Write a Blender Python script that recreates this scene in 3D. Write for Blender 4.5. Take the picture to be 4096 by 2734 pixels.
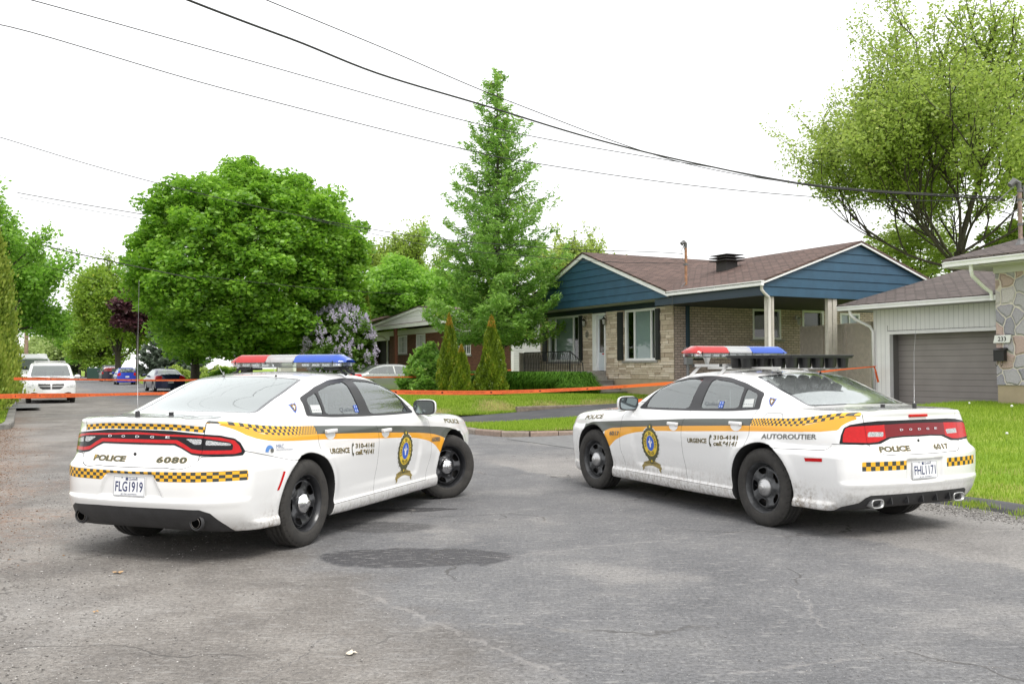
import bpy, math, random
import numpy as np
from mathutils import Vector, Matrix, Euler
for o in list(bpy.data.objects): bpy.data.objects.remove(o)
S = bpy.context.scene
COL = S.collection
random.seed(7); RNG = np.random.default_rng(11)
R = math.radians
# ---------------------------------------------------------------- camera
cd = bpy.data.cameras.new("camera"); cam = bpy.data.objects.new("camera", cd); COL.objects.link(cam)
cd.sensor_width = 36; cd.lens = 32.81; cd.clip_end = 2000; cd.clip_start = 0.1
PITCH, ROLL, CAMH = R(1.516), R(-0.207), 1.496
cam.matrix_world = Matrix.Translation((0, 0, CAMH)) @ Matrix.Rotation(PITCH, 4, 'X') @ Matrix.Rotation(R(90), 4, 'X') @ Matrix.Rotation(ROLL, 4, 'Z')
S.camera = cam
# ---------------------------------------------------------------- sky and sun (bright overcast)
SUN_EL, SUN_ROT = R(58), R(150)
w = bpy.data.worlds.new("World"); S.world = w; w.use_nodes = True
nt = w.node_tree; bg = nt.nodes['Background']
sky = nt.nodes.new('ShaderNodeTexSky'); sky.sky_type = 'NISHITA'; sky.sun_disc = False
sky.sun_elevation = SUN_EL; sky.sun_rotation = SUN_ROT; sky.dust_density = 4
sc = nt.nodes.new('ShaderNodeVectorMath'); sc.operation = 'SCALE'; sc.inputs[3].default_value = 0.10
nt.links.new(sky.outputs[0], sc.inputs[0])
mx = nt.nodes.new('ShaderNodeMix'); mx.data_type = 'RGBA'; mx.inputs[0].default_value = 0.88
nt.links.new(sc.outputs[0], mx.inputs[6]); mx.inputs[7].default_value = (1.0, 1.0, 1.0, 1)
nt.links.new(mx.outputs[2], bg.inputs[0]); bg.inputs[1].default_value = 1.0
sl = bpy.data.lights.new("sun", 'SUN'); sl.energy = 1.5; sl.angle = R(25); sl.color = (1, 0.97, 0.92)
so = bpy.data.objects.new("sun", sl); COL.objects.link(so)
so.rotation_euler = (R(90) - SUN_EL, 0, R(180) - SUN_ROT)
S.view_settings.view_transform = 'Standard'; S.view_settings.look = 'None'; S.view_settings.gamma = 1
S.view_settings.exposure = 0.70
S.render.film_transparent = False
S.cycles.max_bounces = 8; S.cycles.transparent_max_bounces = 12
# ---------------------------------------------------------------- helpers
def tag(o, label=None, cat=None, group=None, kind=None):
    if label: o['label'] = label
    if cat: o['category'] = cat
    if group: o['group'] = group
    if kind: o['kind'] = kind
    return o
def thing(name, label, cat, loc=(0, 0, 0), rz=0, group=None):
    o = bpy.data.objects.new(name, None); COL.objects.link(o); o.empty_display_size = .2
    o.location = loc; o.rotation_euler = (0, 0, rz)
    return tag(o, label, cat, group)
def copy_tree(o, parent=None):
    c = o.copy(); COL.objects.link(c)
    if parent is not None: c.parent = parent
    for ch in o.children: copy_tree(ch, c)
    return c
MATS = {}
class NB:
    """small node helper"""
    def __init__(s, m): s.m = m; m.use_nodes = True; s.t = m.node_tree; s.n = s.t.nodes; s.l = s.t.links; s.p = s.n['Principled BSDF']; s.out = s.n['Material Output']; s._c = {}
    def link(s, a, b): s.l.new(a, b)
    def coord(s, w='Object'):
        if 'tc' not in s._c: s._c['tc'] = s.n.new('ShaderNodeTexCoord')
        return s._c['tc'].outputs[w]
    def xyz(s, v):
        n = s.n.new('ShaderNodeSeparateXYZ'); s.link(v, n.inputs[0]); return n.outputs
    def comb(s, x=0, y=0, z=0):
        n = s.n.new('ShaderNodeCombineXYZ')
        for i, v in enumerate((x, y, z)):
            if isinstance(v, (int, float)): n.inputs[i].default_value = v
            else: s.link(v, n.inputs[i])
        return n.outputs[0]
    def math(s, op, a, b=0, c=None, clamp=False):
        n = s.n.new('ShaderNodeMath'); n.operation = op; n.use_clamp = clamp
        for i, v in enumerate((a, b) + ((c,) if c is not None else ())):
            if isinstance(v, (int, float)): n.inputs[i].default_value = v
            else: s.link(v, n.inputs[i])
        return n.outputs[0]
    def noise(s, scale, detail=4, rough=.5, vec=None, dist=0):
        n = s.n.new('ShaderNodeTexNoise'); n.inputs['Scale'].default_value = scale; n.inputs['Detail'].default_value = detail
        n.inputs['Roughness'].default_value = rough; n.inputs['Distortion'].default_value = dist
        s.link(vec if vec is not None else s.coord(), n.inputs['Vector']); return n.outputs['Fac']
    def voro(s, scale, feature='F1', vec=None, rnd=1):
        n = s.n.new('ShaderNodeTexVoronoi'); n.feature = feature; n.inputs['Scale'].default_value = scale; n.inputs['Randomness'].default_value = rnd
        s.link(vec if vec is not None else s.coord(), n.inputs['Vector']); return n.outputs
    def ramp(s, f, stops, interp='LINEAR'):
        n = s.n.new('ShaderNodeValToRGB'); e = n.color_ramp.elements; n.color_ramp.interpolation = interp
        while len(e) < len(stops): e.new(.5)
        for k, (p, c) in enumerate(stops):
            e[k].position = p; e[k].color = (*c, 1) if not isinstance(c, (int, float)) else (c, c, c, 1)
        s.link(f, n.inputs[0]); return n.outputs[0]
    def step(s, v, a, b):
        n = s.n.new('ShaderNodeMapRange'); n.interpolation_type = 'SMOOTHSTEP'; s.link(v, n.inputs[0])
        n.inputs[1].default_value = a; n.inputs[2].default_value = b; n.inputs[3].default_value = 0; n.inputs[4].default_value = 1
        return n.outputs[0]
    def mix(s, f, a, b, mode='MIX'):
        n = s.n.new('ShaderNodeMix'); n.data_type = 'RGBA'; n.blend_type = mode
        for i, v in ((0, f), (6, a), (7, b)):
            if isinstance(v, (int, float)): n.inputs[i].default_value = v
            elif isinstance(v, tuple): n.inputs[i].default_value = (*v, 1)
            else: s.link(v, n.inputs[i])
        return n.outputs[2]
    def bump(s, h, strength=.3, dist=.01):
        n = s.n.new('ShaderNodeBump'); n.inputs['Strength'].default_value = strength; n.inputs['Distance'].default_value = dist
        s.link(h, n.inputs['Height']); s.link(n.outputs[0], s.p.inputs['Normal'])
    def attr(s, name):
        n = s.n.new('ShaderNodeAttribute'); n.attribute_name = name; return n.outputs
    def base(s, c):
        if isinstance(c, tuple): s.p.inputs['Base Color'].default_value = (*c, 1)
        else: s.link(c, s.p.inputs['Base Color'])
def mat(name, col=(.5, .5, .5), rough=.6, metal=0, var=0, vscale=6, bump=0, bscale=60, coat=0, spec=None, fn=None):
    if name in MATS: return MATS[name]
    m = bpy.data.materials.new(name); b = NB(m)
    b.p.inputs['Roughness'].default_value = rough; b.p.inputs['Metallic'].default_value = metal
    if spec is not None: b.p.inputs['Specular IOR Level'].default_value = spec
    if coat: b.p.inputs['Coat Weight'].default_value = coat; b.p.inputs['Coat Roughness'].default_value = .06
    if var:
        f = b.noise(vscale, 6, .6)
        lo = tuple(c * (1 - var) for c in col); hi = tuple(min(1, c * (1 + var)) for c in col)
        b.base(b.ramp(f, [(.3, lo), (.7, hi)]))
    else: b.base(tuple(col))
    if bump: b.bump(b.noise(bscale, 5, .6), bump, .01)
    if fn: fn(b)
    MATS[name] = m; return m
def new_obj(name, V, Fc, mats, parent=None, smooth=True, mid=None, normals=None, uv=None, attr=None):
    """V (n,3) array; Fc list of faces or (m,3|4) int array"""
    me = bpy.data.meshes.new(name)
    V = np.asarray(V, dtype=np.float32).reshape(-1, 3)
    if isinstance(Fc, np.ndarray):
        k = Fc.shape[1] if len(Fc) else 3; m = len(Fc)
        me.vertices.add(len(V)); me.vertices.foreach_set('co', V.ravel())
        me.loops.add(m * k); me.loops.foreach_set('vertex_index', Fc.astype(np.int32).ravel())
        me.polygons.add(m); me.polygons.foreach_set('loop_start', np.arange(0, m * k, k, dtype=np.int32))
        me.polygons.foreach_set('loop_total', np.full(m, k, dtype=np.int32))
        loopv = Fc.ravel()
    else:
        me.from_pydata([tuple(map(float, v)) for v in V], [], [tuple(int(i) for i in f) for f in Fc]); m = len(Fc)
        loopv = np.array([i for f in Fc for i in f], dtype=np.int64)
    if not isinstance(mats, (list, tuple)): mats = [mats]
    for a in mats: me.materials.append(a)
    if mid is not None and len(mats) > 1: me.polygons.foreach_set('material_index', np.asarray(mid, dtype=np.int32))
    if uv is not None:
        ul = me.uv_layers.new(name='UVMap'); ul.data.foreach_set('uv', np.asarray(uv, dtype=np.float32)[loopv].ravel())
    if attr is not None:
        for kname, (dom, arr) in attr.items():
            at = me.attributes.new(kname, 'FLOAT', dom); at.data.foreach_set('value', np.asarray(arr, dtype=np.float32))
    me.update(calc_edges=True); me.validate(clean_customdata=False)
    if smooth: me.polygons.foreach_set('use_smooth', np.ones(len(me.polygons), dtype=bool))
    if normals is not None and smooth and len(me.vertices) == len(V):
        me.normals_split_custom_set_from_vertices([tuple(map(float, n)) for n in normals])
    o = bpy.data.objects.new(name, me); COL.objects.link(o)
    if parent is not None: o.parent = parent
    return o
def rotm(rx=0, ry=0, rz=0): return np.array(Euler((rx, ry, rz)).to_matrix())
class MB:
    """collects shapes into one mesh"""
    def __init__(s): s.V = []; s.F = []; s.M = []; s.n = 0; s.A = []
    def add(s, V, F, m=0, a=None):
        V = np.asarray(V, float).reshape(-1, 3)
        s.V.append(V); s.F += [tuple(int(i) + s.n for i in f) for f in F]; s.M += [m] * len(F); s.n += len(V)
        s.A += [random.random() if a is None else a] * len(F)
    def box(s, x0, x1, y0, y1, z0, z1, m=0, a=None, T=None):
        V = np.array([(x, y, z) for z in (z0, z1) for y in (y0, y1) for x in (x0, x1)], float)
        if T is not None: V = V @ T[0].T + T[1]
        s.add(V, [(0, 2, 3, 1), (4, 5, 7, 6), (0, 1, 5, 4), (2, 6, 7, 3), (0, 4, 6, 2), (1, 3, 7, 5)], m, a)
    def rbox(s, x0, x1, y0, y1, z0, z1, r=.02, m=0, T=None):
        """box with bevelled edges"""
        xs = [x0, x0 + r, x1 - r, x1]; ys = [y0, y0 + r, y1 - r, y1]; zs = [z0, z0 + r, z1 - r, z1]
        bm = __import__('bmesh').new(); import bmesh
        bmesh.ops.create_cube(bm, size=1)
        for v in bm.verts: v.co = Vector(((x0 + x1) / 2 + v.co.x * (x1 - x0), (y0 + y1) / 2 + v.co.y * (y1 - y0), (z0 + z1) / 2 + v.co.z * (z1 - z0)))
        bmesh.ops.bevel(bm, geom=list(bm.edges), offset=r, segments=3, profile=.5, affect='EDGES')
        bm.verts.index_update(); V = np.array([tuple(v.co) for v in bm.verts]); F = [tuple(v.index for v in f.verts) for f in bm.faces]; bm.free()
        if T is not None: V = V @ T[0].T + T[1]
        s.add(V, F, m)
    def tube(s, pts, r, n=8, m=0, cap=True):
        P = np.array(pts, float); k = len(P); rr = np.full(k, r) if np.isscalar(r) else np.array(r, float)
        V = []; up = np.array([0, 0, 1.])
        d = np.gradient(P, axis=0)
        for i in range(k):
            t = d[i] / (np.linalg.norm(d[i]) + 1e-9); a = np.cross(t, up)
            if np.linalg.norm(a) < .05: a = np.cross(t, [1., 0, 0])
            a /= np.linalg.norm(a); b = np.cross(t, a)
            for j in range(n):
                an = 2 * math.pi * j / n; V.append(P[i] + rr[i] * (a * math.cos(an) + b * math.sin(an)))
        F = [(i * n + j, i * n + (j + 1) % n, (i + 1) * n + (j + 1) % n, (i + 1) * n + j) for i in range(k - 1) for j in range(n)]
        if cap: F += [tuple(range(n)), tuple(range((k - 1) * n, k * n))[::-1]]
        s.add(V, F, m)
    def lathe(s, prof, n=24, axis='z', c=(0, 0, 0), m=0, T=None):
        """prof: (radius, height) pairs"""
        V = []
        for (r, h) in prof:
            for j in range(n):
                a = 2 * math.pi * j / n; x, y = r * math.cos(a), r * math.sin(a)
                V.append({'z': (x, y, h), 'y': (x, h, y), 'x': (h, x, y)}[axis])
        F = [(i * n + j, i * n + (j + 1) % n, (i + 1) * n + (j + 1) % n, (i + 1) * n + j) for i in range(len(prof) - 1) for j in range(n)]
        V = np.array(V) + np.array(c)
        if T is not None: V = V @ T[0].T + T[1]
        s.add(V, F, m)
    def ell(s, c, r, n=12, m=0):
        pr = [(max(1e-4, math.cos(t)), math.sin(t)) for t in np.linspace(-math.pi / 2, math.pi / 2, n)]
        V = []; k = n * 2
        for (a, h) in pr:
            for j in range(k):
                an = 2 * math.pi * j / k; V.append((c[0] + r[0] * a * math.cos(an), c[1] + r[1] * a * math.sin(an), c[2] + r[2] * h))
        F = [(i * k + j, i * k + (j + 1) % k, (i + 1) * k + (j + 1) % k, (i + 1) * k + j) for i in range(n - 1) for j in range(k)]
        s.add(V, F, m)
    def quad(s, a, b, c, d, m=0): s.add([a, b, c, d], [(0, 1, 2, 3)], m)
    def poly(s, pts, m=0): s.add(pts, [tuple(range(len(pts)))], m)
    def extr(s, pts, d, m=0):
        """prism from a 3D polygon and an offset vector"""
        P = np.array(pts, float); k = len(P); Q = P + np.array(d, float)
        F = [tuple(range(k))[::-1], tuple(range(k, 2 * k))] + [(i, (i + 1) % k, k + (i + 1) % k, k + i) for i in range(k)]
        s.add(np.vstack([P, Q]), F, m)
    def build(s, name, mats, parent=None, smooth=False):
        V = np.vstack(s.V)
        return new_obj(name, V, s.F, mats, parent, smooth=smooth, mid=s.M, attr={'rnd': ('FACE', s.A)})
def arc(p0, p1, sag, n=16):
    p0 = np.array(p0, float); p1 = np.array(p1, float)
    return [p0 * (1 - t) + p1 * t - np.array([0, 0, sag * 4 * t * (1 - t)]) for t in np.linspace(0, 1, n)]
# the street grid: local x = across the street (to the right), local y = along it (away)
GA = R(27.7); GU = np.array([-math.sin(GA), math.cos(GA), 0]); GW = np.array([math.cos(GA), math.sin(GA), 0])
def ts(t, s, z=0.0): return GW * t + GU * s + np.array([0, 0, z])
# ---------------------------------------------------------------- implicit surface mesher and clipping
def crv(x, xs, ys):
    xs = np.array(xs, float); ys = np.array(ys, float); h = np.diff(xs); d = np.diff(ys) / h
    m = np.empty_like(ys); m[0] = d[0]; m[-1] = d[-1]
    for i in range(1, len(ys) - 1):
        m[i] = 0 if d[i - 1] * d[i] <= 0 else (d[i - 1] * h[i] + d[i] * h[i - 1]) / (h[i] + h[i - 1])
    x = np.clip(x, xs[0], xs[-1]); i = np.clip(np.searchsorted(xs, x, side='right') - 1, 0, len(xs) - 2)
    t = (x - xs[i]) / h[i]; t2 = t * t; t3 = t2 * t
    return (2 * t3 - 3 * t2 + 1) * ys[i] + (t3 - 2 * t2 + t) * h[i] * m[i] + (-2 * t3 + 3 * t2) * ys[i + 1] + (t3 - t2) * h[i] * m[i + 1]
def smax(a, b, k):
    h = np.maximum(k - np.abs(a - b), 0) / k
    return np.maximum(a, b) + h * h * k * .25
def sstep(x, a, b):
    t = np.clip((x - a) / (b - a), 0, 1); return t * t * (3 - 2 * t)
def grad(F, V, e=1e-3):
    G = np.empty_like(V)
    for i in range(3):
        d = np.zeros(3); d[i] = e; G[:, i] = (F(V + d) - F(V - d)) / (2 * e)
    return G
def isomesh(F, lo, hi, h, thr=.16):
    lo = np.array(lo, float); hi = np.array(hi, float); K = 4
    n = (np.ceil((hi - lo) / (h * K)).astype(int)) * K + 1
    ax = [lo[i] + h * np.arange(n[i]) for i in range(3)]
    cx = np.stack(np.meshgrid(*[a[::K] for a in ax], indexing='ij'), -1)
    cv = F(cx)
    near = np.abs(cv) < thr + h * K
    full = np.repeat(np.repeat(np.repeat(cv.astype(np.float32), K, 0), K, 1), K, 2)[:n[0] + K - 1, :n[1] + K - 1, :n[2] + K - 1]
    nm = np.repeat(np.repeat(np.repeat(near, K, 0), K, 1), K, 2)
    off = K // 2
    full = np.pad(full, ((0, K), (0, K), (0, K)), mode='edge')[off:off + n[0], off:off + n[1], off:off + n[2]]
    nm = np.pad(nm, ((0, K), (0, K), (0, K)), mode='edge')[off:off + n[0], off:off + n[1], off:off + n[2]]
    idx = np.argwhere(nm)
    P = np.stack([ax[i][idx[:, i]] for i in range(3)], -1)
    full[nm] = F(P)
    s = full < 0
    ins = s[:-1, :-1, :-1].astype(np.int8)
    c = sum(s[i:n[0] - 1 + i, j:n[1] - 1 + j, k:n[2] - 1 + k].astype(np.int8) for i in (0, 1) for j in (0, 1) for k in (0, 1))
    act = (c > 0) & (c < 8)
    vid = -np.ones(act.shape, int); vid[act] = np.arange(act.sum())
    cid = np.argwhere(act); V = lo + h * (cid + .5)
    for it in range(4):
        f = F(V); G = grad(F, V); st = G * (f / np.maximum((G ** 2).sum(1), .05))[:, None]
        ln = np.linalg.norm(st, axis=1); st *= np.minimum(1, .8 * h / np.maximum(ln, 1e-9))[:, None]; V = V - st
    Q = []
    a, b = s[:-1, 1:-1, 1:-1], s[1:, 1:-1, 1:-1]
    for axis in range(3):
        sl = [slice(1, -1)] * 3; s0 = list(sl); s1 = list(sl); s0[axis] = slice(0, -1); s1[axis] = slice(1, None)
        a = s[tuple(s0)]; b = s[tuple(s1)]; e = np.argwhere(a != b); fl = a[tuple(e.T)]
        e = e + 1; e[:, axis] -= 1
        u, v = [(1, 2), (2, 0), (0, 1)][axis]
        def cell(du, dv):
            q = e.copy(); q[:, u] += du; q[:, v] += dv; return vid[tuple(q.T)]
        q = np.stack([cell(-1, -1), cell(0, -1), cell(0, 0), cell(-1, 0)], 1)
        q[~fl] = q[~fl][:, ::-1]; Q.append(q)
    Q = np.vstack(Q); Q = Q[(Q >= 0).all(1)]
    T = np.vstack([Q[:, [0, 1, 2]], Q[:, [0, 2, 3]]])
    return V, T
class TM:
    """triangle mesh that can be cut by scalar fields"""
    def __init__(s, V, T, M=None): s.V = V; s.T = T; s.M = np.zeros(len(T), int) if M is None else M
    def clean(s):
        used = np.unique(s.T); mp = -np.ones(len(s.V), int); mp[used] = np.arange(len(used))
        return TM(s.V[used], mp[s.T], s.M) if len(s.T) else TM(np.zeros((0, 3)), s.T, s.M)
    def faces(s, mask): return TM(s.V, s.T[mask], s.M[mask]).clean()
    def clip(s, g):
        if len(s.T) == 0: return s, s
        g = np.where(np.abs(g) < 1e-6, 1e-6, g); ins = g < 0; k = ins[s.T].sum(1)
        fin = s.T[k == 3]; fout = s.T[k == 0]; Vn = [s.V]; base = len(s.V)
        In = [fin]; Out = [fout]; Mi = [s.M[k == 3]]; Mo = [s.M[k == 0]]
        mixed = s.T[(k == 1) | (k == 2)]; mm = s.M[(k == 1) | (k == 2)]; km = k[(k == 1) | (k == 2)]
        if len(mixed):
            lone = np.where(km[:, None] == 1, ins[mixed], ~ins[mixed]); j = lone.argmax(1); r = np.arange(len(mixed))
            a = mixed[r, j]; b = mixed[r, (j + 1) % 3]; c = mixed[r, (j + 2) % 3]
            def cut(p, q):
                lo = np.minimum(p, q); hi = np.maximum(p, q); return np.stack([lo, hi], 1)
            E = np.vstack([cut(a, b), cut(a, c)]); ue, inv = np.unique(E, axis=0, return_inverse=True); inv = inv.ravel()
            t = g[ue[:, 0]] / (g[ue[:, 0]] - g[ue[:, 1]])
            Vn.append(s.V[ue[:, 0]] * (1 - t[:, None]) + s.V[ue[:, 1]] * t[:, None])
            ab = base + inv[:len(a)]; ac = base + inv[len(a):]
            t1 = np.stack([a, ab, ac], 1); t2 = np.vstack([np.stack([ab, b, c], 1), np.stack([ab, c, ac], 1)])
            one = km == 1; o2 = np.concatenate([one, one]); m2 = np.concatenate([mm, mm])
            In += [t1[one], t2[~o2]]; Mi += [mm[one], m2[~o2]]; Out += [t1[~one], t2[o2]]; Mo += [mm[~one], m2[o2]]
        V = np.vstack(Vn)
        return TM(V, np.vstack(In), np.concatenate(Mi)).clean(), TM(V, np.vstack(Out), np.concatenate(Mo)).clean()
    @staticmethod
    def cat(L):
        V = []; T = []; M = []; n = 0
        for m in L:
            if len(m.T) == 0: continue
            V.append(m.V); T.append(m.T + n); M.append(m.M); n += len(m.V)
        return TM(np.vstack(V), np.vstack(T), np.concatenate(M)) if V else TM(np.zeros((0, 3)), np.zeros((0, 3), int), np.zeros(0, int))
    def paint(s, g, mid):
        a, b = s.clip(g)
        if len(a.M): a.M[:] = mid
        return TM.cat([b, a])
def polysd(px, py, poly):
    """signed distance to a polygon, negative inside"""
    P = np.array(poly, float); Q = np.roll(P, -1, axis=0); d = np.full(px.shape, 1e9); ins = np.zeros(px.shape, bool)
    for (x1, y1), (x2, y2) in zip(P, Q):
        ex, ey = x2 - x1, y2 - y1; wx, wy = px - x1, py - y1
        t = np.clip((wx * ex + wy * ey) / (ex * ex + ey * ey + 1e-12), 0, 1)
        d = np.minimum(d, (wx - ex * t) ** 2 + (wy - ey * t) ** 2)
        c = ((y1 > py) != (y2 > py)) & (px < (x2 - x1) * (py - y1) / ((y2 - y1) + 1e-12) + x1); ins ^= c
    return np.where(ins, -1, 1) * np.sqrt(d)
def put(m, name, mats, parent, F=None, offset=0, uv=None, smooth=True):
    if len(m.T) == 0: return None
    N = None; V = m.V
    if F is not None:
        N = grad(F, V); N /= np.maximum(np.linalg.norm(N, axis=1), 1e-9)[:, None]
        if offset: V = V + N * offset
    return new_obj(name, V, m.T, mats, parent, smooth=smooth, mid=m.M, normals=N if (N is not None and abs(offset) < .05) else None, uv=uv(m.V) if uv else None)
def text2d(s, shear=0, bold=0.0, space=1.0, full=False, ref=None):
    """a string as flat triangles, scaled to the unit box; returns verts (n,2), faces, aspect (w/h)"""
    c = bpy.data.curves.new('t', 'FONT'); c.body = s; c.resolution_u = 3; c.shear = shear; c.offset = bold; c.space_character = space
    o = bpy.data.objects.new('t', c); COL.objects.link(o)
    dg = bpy.context.evaluated_depsgraph_get(); dg.update(); me = bpy.data.meshes.new_from_object(o.evaluated_get(dg))
    V = np.array([(v.co.x, v.co.y) for v in me.vertices], float); F = [tuple(p.vertices) for p in me.polygons]
    bpy.data.objects.remove(o); bpy.data.curves.remove(c); bpy.data.meshes.remove(me)
    lo, hi = (V.min(0), V.max(0)) if ref is None else ref; A = (hi[0] - lo[0]) / max(hi[1] - lo[1], 1e-6)
    if full: return (V - lo) / (hi - lo), F, A, (lo, hi)
    return (V - lo) / (hi - lo), F, A
# ---------------------------------------------------------------- the two patrol cars
VAR = [0]
def WS(x, z):
    s = crv(z, [.15, .20, .235, .29, .33, .45, .60, .72, .80, .88, .93, .965, 1.0, 1.03, 1.2, 1.39, 1.5], [.86, .905, .922, .930, .916, .928, .944, .947, .945, .938, .928, .910, .890, .873, .80, .685, .60])
    up = crv(x, [-1.2, -1.0, -.78, -.35, .13, 1.0, 2.3, 2.9, 3.3, 3.6, 3.85, 4.0], [.74, .80, .872, .935, .972, 1.0, .995, .985, .955, .90, .80, .68])
    lo = crv(x, [-1.2, -1.05, -.92, -.78, -.35, .0, .4, 2.4, 3.0, 3.3, 3.6, 3.85, 4.0], [.80, .86, .902, .93, .985, 1.003, 1, 1, 1.002, .985, .93, .85, .76])
    b = sstep(z, .70, .80)
    sc = .013 * sstep(x, 2.16 - .25 * np.maximum(.6 - z, 0), 2.06 - .25 * np.maximum(.6 - z, 0)) * sstep(z, .365, .43) * (1 - sstep(z, .60, .80)) * sstep(x, .3, 1.5)
    fl = .010 * (np.exp(-((np.hypot(x, z - .37) - .43) / .05) ** 2) + np.exp(-((np.hypot(x - 2.985, z - .375) - .43) / .05) ** 2)) * sstep(z, .3, .5)
    return s * (lo * (1 - b) + up * b) - sc + fl
def TOPC(x, y):
    a = crv(x, [-2, 0.1, .5, 1.2, 1.8, 4], [-.32, -.32, -.1, .05, .13, .12]); xe = x + a * y * y
    zc = crv(xe, [-1.2, -.98, -.93, -.75, -.50, -.42, -.1, .2, .42, .60, .85, 1.15, 1.35, 1.55, 1.8, 2.1, 2.42, 2.5, 2.9, 3.3, 3.65, 3.85, 3.95, 4.05],
             [1.085, 1.10, 1.107, 1.113, 1.125, 1.142, 1.262, 1.365, 1.420, 1.441, 1.458, 1.458, 1.445, 1.425, 1.345, 1.215, 1.050, 1.024, 1.002, .980, .928, .868, .80, .68])
    k = crv(x, [-1, -.5, .2, 1.2, 1.9, 2.5, 4], [-.03, -.03, -.09, -.08, -.08, -.06, -.05])
    return zc + k * y * y
def XRC(y, z):
    c = crv(z, [.15, .24, .32, .38, .43, .485, .51, .60, .68, .735, .765, .80, .83, .95, 1.045, 1.075, 1.10, 1.14], [-.86, -.93, -1.01, -1.05, -1.070, -1.088, -1.076, -1.080, -1.080, -1.068, -1.035, -1.012, -1.004, -.982, -.968, -.977, -.988, -.988])
    ay = np.abs(y)
    rec = (1 - sstep(ay, .20, .235)) * sstep(z, .475, .50) * (1 - sstep(z, .665, .685))
    if VAR[0]: return c + .135 * y * y + .45 * np.maximum(ay - .5, 0) ** 2 + .022 * rec
    rec = (1 - sstep(ay, .21 + .5 * np.maximum(.66 - z, 0), .245 + .5 * np.maximum(.66 - z, 0))) * sstep(z, .49, .53) * (1 - sstep(z, .675, .70))
    return c + .17 * y * y + 1.3 * np.maximum(ay - .5, 0) ** 2 + .020 * rec
def XFC(y, z): return crv(z, [.15, .22, .35, .5, .62, .72, .85, .95], [3.83, 3.91, 3.96, 3.98, 3.985, 3.975, 3.93, 3.86]) - .42 * y * y
def PF(p):
    x, y, z = p[..., 0], np.abs(p[..., 1]), p[..., 2]
    side = y - WS(x, z); top = (z - TOPC(x, y)) * .85
    kk = .05 + .07 * sstep(x, 2.3, 3.2) + .10 * np.exp(-((x - 1.0) / .9) ** 2) * sstep(z, 1.2, 1.4)
    f = smax(side, top, kk); f = smax(f, XRC(y, z) - x, .04); f = smax(f, x - XFC(y, z), .10)
    f = smax(f, crv(x, [-1.1, -.85, -.5, .3, 2.6, 3.5, 3.9], [.30, .245, .235, .20, .185, .18, .22]) - z, .03)
    for cx, cz, r in ((0., .37, .405), (2.985, .375, .408)):
        d = r - np.hypot(x - cx, z - cz); f = smax(f, np.minimum(d, y - .55), .014)
    return f
def ray_to(P0, D, F, t1=.8, n=60):
    """first hit of rays P0 + t D with the body"""
    P0 = np.asarray(P0, float); t = np.zeros(len(P0)); a = np.zeros(len(P0)); b = np.full(len(P0), t1)
    found = np.zeros(len(P0), bool)
    for k in range(1, n + 1):
        tt = t1 * k / n; f = F(P0 + D * tt); new = (f < 0) & ~found
        b[new] = tt; a[new] = t1 * (k - 1) / n; found |= new
    for _ in range(18):
        m = (a + b) / 2; f = F(P0 + D * m[:, None]); b = np.where(f < 0, m, b); a = np.where(f < 0, a, m)
    return P0 + D * a[:, None]
def on_side(F, sg, off=.0025):
    def f(x, z):
        P = np.stack([x, np.full(len(x), sg * 1.08), z], 1); return ray_to(P, np.array([0, -sg, 0.]), F) + np.array([0, sg * off, 0])
    return f
def on_rear(F, off=.0025):
    def f(y, z):
        P = np.stack([np.full(len(y), -1.3), y, z], 1); return ray_to(P, np.array([1., 0, 0]), F) + np.array([-off, 0, 0])
    return f
def on_top(F, off=.0025):
    def f(x, y):
        P = np.stack([x, y, np.full(len(x), 1.6)], 1); return ray_to(P, np.array([0, 0, -1.]), F) + np.array([0, 0, off])
    return f
def subdiv2d(V, F, lim):
    """split the triangles of a flat decal until no edge is longer than lim"""
    V = [tuple(v) for v in V]; out = []; st = []
    for f in F:
        for k in range(1, len(f) - 1): st.append((f[0], f[k], f[k + 1]))
    cache = {}
    def mid(a, b):
        k = (min(a, b), max(a, b))
        if k not in cache: V.append(tuple((V[a][i] + V[b][i]) / 2 for i in (0, 1))); cache[k] = len(V) - 1
        return cache[k]
    while st:
        a, b, c = st.pop(); L = [math.dist(V[a], V[b]), math.dist(V[b], V[c]), math.dist(V[c], V[a])]; k = L.index(max(L))
        if L[k] <= lim: out.append((a, b, c)); continue
        if k == 0: m = mid(a, b); st += [(a, m, c), (m, b, c)]
        elif k == 1: m = mid(b, c); st += [(a, b, m), (a, m, c)]
        else: m = mid(c, a); st += [(a, b, m), (m, b, c)]
    return np.array(V), out
def decal(mb, V, F, proj, m=0, lim=.06):
    V, F = subdiv2d(V, F, lim); P = proj(V[:, 0], V[:, 1]); mb.add(P, F, m)
def text_on(mb, s, x0, x1, z0, z1, proj, m=0, shear=0, bold=.0, slope=0, outline=None, space=1.0, curve=None):
    V, F, A, bb = text2d(s, shear, bold, space, full=True); U = V.copy()
    U[:, 0] = x0 + V[:, 0] * (x1 - x0); U[:, 1] = z0 + V[:, 1] * (z1 - z0) + slope * (U[:, 0] - x0)
    if outline is not None:
        V2, F2, _, _ = text2d(s, shear, bold + .016, space, full=True, ref=bb)
        W = V2.copy()
        W[:, 0] = x0 + V2[:, 0] * (x1 - x0); W[:, 1] = z0 + V2[:, 1] * (z1 - z0) + slope * (W[:, 0] - x0)
        decal(mb, W, F2, outline[0], outline[1])
    decal(mb, U, F, proj, m)
def disc(cx, cz, rx, rz, n=40, ph=0, scal=0, k=0):
    a = np.linspace(0, 2 * math.pi, n, endpoint=False) + ph; r = 1 + scal * np.cos(k * a)
    return np.stack([cx + rx * r * np.cos(a), cz + rz * r * np.sin(a)], 1)
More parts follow.
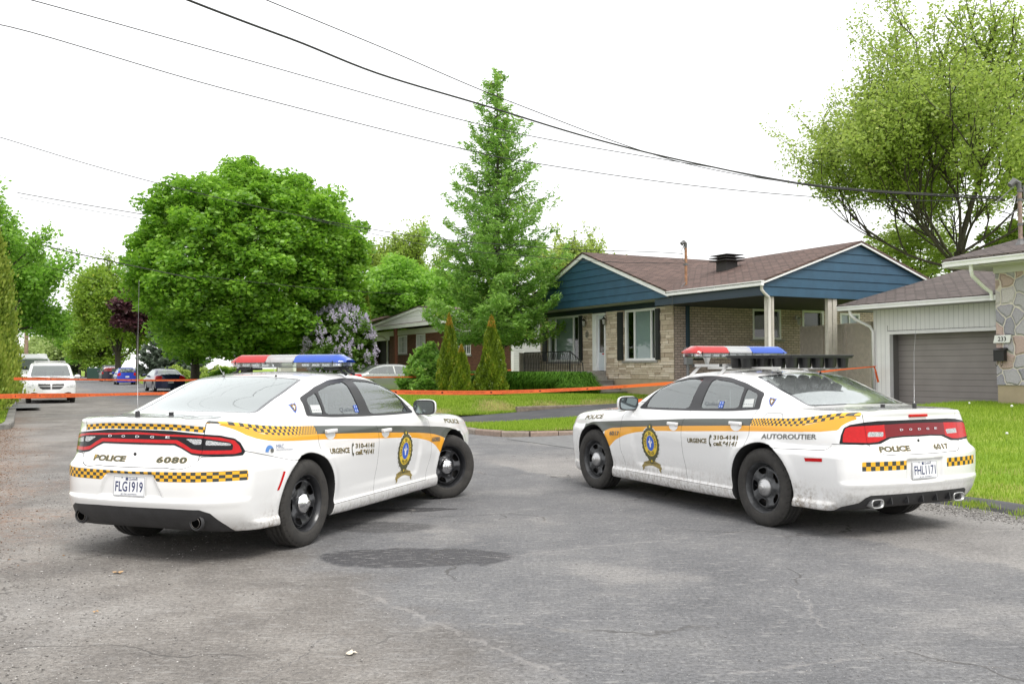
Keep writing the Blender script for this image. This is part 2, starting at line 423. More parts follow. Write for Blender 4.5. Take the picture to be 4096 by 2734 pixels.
FLEUR = [(0, 1), (.13, .72), (.2, .45), (.17, .2), (.2, .05), (.32, .12), (.42, .3), (.58, .38), (.74, .3), (.8, .1), (.7, -.08), (.55, -.1), (.56, .03), (.47, .07), (.36, -.02), (.3, -.2), (.36, -.22), (.36, -.36), (.24, -.38), (.3, -.6), (.2, -.8), (.08, -.68), (0, -.95)]
FLEUR = FLEUR + [(-x, y) for x, y in FLEUR[-2:0:-1]]
def wheel(parent, x, y, sg, steer=0, dirty=0, name='wheel'):
    M = CM; w = bpy.data.objects.new(name, None); COL.objects.link(w); w.parent = parent; w.location = (x, y, .359)
    w.rotation_euler = (0, 0, steer + (0 if sg < 0 else math.pi))   # local -y is the outer face
    R0 = .363; hw = .1125
    prof = [(.235, .085), (.240, .100), (.262, .112), (.300, .118), (.330, .113), (.347, .102), (.357, .09)]
    pr = [(r, -h) for r, h in prof]
    def ring(h): return (R0, h)
    tread = []
    for a, b, d in ((-.088, -.058, 0), (-.056, -.048, 1), (-.046, -.014, 0), (-.012, -.004, 1), (-.002, .028, 0), (.03, .038, 1), (.04, .07, 0), (.072, .09, 0)):
        tread += [(R0 - .009 * d, a), (R0 - .009 * d, b)]
    prof_all = pr + tread + [(.357, .092), (.33, .113), (.262, .112), (.235, .085), (.2, .08)]
    mb = MB(); mb.lathe(prof_all, 96, 'y'); mb.build('tyre', M['tyre'], w, smooth=True)
    # pressed steel rim: dished disc with five openings
    nr, na = 34, 150; rr = np.linspace(.045, .238, nr)
    A = np.linspace(0, 2 * math.pi, na, endpoint=False)
    RR, AA = np.meshgrid(rr, A, indexing='ij')
    dep = crv(RR, [.04, .085, .10, .135, .175, .190, .200, .209, .224, .238], [-.070, -.068, -.058, -.052, -.058, -.060, -.030, -.016, -.075, -.098])
    # raised arms between the openings
    ph = (AA * 5 / (2 * math.pi)) % 1; arm = np.exp(-((ph - .0) / .16) ** 2) + np.exp(-((ph - 1) / .16) ** 2)
    dep = dep - .016 * arm * sstep(RR, .09, .12) * (1 - sstep(RR, .175, .195)) + .012 * np.exp(-((ph - .5) / .2) ** 2) * sstep(RR, .085, .12) * (1 - sstep(RR, .16, .18))
    dep = -np.abs(dep)
    V = np.stack([RR * np.cos(AA), dep, RR * np.sin(AA)], -1).reshape(-1, 3)
    T = []
    for i in range(nr - 1):
        j = np.arange(na); j2 = (j + 1) % na; a = i * na + j; b = i * na + j2; c = (i + 1) * na + j2; d = (i + 1) * na + j
        T += [np.stack([a, b, c], 1), np.stack([a, c, d], 1)]
    tm = TM(V, np.vstack(T))
    r_ = np.hypot(tm.V[:, 0], tm.V[:, 2]); a_ = np.arctan2(tm.V[:, 2], tm.V[:, 0]); p_ = ((a_ * 5 / (2 * math.pi)) % 1) - .5
    wdt = .19 + .06 * sstep(r_, .12, .17)
    g = np.maximum((np.abs(p_) - wdt) * r_ * 1.2, np.maximum(.122 - r_, r_ - .172)); g = smax((np.abs(p_) - wdt) * r_ * 1.2, np.maximum(.126 - r_, r_ - .182), .02)
    hole, rim = tm.clip(g)
    o = new_obj('rim', rim.V, rim.T, M['rim_dirty'] if dirty else M['rim'], w)
    lipm = MB(); lipm.lathe([(.236, -.098), (.243, -.101), (.246, -.094), (.240, -.085)], 80, 'y'); lipm.lathe([(.238, -.02), (.238, .06), (.05, .06), (.045, .055)], 48, 'y', m=1)
    lipm.lathe([(.150, -.035), (.150, .0), (.05, .0)], 32, 'y', m=2)
    lipm.build('rim_barrel', [M['rim'], M['black'], M['brake']], w, smooth=True)
    hc = MB(); hc.lathe([(.0001, -.124), (.024, -.124), (.029, -.121), (.031, -.113), (.040, -.111), (.047, -.108), (.050, -.103), (.064, -.097), (.078, -.086), (.086, -.072), (.088, -.062), (.084, -.058)], 44, 'y')
    hc.build('hub_cap', M['chrome_dull'] if dirty else M['chrome'], w, smooth=True)
    for k in range(1):
        mb2 = MB(); mb2.tube([(.04, -.07, .205), (.045, -.1, .20)], .004, 6); mb2.build('valve', M['black'], w)
    return w
def licence_plate(parent, code, x, z, tilt):
    P = bpy.data.objects.new('licence_plate', None); COL.objects.link(P); P.parent = parent; P.location = (x, 0, z); P.rotation_euler = (0, tilt, 0)
    mb = MB(); mb.rbox(-.004, 0, -.1525, .1525, -.076, .076, .0018, 0)
    mb.build('plate_panel', CM['plate'], P)
    def pr(off):
        return lambda y, zz: np.stack([np.full(len(y), -.004 - off), y, zz], 1)
    mb = MB()
    text_on(mb, code, .131, -.131, -.042, .036, pr(.0012), 0, bold=.015)
    text_on(mb, 'Québec', .005, -.08, .043, .066, pr(.0012), 0)
    text_on(mb, 'Je me souviens', .075, -.075, -.068, -.051, pr(.0012), 0)
    decal(mb, np.array([(.035, .044), (.012, .044), (.012, .066), (.035, .066)]), [(0, 1, 2, 3)], pr(.001), 0)
    t = .003
    for a in ([(-.148, -.072), (.148, -.072), (.148, -.072 + t), (-.148, -.072 + t)], [(-.148, .072 - t), (.148, .072 - t), (.148, .072), (-.148, .072)], [(-.148, -.072), (-.148 + t, -.072), (-.148 + t, .072), (-.148, .072)], [(.148 - t, -.072), (.148, -.072), (.148, .072), (.148 - t, .072)]):
        decal(mb, np.array(a), [(0, 1, 2, 3)], pr(.001), 1)
    for y in (.07, -.07): decal(mb, disc(y, .064, .006, .006, 10), [tuple(range(10))], pr(.0014), 1)
    mb.build('plate_lettering', [CM['plate_ink'], CM['grey_ink']], P)
def crest(parent, F, sg, cx=1.772, dirty=0):
    """round force emblem with scalloped wreath, wording and a ribbon below"""
    dx = -sg   # text direction in x as seen from that side
    s1, s2, s3, s4 = [on_side(F, sg, o) for o in (.002, .003, .004, .005)]
    mb = MB(); cz = .638; up = .80
    X = lambda u: cx + dx * u
    def add(P, pr, m): P = np.array([(X(u), v) for u, v in P]); decal(mb, P, [tuple(range(len(P)))], pr, m, .03)
    ct = np.array([[0, 0]])
    def fan(P, pr, m):
        P = np.array([(X(u), v) for u, v in P]); c = np.array([[X(0), P[:, 1].mean()]]); n = len(P)
        decal(mb, np.vstack([P, c]), [(i, (i + 1) % n, n) for i in range(n)], pr, m, .04)
    fan(disc(0, cz, .176, .190, 64, 0, .012, 22), s1, 0)            # white edge
    fan(disc(0, cz, .166, .180, 88, 0, .035, 22), s2, 1)            # wreath
    fan(disc(0, cz + .005, .128, .140, 40), s3, 2)                  # yellow field
    fan(disc(0, cz + .008, .072, .085, 32), s4, 3)                  # blue field
    s5 = on_side(F, sg, .0062)
    P = np.array([(X(.046 * u), cz + .012 + .062 * v) for u, v in FLEUR]); n = len(P)
    bm = __import__('bmesh').new(); import bmesh
    vs = [bm.verts.new((p[0], p[1], 0)) for p in P]; f = bm.faces.new(vs); bmesh.ops.triangulate(bm, faces=[f]); bm.verts.index_update()
    tri = [tuple(v.index for v in f.verts) for f in bm.faces]; bm.free(); decal(mb, P, tri, s5, 0, .03)
    # crown top of the wreath
    for k, (u, v, r) in enumerate(((0, .195, .028), (-.03, .18, .022), (.03, .18, .022), (0, .165, .03), (-.035, -.185, .03), (.035, -.185, .03), (0, -.20, .028))):
        fan(disc(u, cz + v, r, r, 12), s2, 1)
    fan(disc(0, cz + .19, .013, .015, 10), s3, 2); fan(disc(0, cz - .19, .012, .014, 10), s3, 2)
    def ring_text(t, r0, a0, a1, flip, hgt):
        n = len(t)
        for i, ch in enumerate(t):
            if ch == ' ': continue
            V, Fc, A = text2d(ch, 0, .03); a = a0 + (a1 - a0) * (i + .5) / n; wd = hgt * min(max(A, .15), 1.0) * .85
            u = (V[:, 0] - .5) * wd; v = (V[:, 1] - .5) * hgt * (-1 if flip else 1); u = u * (-1 if flip else 1)
            rad = r0 + v; th = a
            ux = rad * math.cos(th) + u * math.sin(th); vx = rad * math.sin(th) - u * math.cos(th)
            U = np.stack([X(ux), cz + .006 + vx * 1.12], 1); decal(mb, U, Fc, s5, 1, .04)
    ring_text('SÛRETÉ DU QUÉBEC', .101, R(205), R(-25), False, .030)
    ring_text('POLICE', .101, R(235), R(305), True, .030)
    # ribbon
    rz = .415
    def rib(w, h): return [(u, rz + h + .018 * math.cos(u / w * 2.2) - .012) for u in np.linspace(-w, w, 14)]
    top_ = rib(.16, .033); bot = rib(.16, -.022)
    P = np.array([(X(u), v) for u, v in top_ + bot[::-1]]); k = 14
    decal(mb, P, [(i, i + 1, 2 * k - 2 - i, 2 * k - 1 - i) for i in range(k - 1)], s2, 4, .05)
    for s_ in (-1, 1):
        P = np.array([(X(s_ * u), v) for u, v in ((.135, .36), (.17, .405), (.195, .375), (.175, .37), (.175, .33), (.155, .345))]); decal(mb, P, [(0, 1, 2, 3), (0, 3, 4, 5)], s1, 4, .05)
    text_on(mb, 'SERVICE INTÉGRITÉ JUSTICE', X(-.125), X(.125), rz - .005, rz + .022, s3, 1)
    mb.build('crest', [CM['white_ink'], CM['wreath'], CM['yellow_ink'], CM['blue_ink'], CM['ribbon']], parent)
    return mb
def shield(parent, F, sg):
    dx = -sg; mb = MB(); cx, cz = 0, 0
    c0 = np.array([-.010, sg * .765, 1.150]); vv = np.array([.045, -.08 * sg, .097]); vv /= np.linalg.norm(vv); uu = np.array([.99, .10 * sg * 0 - .02, -.03]); nn = np.cross(uu, vv) * (-sg); nn /= np.linalg.norm(nn)
    if nn[1] * sg < 0: nn = -nn
    def prj(off):
        def f(a, b): return ray_to(c0 + np.outer(a, uu) + np.outer(b, vv) + nn * .25, -nn, F, .6, 80) + nn * off
        return f
    s1, s2, s3 = prj(.002), prj(.0032), prj(.0045)
    def sh(k): return [(-.058 * k, .050 * k), (-.02 * k, .046 * k), (0, .052 * k), (.02 * k, .046 * k), (.058 * k, .050 * k), (.054 * k, .0), (.035 * k, -.035 * k), (0, -.06 * k), (-.035 * k, -.035 * k), (-.054 * k, 0)]
    for k, pr, m in ((1, s1, 0), (.78, s2, 1)):
        P = np.array([(.66 * u * dx, v) for u, v in sh(k)]); P = np.vstack([P, P.mean(0)]); n = 10
        decal(mb, P, [(i, (i + 1) % n, n) for i in range(n)], pr, m, .02)
    P = np.array([(.018 * dx * u, .030 * v) for u, v in FLEUR]); 
    bm = __import__('bmesh').new(); import bmesh
    vs = [bm.verts.new((p[0], p[1], 0)) for p in P]; f = bm.faces.new(vs); bmesh.ops.triangulate(bm, faces=[f]); bm.verts.index_update()
    tri = [tuple(v.index for v in f.verts) for f in bm.faces]; bm.free(); decal(mb, P, tri, s3, 2, .03)
    mb.build('shield_badge', [CM['blue_ink'], CM['brown_check'], CM['white_ink']], parent)
def light_bar(parent, x, z0, hl, L):
    """roof light bar: coloured dome over a clear lower half with lamps inside"""
    B = bpy.data.objects.new('light_bar', None); COL.objects.link(B); B.parent = parent; B.location = (x, 0, z0)
    M = CM
    def sect(y, top):   # outline of half section (x,z) at lateral y
        e = max(0, (abs(y) - (hl - .11)) / .11); k = 1 - .45 * e ** 1.5
        if top: return [(-.155 * k, .052), (-.150 * k, .062), (-.11 * k, .062 + .050 * (1 - .75 * e)), (-.05 * k, .062 + .068 * (1 - .8 * e)), (.05 * k, .062 + .068 * (1 - .8 * e)), (.11 * k, .062 + .050 * (1 - .75 * e)), (.150 * k, .062), (.155 * k, .052)]
        return [(-.155 * k, .050), (-.148 * k, .035), (-.135 * k, .006 + .03 * e), (-.06 * k, 0 + .03 * e), (.06 * k, 0 + .03 * e), (.135 * k, .006 + .03 * e), (.148 * k, .035), (.155 * k, .050)]
    def loft(ys, top):
        mb = MB(); V = []; k = 8
        for y in ys: V += [(a, y, b) for a, b in sect(y, top)]
        F = [(i * k + j, (i + 1) * k + j, (i + 1) * k + j + 1, i * k + j + 1) if top else (i * k + j, i * k + j + 1, (i + 1) * k + j + 1, (i + 1) * k + j) for i in range(len(ys) - 1) for j in range(k - 1)]
        for e in (0, len(ys) - 1):
            if abs(abs(ys[e]) - hl) < 1e-3: F.append(tuple(range(e * k, e * k + k)))
        mb.add(V, F); return mb
    cuts = [(hl, .205, 'red_lens', 'lens_red', 'red dome'), (.205, -.115, 'clear_lens', 'lens_clear', None), (-.115, -hl, 'blue_lens', 'lens_blue', None)]
    for a, b, nm, mt, _ in cuts:
        n = max(3, int(abs(a - b) / .05)); ys = list(np.linspace(a, b, n))
        for extra in (hl - .11, hl - .06, hl - .03, -(hl - .11), -(hl - .06), -(hl - .03)):
            if min(a, b) < extra < max(a, b): ys.append(extra)
        ys = sorted(set(round(v, 4) for v in ys), reverse=True)
        o = loft([min(max(y, b + .0015), a - .0015) if False else y for y in ys], True).build(nm, M[mt], B, smooth=True)
    ys = sorted(set([round(v, 4) for v in np.linspace(hl, -hl, 24)] + [hl - .11, hl - .06, hl - .03, -(hl - .11), -(hl - .06), -(hl - .03)]), reverse=True)
    loft(ys, False).build('lower_lens', M['lens_low'], B, smooth=True)
    mb = MB(); mb.box(-.156, .156, -(hl - .1), hl - .1, .0495, .0535); mb.box(-.12, .12, -(hl - .05), hl - .05, .006, .012)
    for y in (.205, -.115, hl - .11, -(hl - .11)): mb.box(-.1575, -.154, y - .004, y + .004, .03, .066)
    mb.build('base_tray', M['black'], B)
    mb = MB()
    for k, y in enumerate(np.linspace(-(hl - .09), hl - .09, 11)):
        if L == 0 and 3 < k < 7: continue
        for sx in (-1, 1):
            mb.rbox(sx * .10 - .014, sx * .10 + .014, y - .042, y + .042, .014, .045, .004, 0)
            for q in (-.027, 0, .027): mb.ell((sx * .117, y + q, .03), (.008, .012, .012), 5, 1)
    mb.build('lamp_module', [M['silver'], M['lamp_glass']], B)
    mb = MB()
    for y in np.linspace(-(hl - .15), hl - .15, 7):
        mb.rbox(-.05, .05, y - .05, y + .05, .066, .10, .01, 0)
    mb.build('lamp_reflector', M['silver'], B)
    return B
def antenna(parent, x, y, z, h, r=.0015, base=.014, lean=(0, 0), bh=.012, baseh=True):
    mb = MB(); mb.lathe([(base, 0), (base * .95, bh * .5), (base * .5, bh), (r * 2, bh * 1.3), (.0001, bh * 1.4)], 14, 'z', (x, y, z), 0)
    if h: mb.tube([(x, y, z + bh), (x + lean[0] * h * .4, y + lean[1] * h * .35, z + h * .5), (x + lean[0] * h, y + lean[1] * h, z + h)], [r * 1.3, r, r * .8], 6, 1); mb.tube([(x, y, z + bh), (x, y, z + bh + .03)], r * 2.6, 8, 1)
    mb.build('antenna', [CM['black'], CM['antenna']], parent, smooth=True)
def seat(parent, name, x, y0, y1, zb=.55, zt=1.10, lean=.22, head=True, nh=1):
    mb = MB(); T0 = (rotm(0, -lean, 0), np.array([x, 0, zb]))
    mb.rbox(-.07, .07, y0, y1, -.05, zt - zb, .05, 0, T=T0)
    mb.rbox(x - .02, x + .46, y0, y1, zb - .14, zb + .02, .04, 0)
    if head:
        for k in range(nh):
            yc = (y0 + y1) / 2 if nh == 1 else y0 + (y1 - y0) * (k + .5) / nh
            mb.rbox(-.05, .05, yc - .13, yc + .13, zt - zb + .03, zt - zb + .20, .04, 0, T=T0)
            for d in (-.05, .05): mb.box(-.006, .006, yc + d - .006, yc + d + .006, zt - zb - .02, zt - zb + .06, 1, T=T0)
    mb.build(name, [CM['seat'], CM['chrome_dull']], parent, smooth=False)
def checks_uv(kind, F):
    pass
TRIM = [(2.09, 1.016), (1.975, 1.115), (1.87, 1.205), (1.77, 1.275), (1.61, 1.338), (1.42, 1.375), (1.20, 1.390), (1.03, 1.393), (.73, 1.378), (.43, 1.325), (.24, 1.268), (.15, 1.238), (.122, 1.215), (.115, 1.16), (.113, 1.088), (.13, 1.079), (.5, 1.050), (1.10, 1.030), (1.6, 1.018)]
GLASSES = {'front_side_window': [(1.965, 1.036), (1.925, 1.125), (1.82, 1.243), (1.655, 1.315), (1.41, 1.354), (1.125, 1.366), (1.170, 1.048)],
           'rear_side_window': [(.985, 1.058), (.965, 1.362), (.665, 1.335), (.415, 1.285), (.405, 1.082)],
           'quarter_window': [(.368, 1.086), (.370, 1.272), (.225, 1.233), (.192, 1.207), (.187, 1.096)]}
SEAM_F = ([.28, .41, .566, .79, .94, 1.02], [2.276, 2.318, 2.384, 2.367, 2.326, 2.25])
SEAM_M = ([.28, .405, .595, .775, .937, 1.024, 1.06], [1.120, 1.148, 1.187, 1.196, 1.173, 1.125, 1.10])
SEAM_R = ([.28, .724, .865, .997, 1.06, 1.1], [.196, .196, .158, .165, .145, .13])
def chaikin(P, n, q=.88):
    for _ in range(n):
        Q = []
        for i in range(len(P)):
            a, b = P[i], P[(i + 1) % len(P)]; Q += [(a[0] * q + b[0] * (1 - q), a[1] * q + b[1] * (1 - q)), (a[0] * (1 - q) + b[0] * q, a[1] * (1 - q) + b[1] * q)]
        P = Q
    return P
TRIM = chaikin(TRIM, 2); GLASSES = {k: chaikin(v, 2, .93) for k, v in GLASSES.items()}
def stripe_fields(var):
    if var == 0:
        ctop = ([-1, -.87, -.807, -.631, -.478, -.124, .218, 1.188, 1.52, 2.355, 2.655, 2.95, 3.1], [1.098, 1.09, 1.083, 1.056, 1.036, 1.010, .993, .935, .915, .860, .837, .80, .76])
        bnd = ([-1, -.88, -.75, -.617, -.568, -.433, -.177, .181, .672, 1.177, 1.82, 2.162, 2.523, 2.70, 2.8], [1.085, 1.072, 1.045, 1.005, .985, .960, .939, .924, .898, .870, .827, .801, .756, .71, .66])
        yb = ([-1, -.882, -.851, -.782, -.709, -.62, -.537, -.371, -.098, .207, 1.197, 1.495, 1.814, 2.153, 2.366, 2.517, 2.62], [1.08, 1.068, 1.056, 1.020, .975, .943, .925, .906, .889, .876, .814, .797, .776, .737, .690, .624, .54])
    else:
        ctop = ([-1, -.905, -.805, -.681, -.465, -.002, .193, 1.178, 1.747, 2.363, 2.811, 3.0, 3.138], [1.10, 1.09, 1.086, 1.066, 1.031, 1.004, .993, .943, .902, .864, .834, .82, .79])
        bnd = ([-1, -.89, -.817, -.647, -.43, -.241, .157, 1.183, 1.986, 2.381, 2.661, 2.732, 2.8], [1.07, 1.052, 1.040, 1.000, .956, .946, .927, .869, .817, .786, .743, .711, .66])
        yb = ([-1, -.894, -.857, -.84, -.679, -.33, .147, 1.176, 1.857, 2.113, 2.381, 2.52, 2.609], [1.06, 1.02, .976, .938, .917, .899, .874, .814, .771, .739, .67, .61, .537])
    return ctop, bnd, yb
def cells(u): return u
def patrol_car(root, var, steer):
    """var 0: newer rear with the racetrack lamp (left car), 1: older rear (right car)"""
    VAR[0] = var; M = CM; F = PF; P = root
    V, T = isomesh(F, (-1.2, -1.02, .12), (4.1, 1.02, 1.54), .0135)
    full = TM(V, T)
    G = lambda m: grad(F, m.V)
    # split: wheel wells and underside first
    parts = {}
    def cutp(m, fn): return m.clip(fn(m.V))
    def well(V):
        x, y, z = V[:, 0], np.abs(V[:, 1]), V[:, 2]
        d = np.minimum(np.hypot(x, z - .37) - .4105, np.hypot(x - 2.985, z - .375) - .4135); return np.maximum(d, .5 - y)
    wells, body = cutp(full, well)
    def under(V):
        return V[:, 2] - crv(V[:, 0], [-1.1, -.85, -.5, .3, 2.6, 3.5, 3.9], [.30, .245, .235, .20, .185, .18, .22]) - .006
    und, body = cutp(body, under)
    put(TM.cat([wells, und]), 'underbody', M['well'], P, F)
    ax = lambda V: (V[:, 0], V[:, 1], V[:, 2])
    # side glazing band
    def trimf(V): x, y, z = ax(V); return np.maximum(polysd(x, z, TRIM), .55 - np.abs(y))
    tr, body = cutp(body, trimf)
    shells = [body]
    for nm, pl in GLASSES.items():
        gl, tr = tr.clip(polysd(tr.V[:, 0], tr.V[:, 2], pl))
        for sg in (-1, 1):
            h = gl.faces(gl.V[gl.T].mean(1)[:, 1] * sg > 0); put(h, nm, M['side_glass'], P, F, -.004)
    put(tr, 'window_trim', M['trim'], P, F, .001)
    shells.append(tr)
    # rear window
    def blf(V, e=0):
        x, y, z = ax(V); a = crv(x, [-2, .1, .5, 1.2], [-.32, -.32, -.1, .05]); xe = x + a * y * y
        g = np.maximum(xe - .405, -.448 - xe); yy = crv(x, [-.5, -.35, .40], [.64, .615, .575]); g = smax(g, np.abs(y) - yy, .06)
        return np.maximum(g + e, 1.05 - z)
    bl, body = cutp(body, lambda V: blf(V))
    def frit(V): return -blf(V, .0) - .035
    inner, fr = bl.clip(-(frit(bl.V)) * 1.0 if False else (blf(bl.V) + .03))
    def topband(V): x, y, z = ax(V); a = crv(x, [-2, .1, .5, 1.2], [-.32, -.32, -.1, .05]); return .30 - (x + a * y * y)
    put(inner, 'rear_window', M['rear_glass'], P, F, -.002); put(fr, 'rear_window_border', M['frit'], P, F, -.002)
    # windscreen
    def wsf(V):
        x, y, z = ax(V); a = crv(x, [1.2, 1.8, 4], [.05, .13, .12]); xe = x + a * y * y
        g = np.maximum(xe - 2.415, 1.60 - xe); yy = crv(x, [1.4, 2.3], [.60, .715]); return np.maximum(smax(g, np.abs(y) - yy, .05), 1.0 - z)
    ws, body = cutp(body, wsf); put(ws, 'windscreen', M['rear_glass'], P, F, -.002)
    # tail lamps
    if var == 0:
        hs = [(0, 1.019), (.30, 1.014), (.569, .990), (.678, .980), (.761, .955), (.793, .921), (.820, .854), (.812, .826), (.757, .820), (.562, .828), (.495, .838), (.406, .883), (.342, .907), (0, .907)]
        ro = [(0, 1.001), (.56, .977), (.679, .964), (.762, .939), (.789, .90), (.806, .85), (.77, .838), (.57, .842), (.493, .851), (.43, .882), (.352, .919), (0, .921)]
        ri = [(0, .985), (.56, .962), (.66, .945), (.735, .928), (.758, .905), (.755, .866), (.557, .869), (.489, .879), (.425, .916), (.361, .945), (0, .946)]
        cl = [[(.427, .956), (.56, .951), (.56, .914), (.51, .912)], [(.59, .946), (.745, .918), (.745, .902), (.59, .908)]]
    else:
        hs = [(0, 1.015), (.43, 1.013), (.561, 1.005), (.70, .985), (.752, .96), (.778, .90), (.795, .825), (.547, .814), (.44, .819), (.32, .862), (.174, .870), (0, .868)]
        ro = [(0, .984), (.15, .984), (.542, .974), (.70, .968), (.742, .955), (.766, .90), (.776, .838), (.555, .829), (.463, .834), (.346, .871), (.17, .881), (0, .879)]
        cl = [[(.385, .917), (.549, .921), (.556, .880), (.40, .877)]]
    def lampf(V, pl, e=0): x, y, z = ax(V); return np.maximum(polysd(np.abs(y), z, [(a if a else -.05, b) for a, b in pl]) + e, x + .60)
    la, body = cutp(body, lambda V: lampf(V, hs))
    shells.append(la)
    lampM = [M['gloss_black'], M['lamp_red'], M['lamp_dark'], M['lamp_clear']]
    if var == 0:
        la = la.paint(np.maximum(lampf(la.V, ro), -lampf(la.V, ri)), 1)
    else:
        la = la.paint(lampf(la.V, ro), 1)
        la = la.paint(np.maximum(lampf(la.V, ro), np.abs(la.V[:, 1]) - .37), 2)
    for c in cl: la = la.paint(lampf(la.V, c), 3)
    L0, mid_ = la.clip(.574 - la.V[:, 1]); L1, mid_ = mid_.clip(mid_.V[:, 1] + .574)
    def gapped(m, gg): a, b = m.clip(gg); return b
    put(L0, 'tail_light', lampM, P, F, .004); put(L1, 'tail_light', lampM, P, F, .004)
    mid_ = mid_.faces(np.abs(mid_.V[mid_.T].mean(1)[:, 1]) < .5745)
    mid_, _ = mid_.clip(np.abs(mid_.V[:, 1]) - .571)
    put(mid_, 'lamp_strip', lampM, P, F, .004)
    # lower valance
    if var == 0: vp = [(0, .437), (.312, .436), (.595, .429), (.66, .400), (.72, .30), (.76, .20), (0, .20)]
    else: vp = [(0, .386), (.58, .383), (.62, .365), (.655, .318), (.78, .282), (.84, .20), (0, .20)]
    va, body = cutp(body, lambda V: lampf(V, vp)); put(va, 'rear_valance', M['valance'], P, F, .003)
    # bumper
    def bumpf(V, e=0):
        x, y, z = ax(V); y = np.abs(y)
        if var == 0:
            zl = crv(x, [-.76, -.5, -.241], [.858, .80, .738]); rear = crv(y, [0, .3, .5, .545, .575, .70, .9], [.738, .740, .748, .775, .822, .822, .850])
            zl = np.where(x > -.77, zl, rear)
        else:
            rear = crv(y, [0, .3, .48, .53, .56, .62, .9], [.722, .726, .742, .77, .808, .815, .818]); zl = np.where(x > -.80, np.interp(x, [-.80, -.785, -.765, -.73, -.6, -.24], [.812, .79, .772, .760, .756, .742]), rear)
        return np.maximum(z - zl + e, x + .20)
    bu, body = cutp(body, lambda V: bumpf(V, .0025)); _, body = cutp(body, lambda V: bumpf(V, -.0025))
    # boot lid
    def lidf(V, e=0):
        x, y, z = ax(V); yy = crv(z, [.70, .74, .775, .82, 1.05, 1.2], [.40, .50, .545, .556, .578, .60])
        a = crv(x, [-2, .1], [-.32, -.32]); xe = x + a * y * y
        return np.maximum(np.abs(y) - yy + e, xe + .462 + e)
    lid, body = cutp(body, lambda V: lidf(V, .0025)); _, body = cutp(body, lambda V: lidf(V, -.0025))
    # bonnet
    def hoodf(V, e=0):
        x, y, z = ax(V); return np.maximum(np.maximum(np.abs(y) - crv(x, [2.3, 3.0, 3.8], [.76, .72, .60]), 2.47 + .12 * y * y - x) + e, np.maximum(x - 3.86 + .42 * y * y, .80 - z) + e)
    hood, body = cutp(body, lambda V: hoodf(V, .002)); _, body = cutp(body, lambda V: hoodf(V, -.002))
    # doors
    doors = {}
    def doorf(V, sa, sb, e):
        x, y, z = ax(V)
        g = np.maximum(x - crv(z, *sa), crv(z, *sb) - x); g = np.maximum(g, np.maximum(.296 - z, z - 1.09)) + e
        return np.maximum(g, .55 - np.abs(y))
    for nm, sa, sb in (('front_door', SEAM_F, SEAM_M), ('rear_door', SEAM_M, SEAM_R)):
        d, body = cutp(body, lambda V: doorf(V, sa, sb, .002)); _, body = cutp(body, lambda V: doorf(V, sa, sb, -.002)); doors[nm] = d
    fuel = None
    if var == 1:
        def fuelf(V, e=0): x, y, z = ax(V); return np.maximum(smax(np.abs(x + .095) - .115, np.abs(z - 1.008 + .03 * (x + .1)) - .047, .05) + e, .5 - y)
        fuel, body = cutp(body, lambda V: fuelf(V, .0015)); _, body = cutp(body, lambda V: fuelf(V, -.0015))
    # stripes painted on body, doors, bumper
    ctop, bnd, yb = stripe_fields(var); vis = -1 if var == 0 else 1
    xr = -.90
    def stripes(m):
        def g(lo, hi, x0_, x1):
            def f(V):
                x, y, z = ax(V); gg = np.maximum(z - crv(x, *hi), np.where(x < -.5, np.interp(x, *lo), crv(x, *lo)) - z); x0 = np.where(y * vis > 0, x0_, -.80)
                return np.maximum(np.maximum(gg, np.maximum(x0 - x, x - x1)), np.maximum(.58 - np.abs(y), (z - TOPC(x, y)) * 0 - 1))
            return f
        m = m.paint(g(bnd, ctop, .155, 3.2)(m.V), 1)
        m = m.paint(g(yb, bnd, -.905, 2.70)(m.V), 2)
        m = m.paint(g(bnd, ctop, -.915, .155)(m.V), 3)
        return m
    def uvf(V):
        x, y, z = ax(V); h = crv(x, [-1, -.3, .155], [.030, .026, .0155]); c0 = crv(x, *ctop)
        s_ = -crv(x, [-1.0, -.8, -.6, -.3, -.1, .155], [18.4, 13.7, 8.7, 0, -7.4, -20.6])
        return np.stack([s_, (c0 - z) / h], 1)
    PM = [M['paint_dirty'] if var else M['paint'], M['stripe_dark'], M['stripe_yellow'], M['checks'], M['band_checks']]
    put(stripes(body), 'body', PM, P, F, uv=uvf)
    for nm, d in doors.items():
        for sg in (-1, 1):
            h = d.faces(d.V[d.T].mean(1)[:, 1] * sg > 0); h = stripes(h)
            o = put(h, nm, PM, P, F, uv=uvf)
            hx, hz, hl_ = (1.335, .872, .085) if nm == 'front_door' else (.345, .928, .085)
            yy = sg * (WS(np.array([hx]), np.array([hz]))[0])
            mb = MB(); a_ = on_side(F, sg, .0015)
            E_ = disc(hx, hz - .010, .078, .050, 36); E_[:, 1] = np.where(E_[:, 1] > hz + .012, hz + .012, E_[:, 1]); decal(mb, np.vstack([E_, [[hx, hz - .01]]]), [(i, (i + 1) % 36, 36) for i in range(36)], a_, 0, .03)
            lo_, hi_ = sorted((yy + sg * .012, yy + sg * .034)); mb.rbox(hx - hl_, hx + hl_, lo_, hi_, hz - .006, hz + .030, .0105, 0)
            lo_, hi_ = sorted((yy - sg * .004, yy + sg * .02))
            for q in (-1, 1): mb.rbox(hx + q * (hl_ - .022) - .018, hx + q * (hl_ - .022) + .018, lo_, hi_, hz - .004, hz + .028, .006, 0)
            mb.build('handle', [M['paint'], M['recess']], o, smooth=True)
    if fuel: put(stripes(fuel), 'fuel_flap', PM, P, F, uv=uvf)
    put(hood, 'bonnet', PM, P, F)
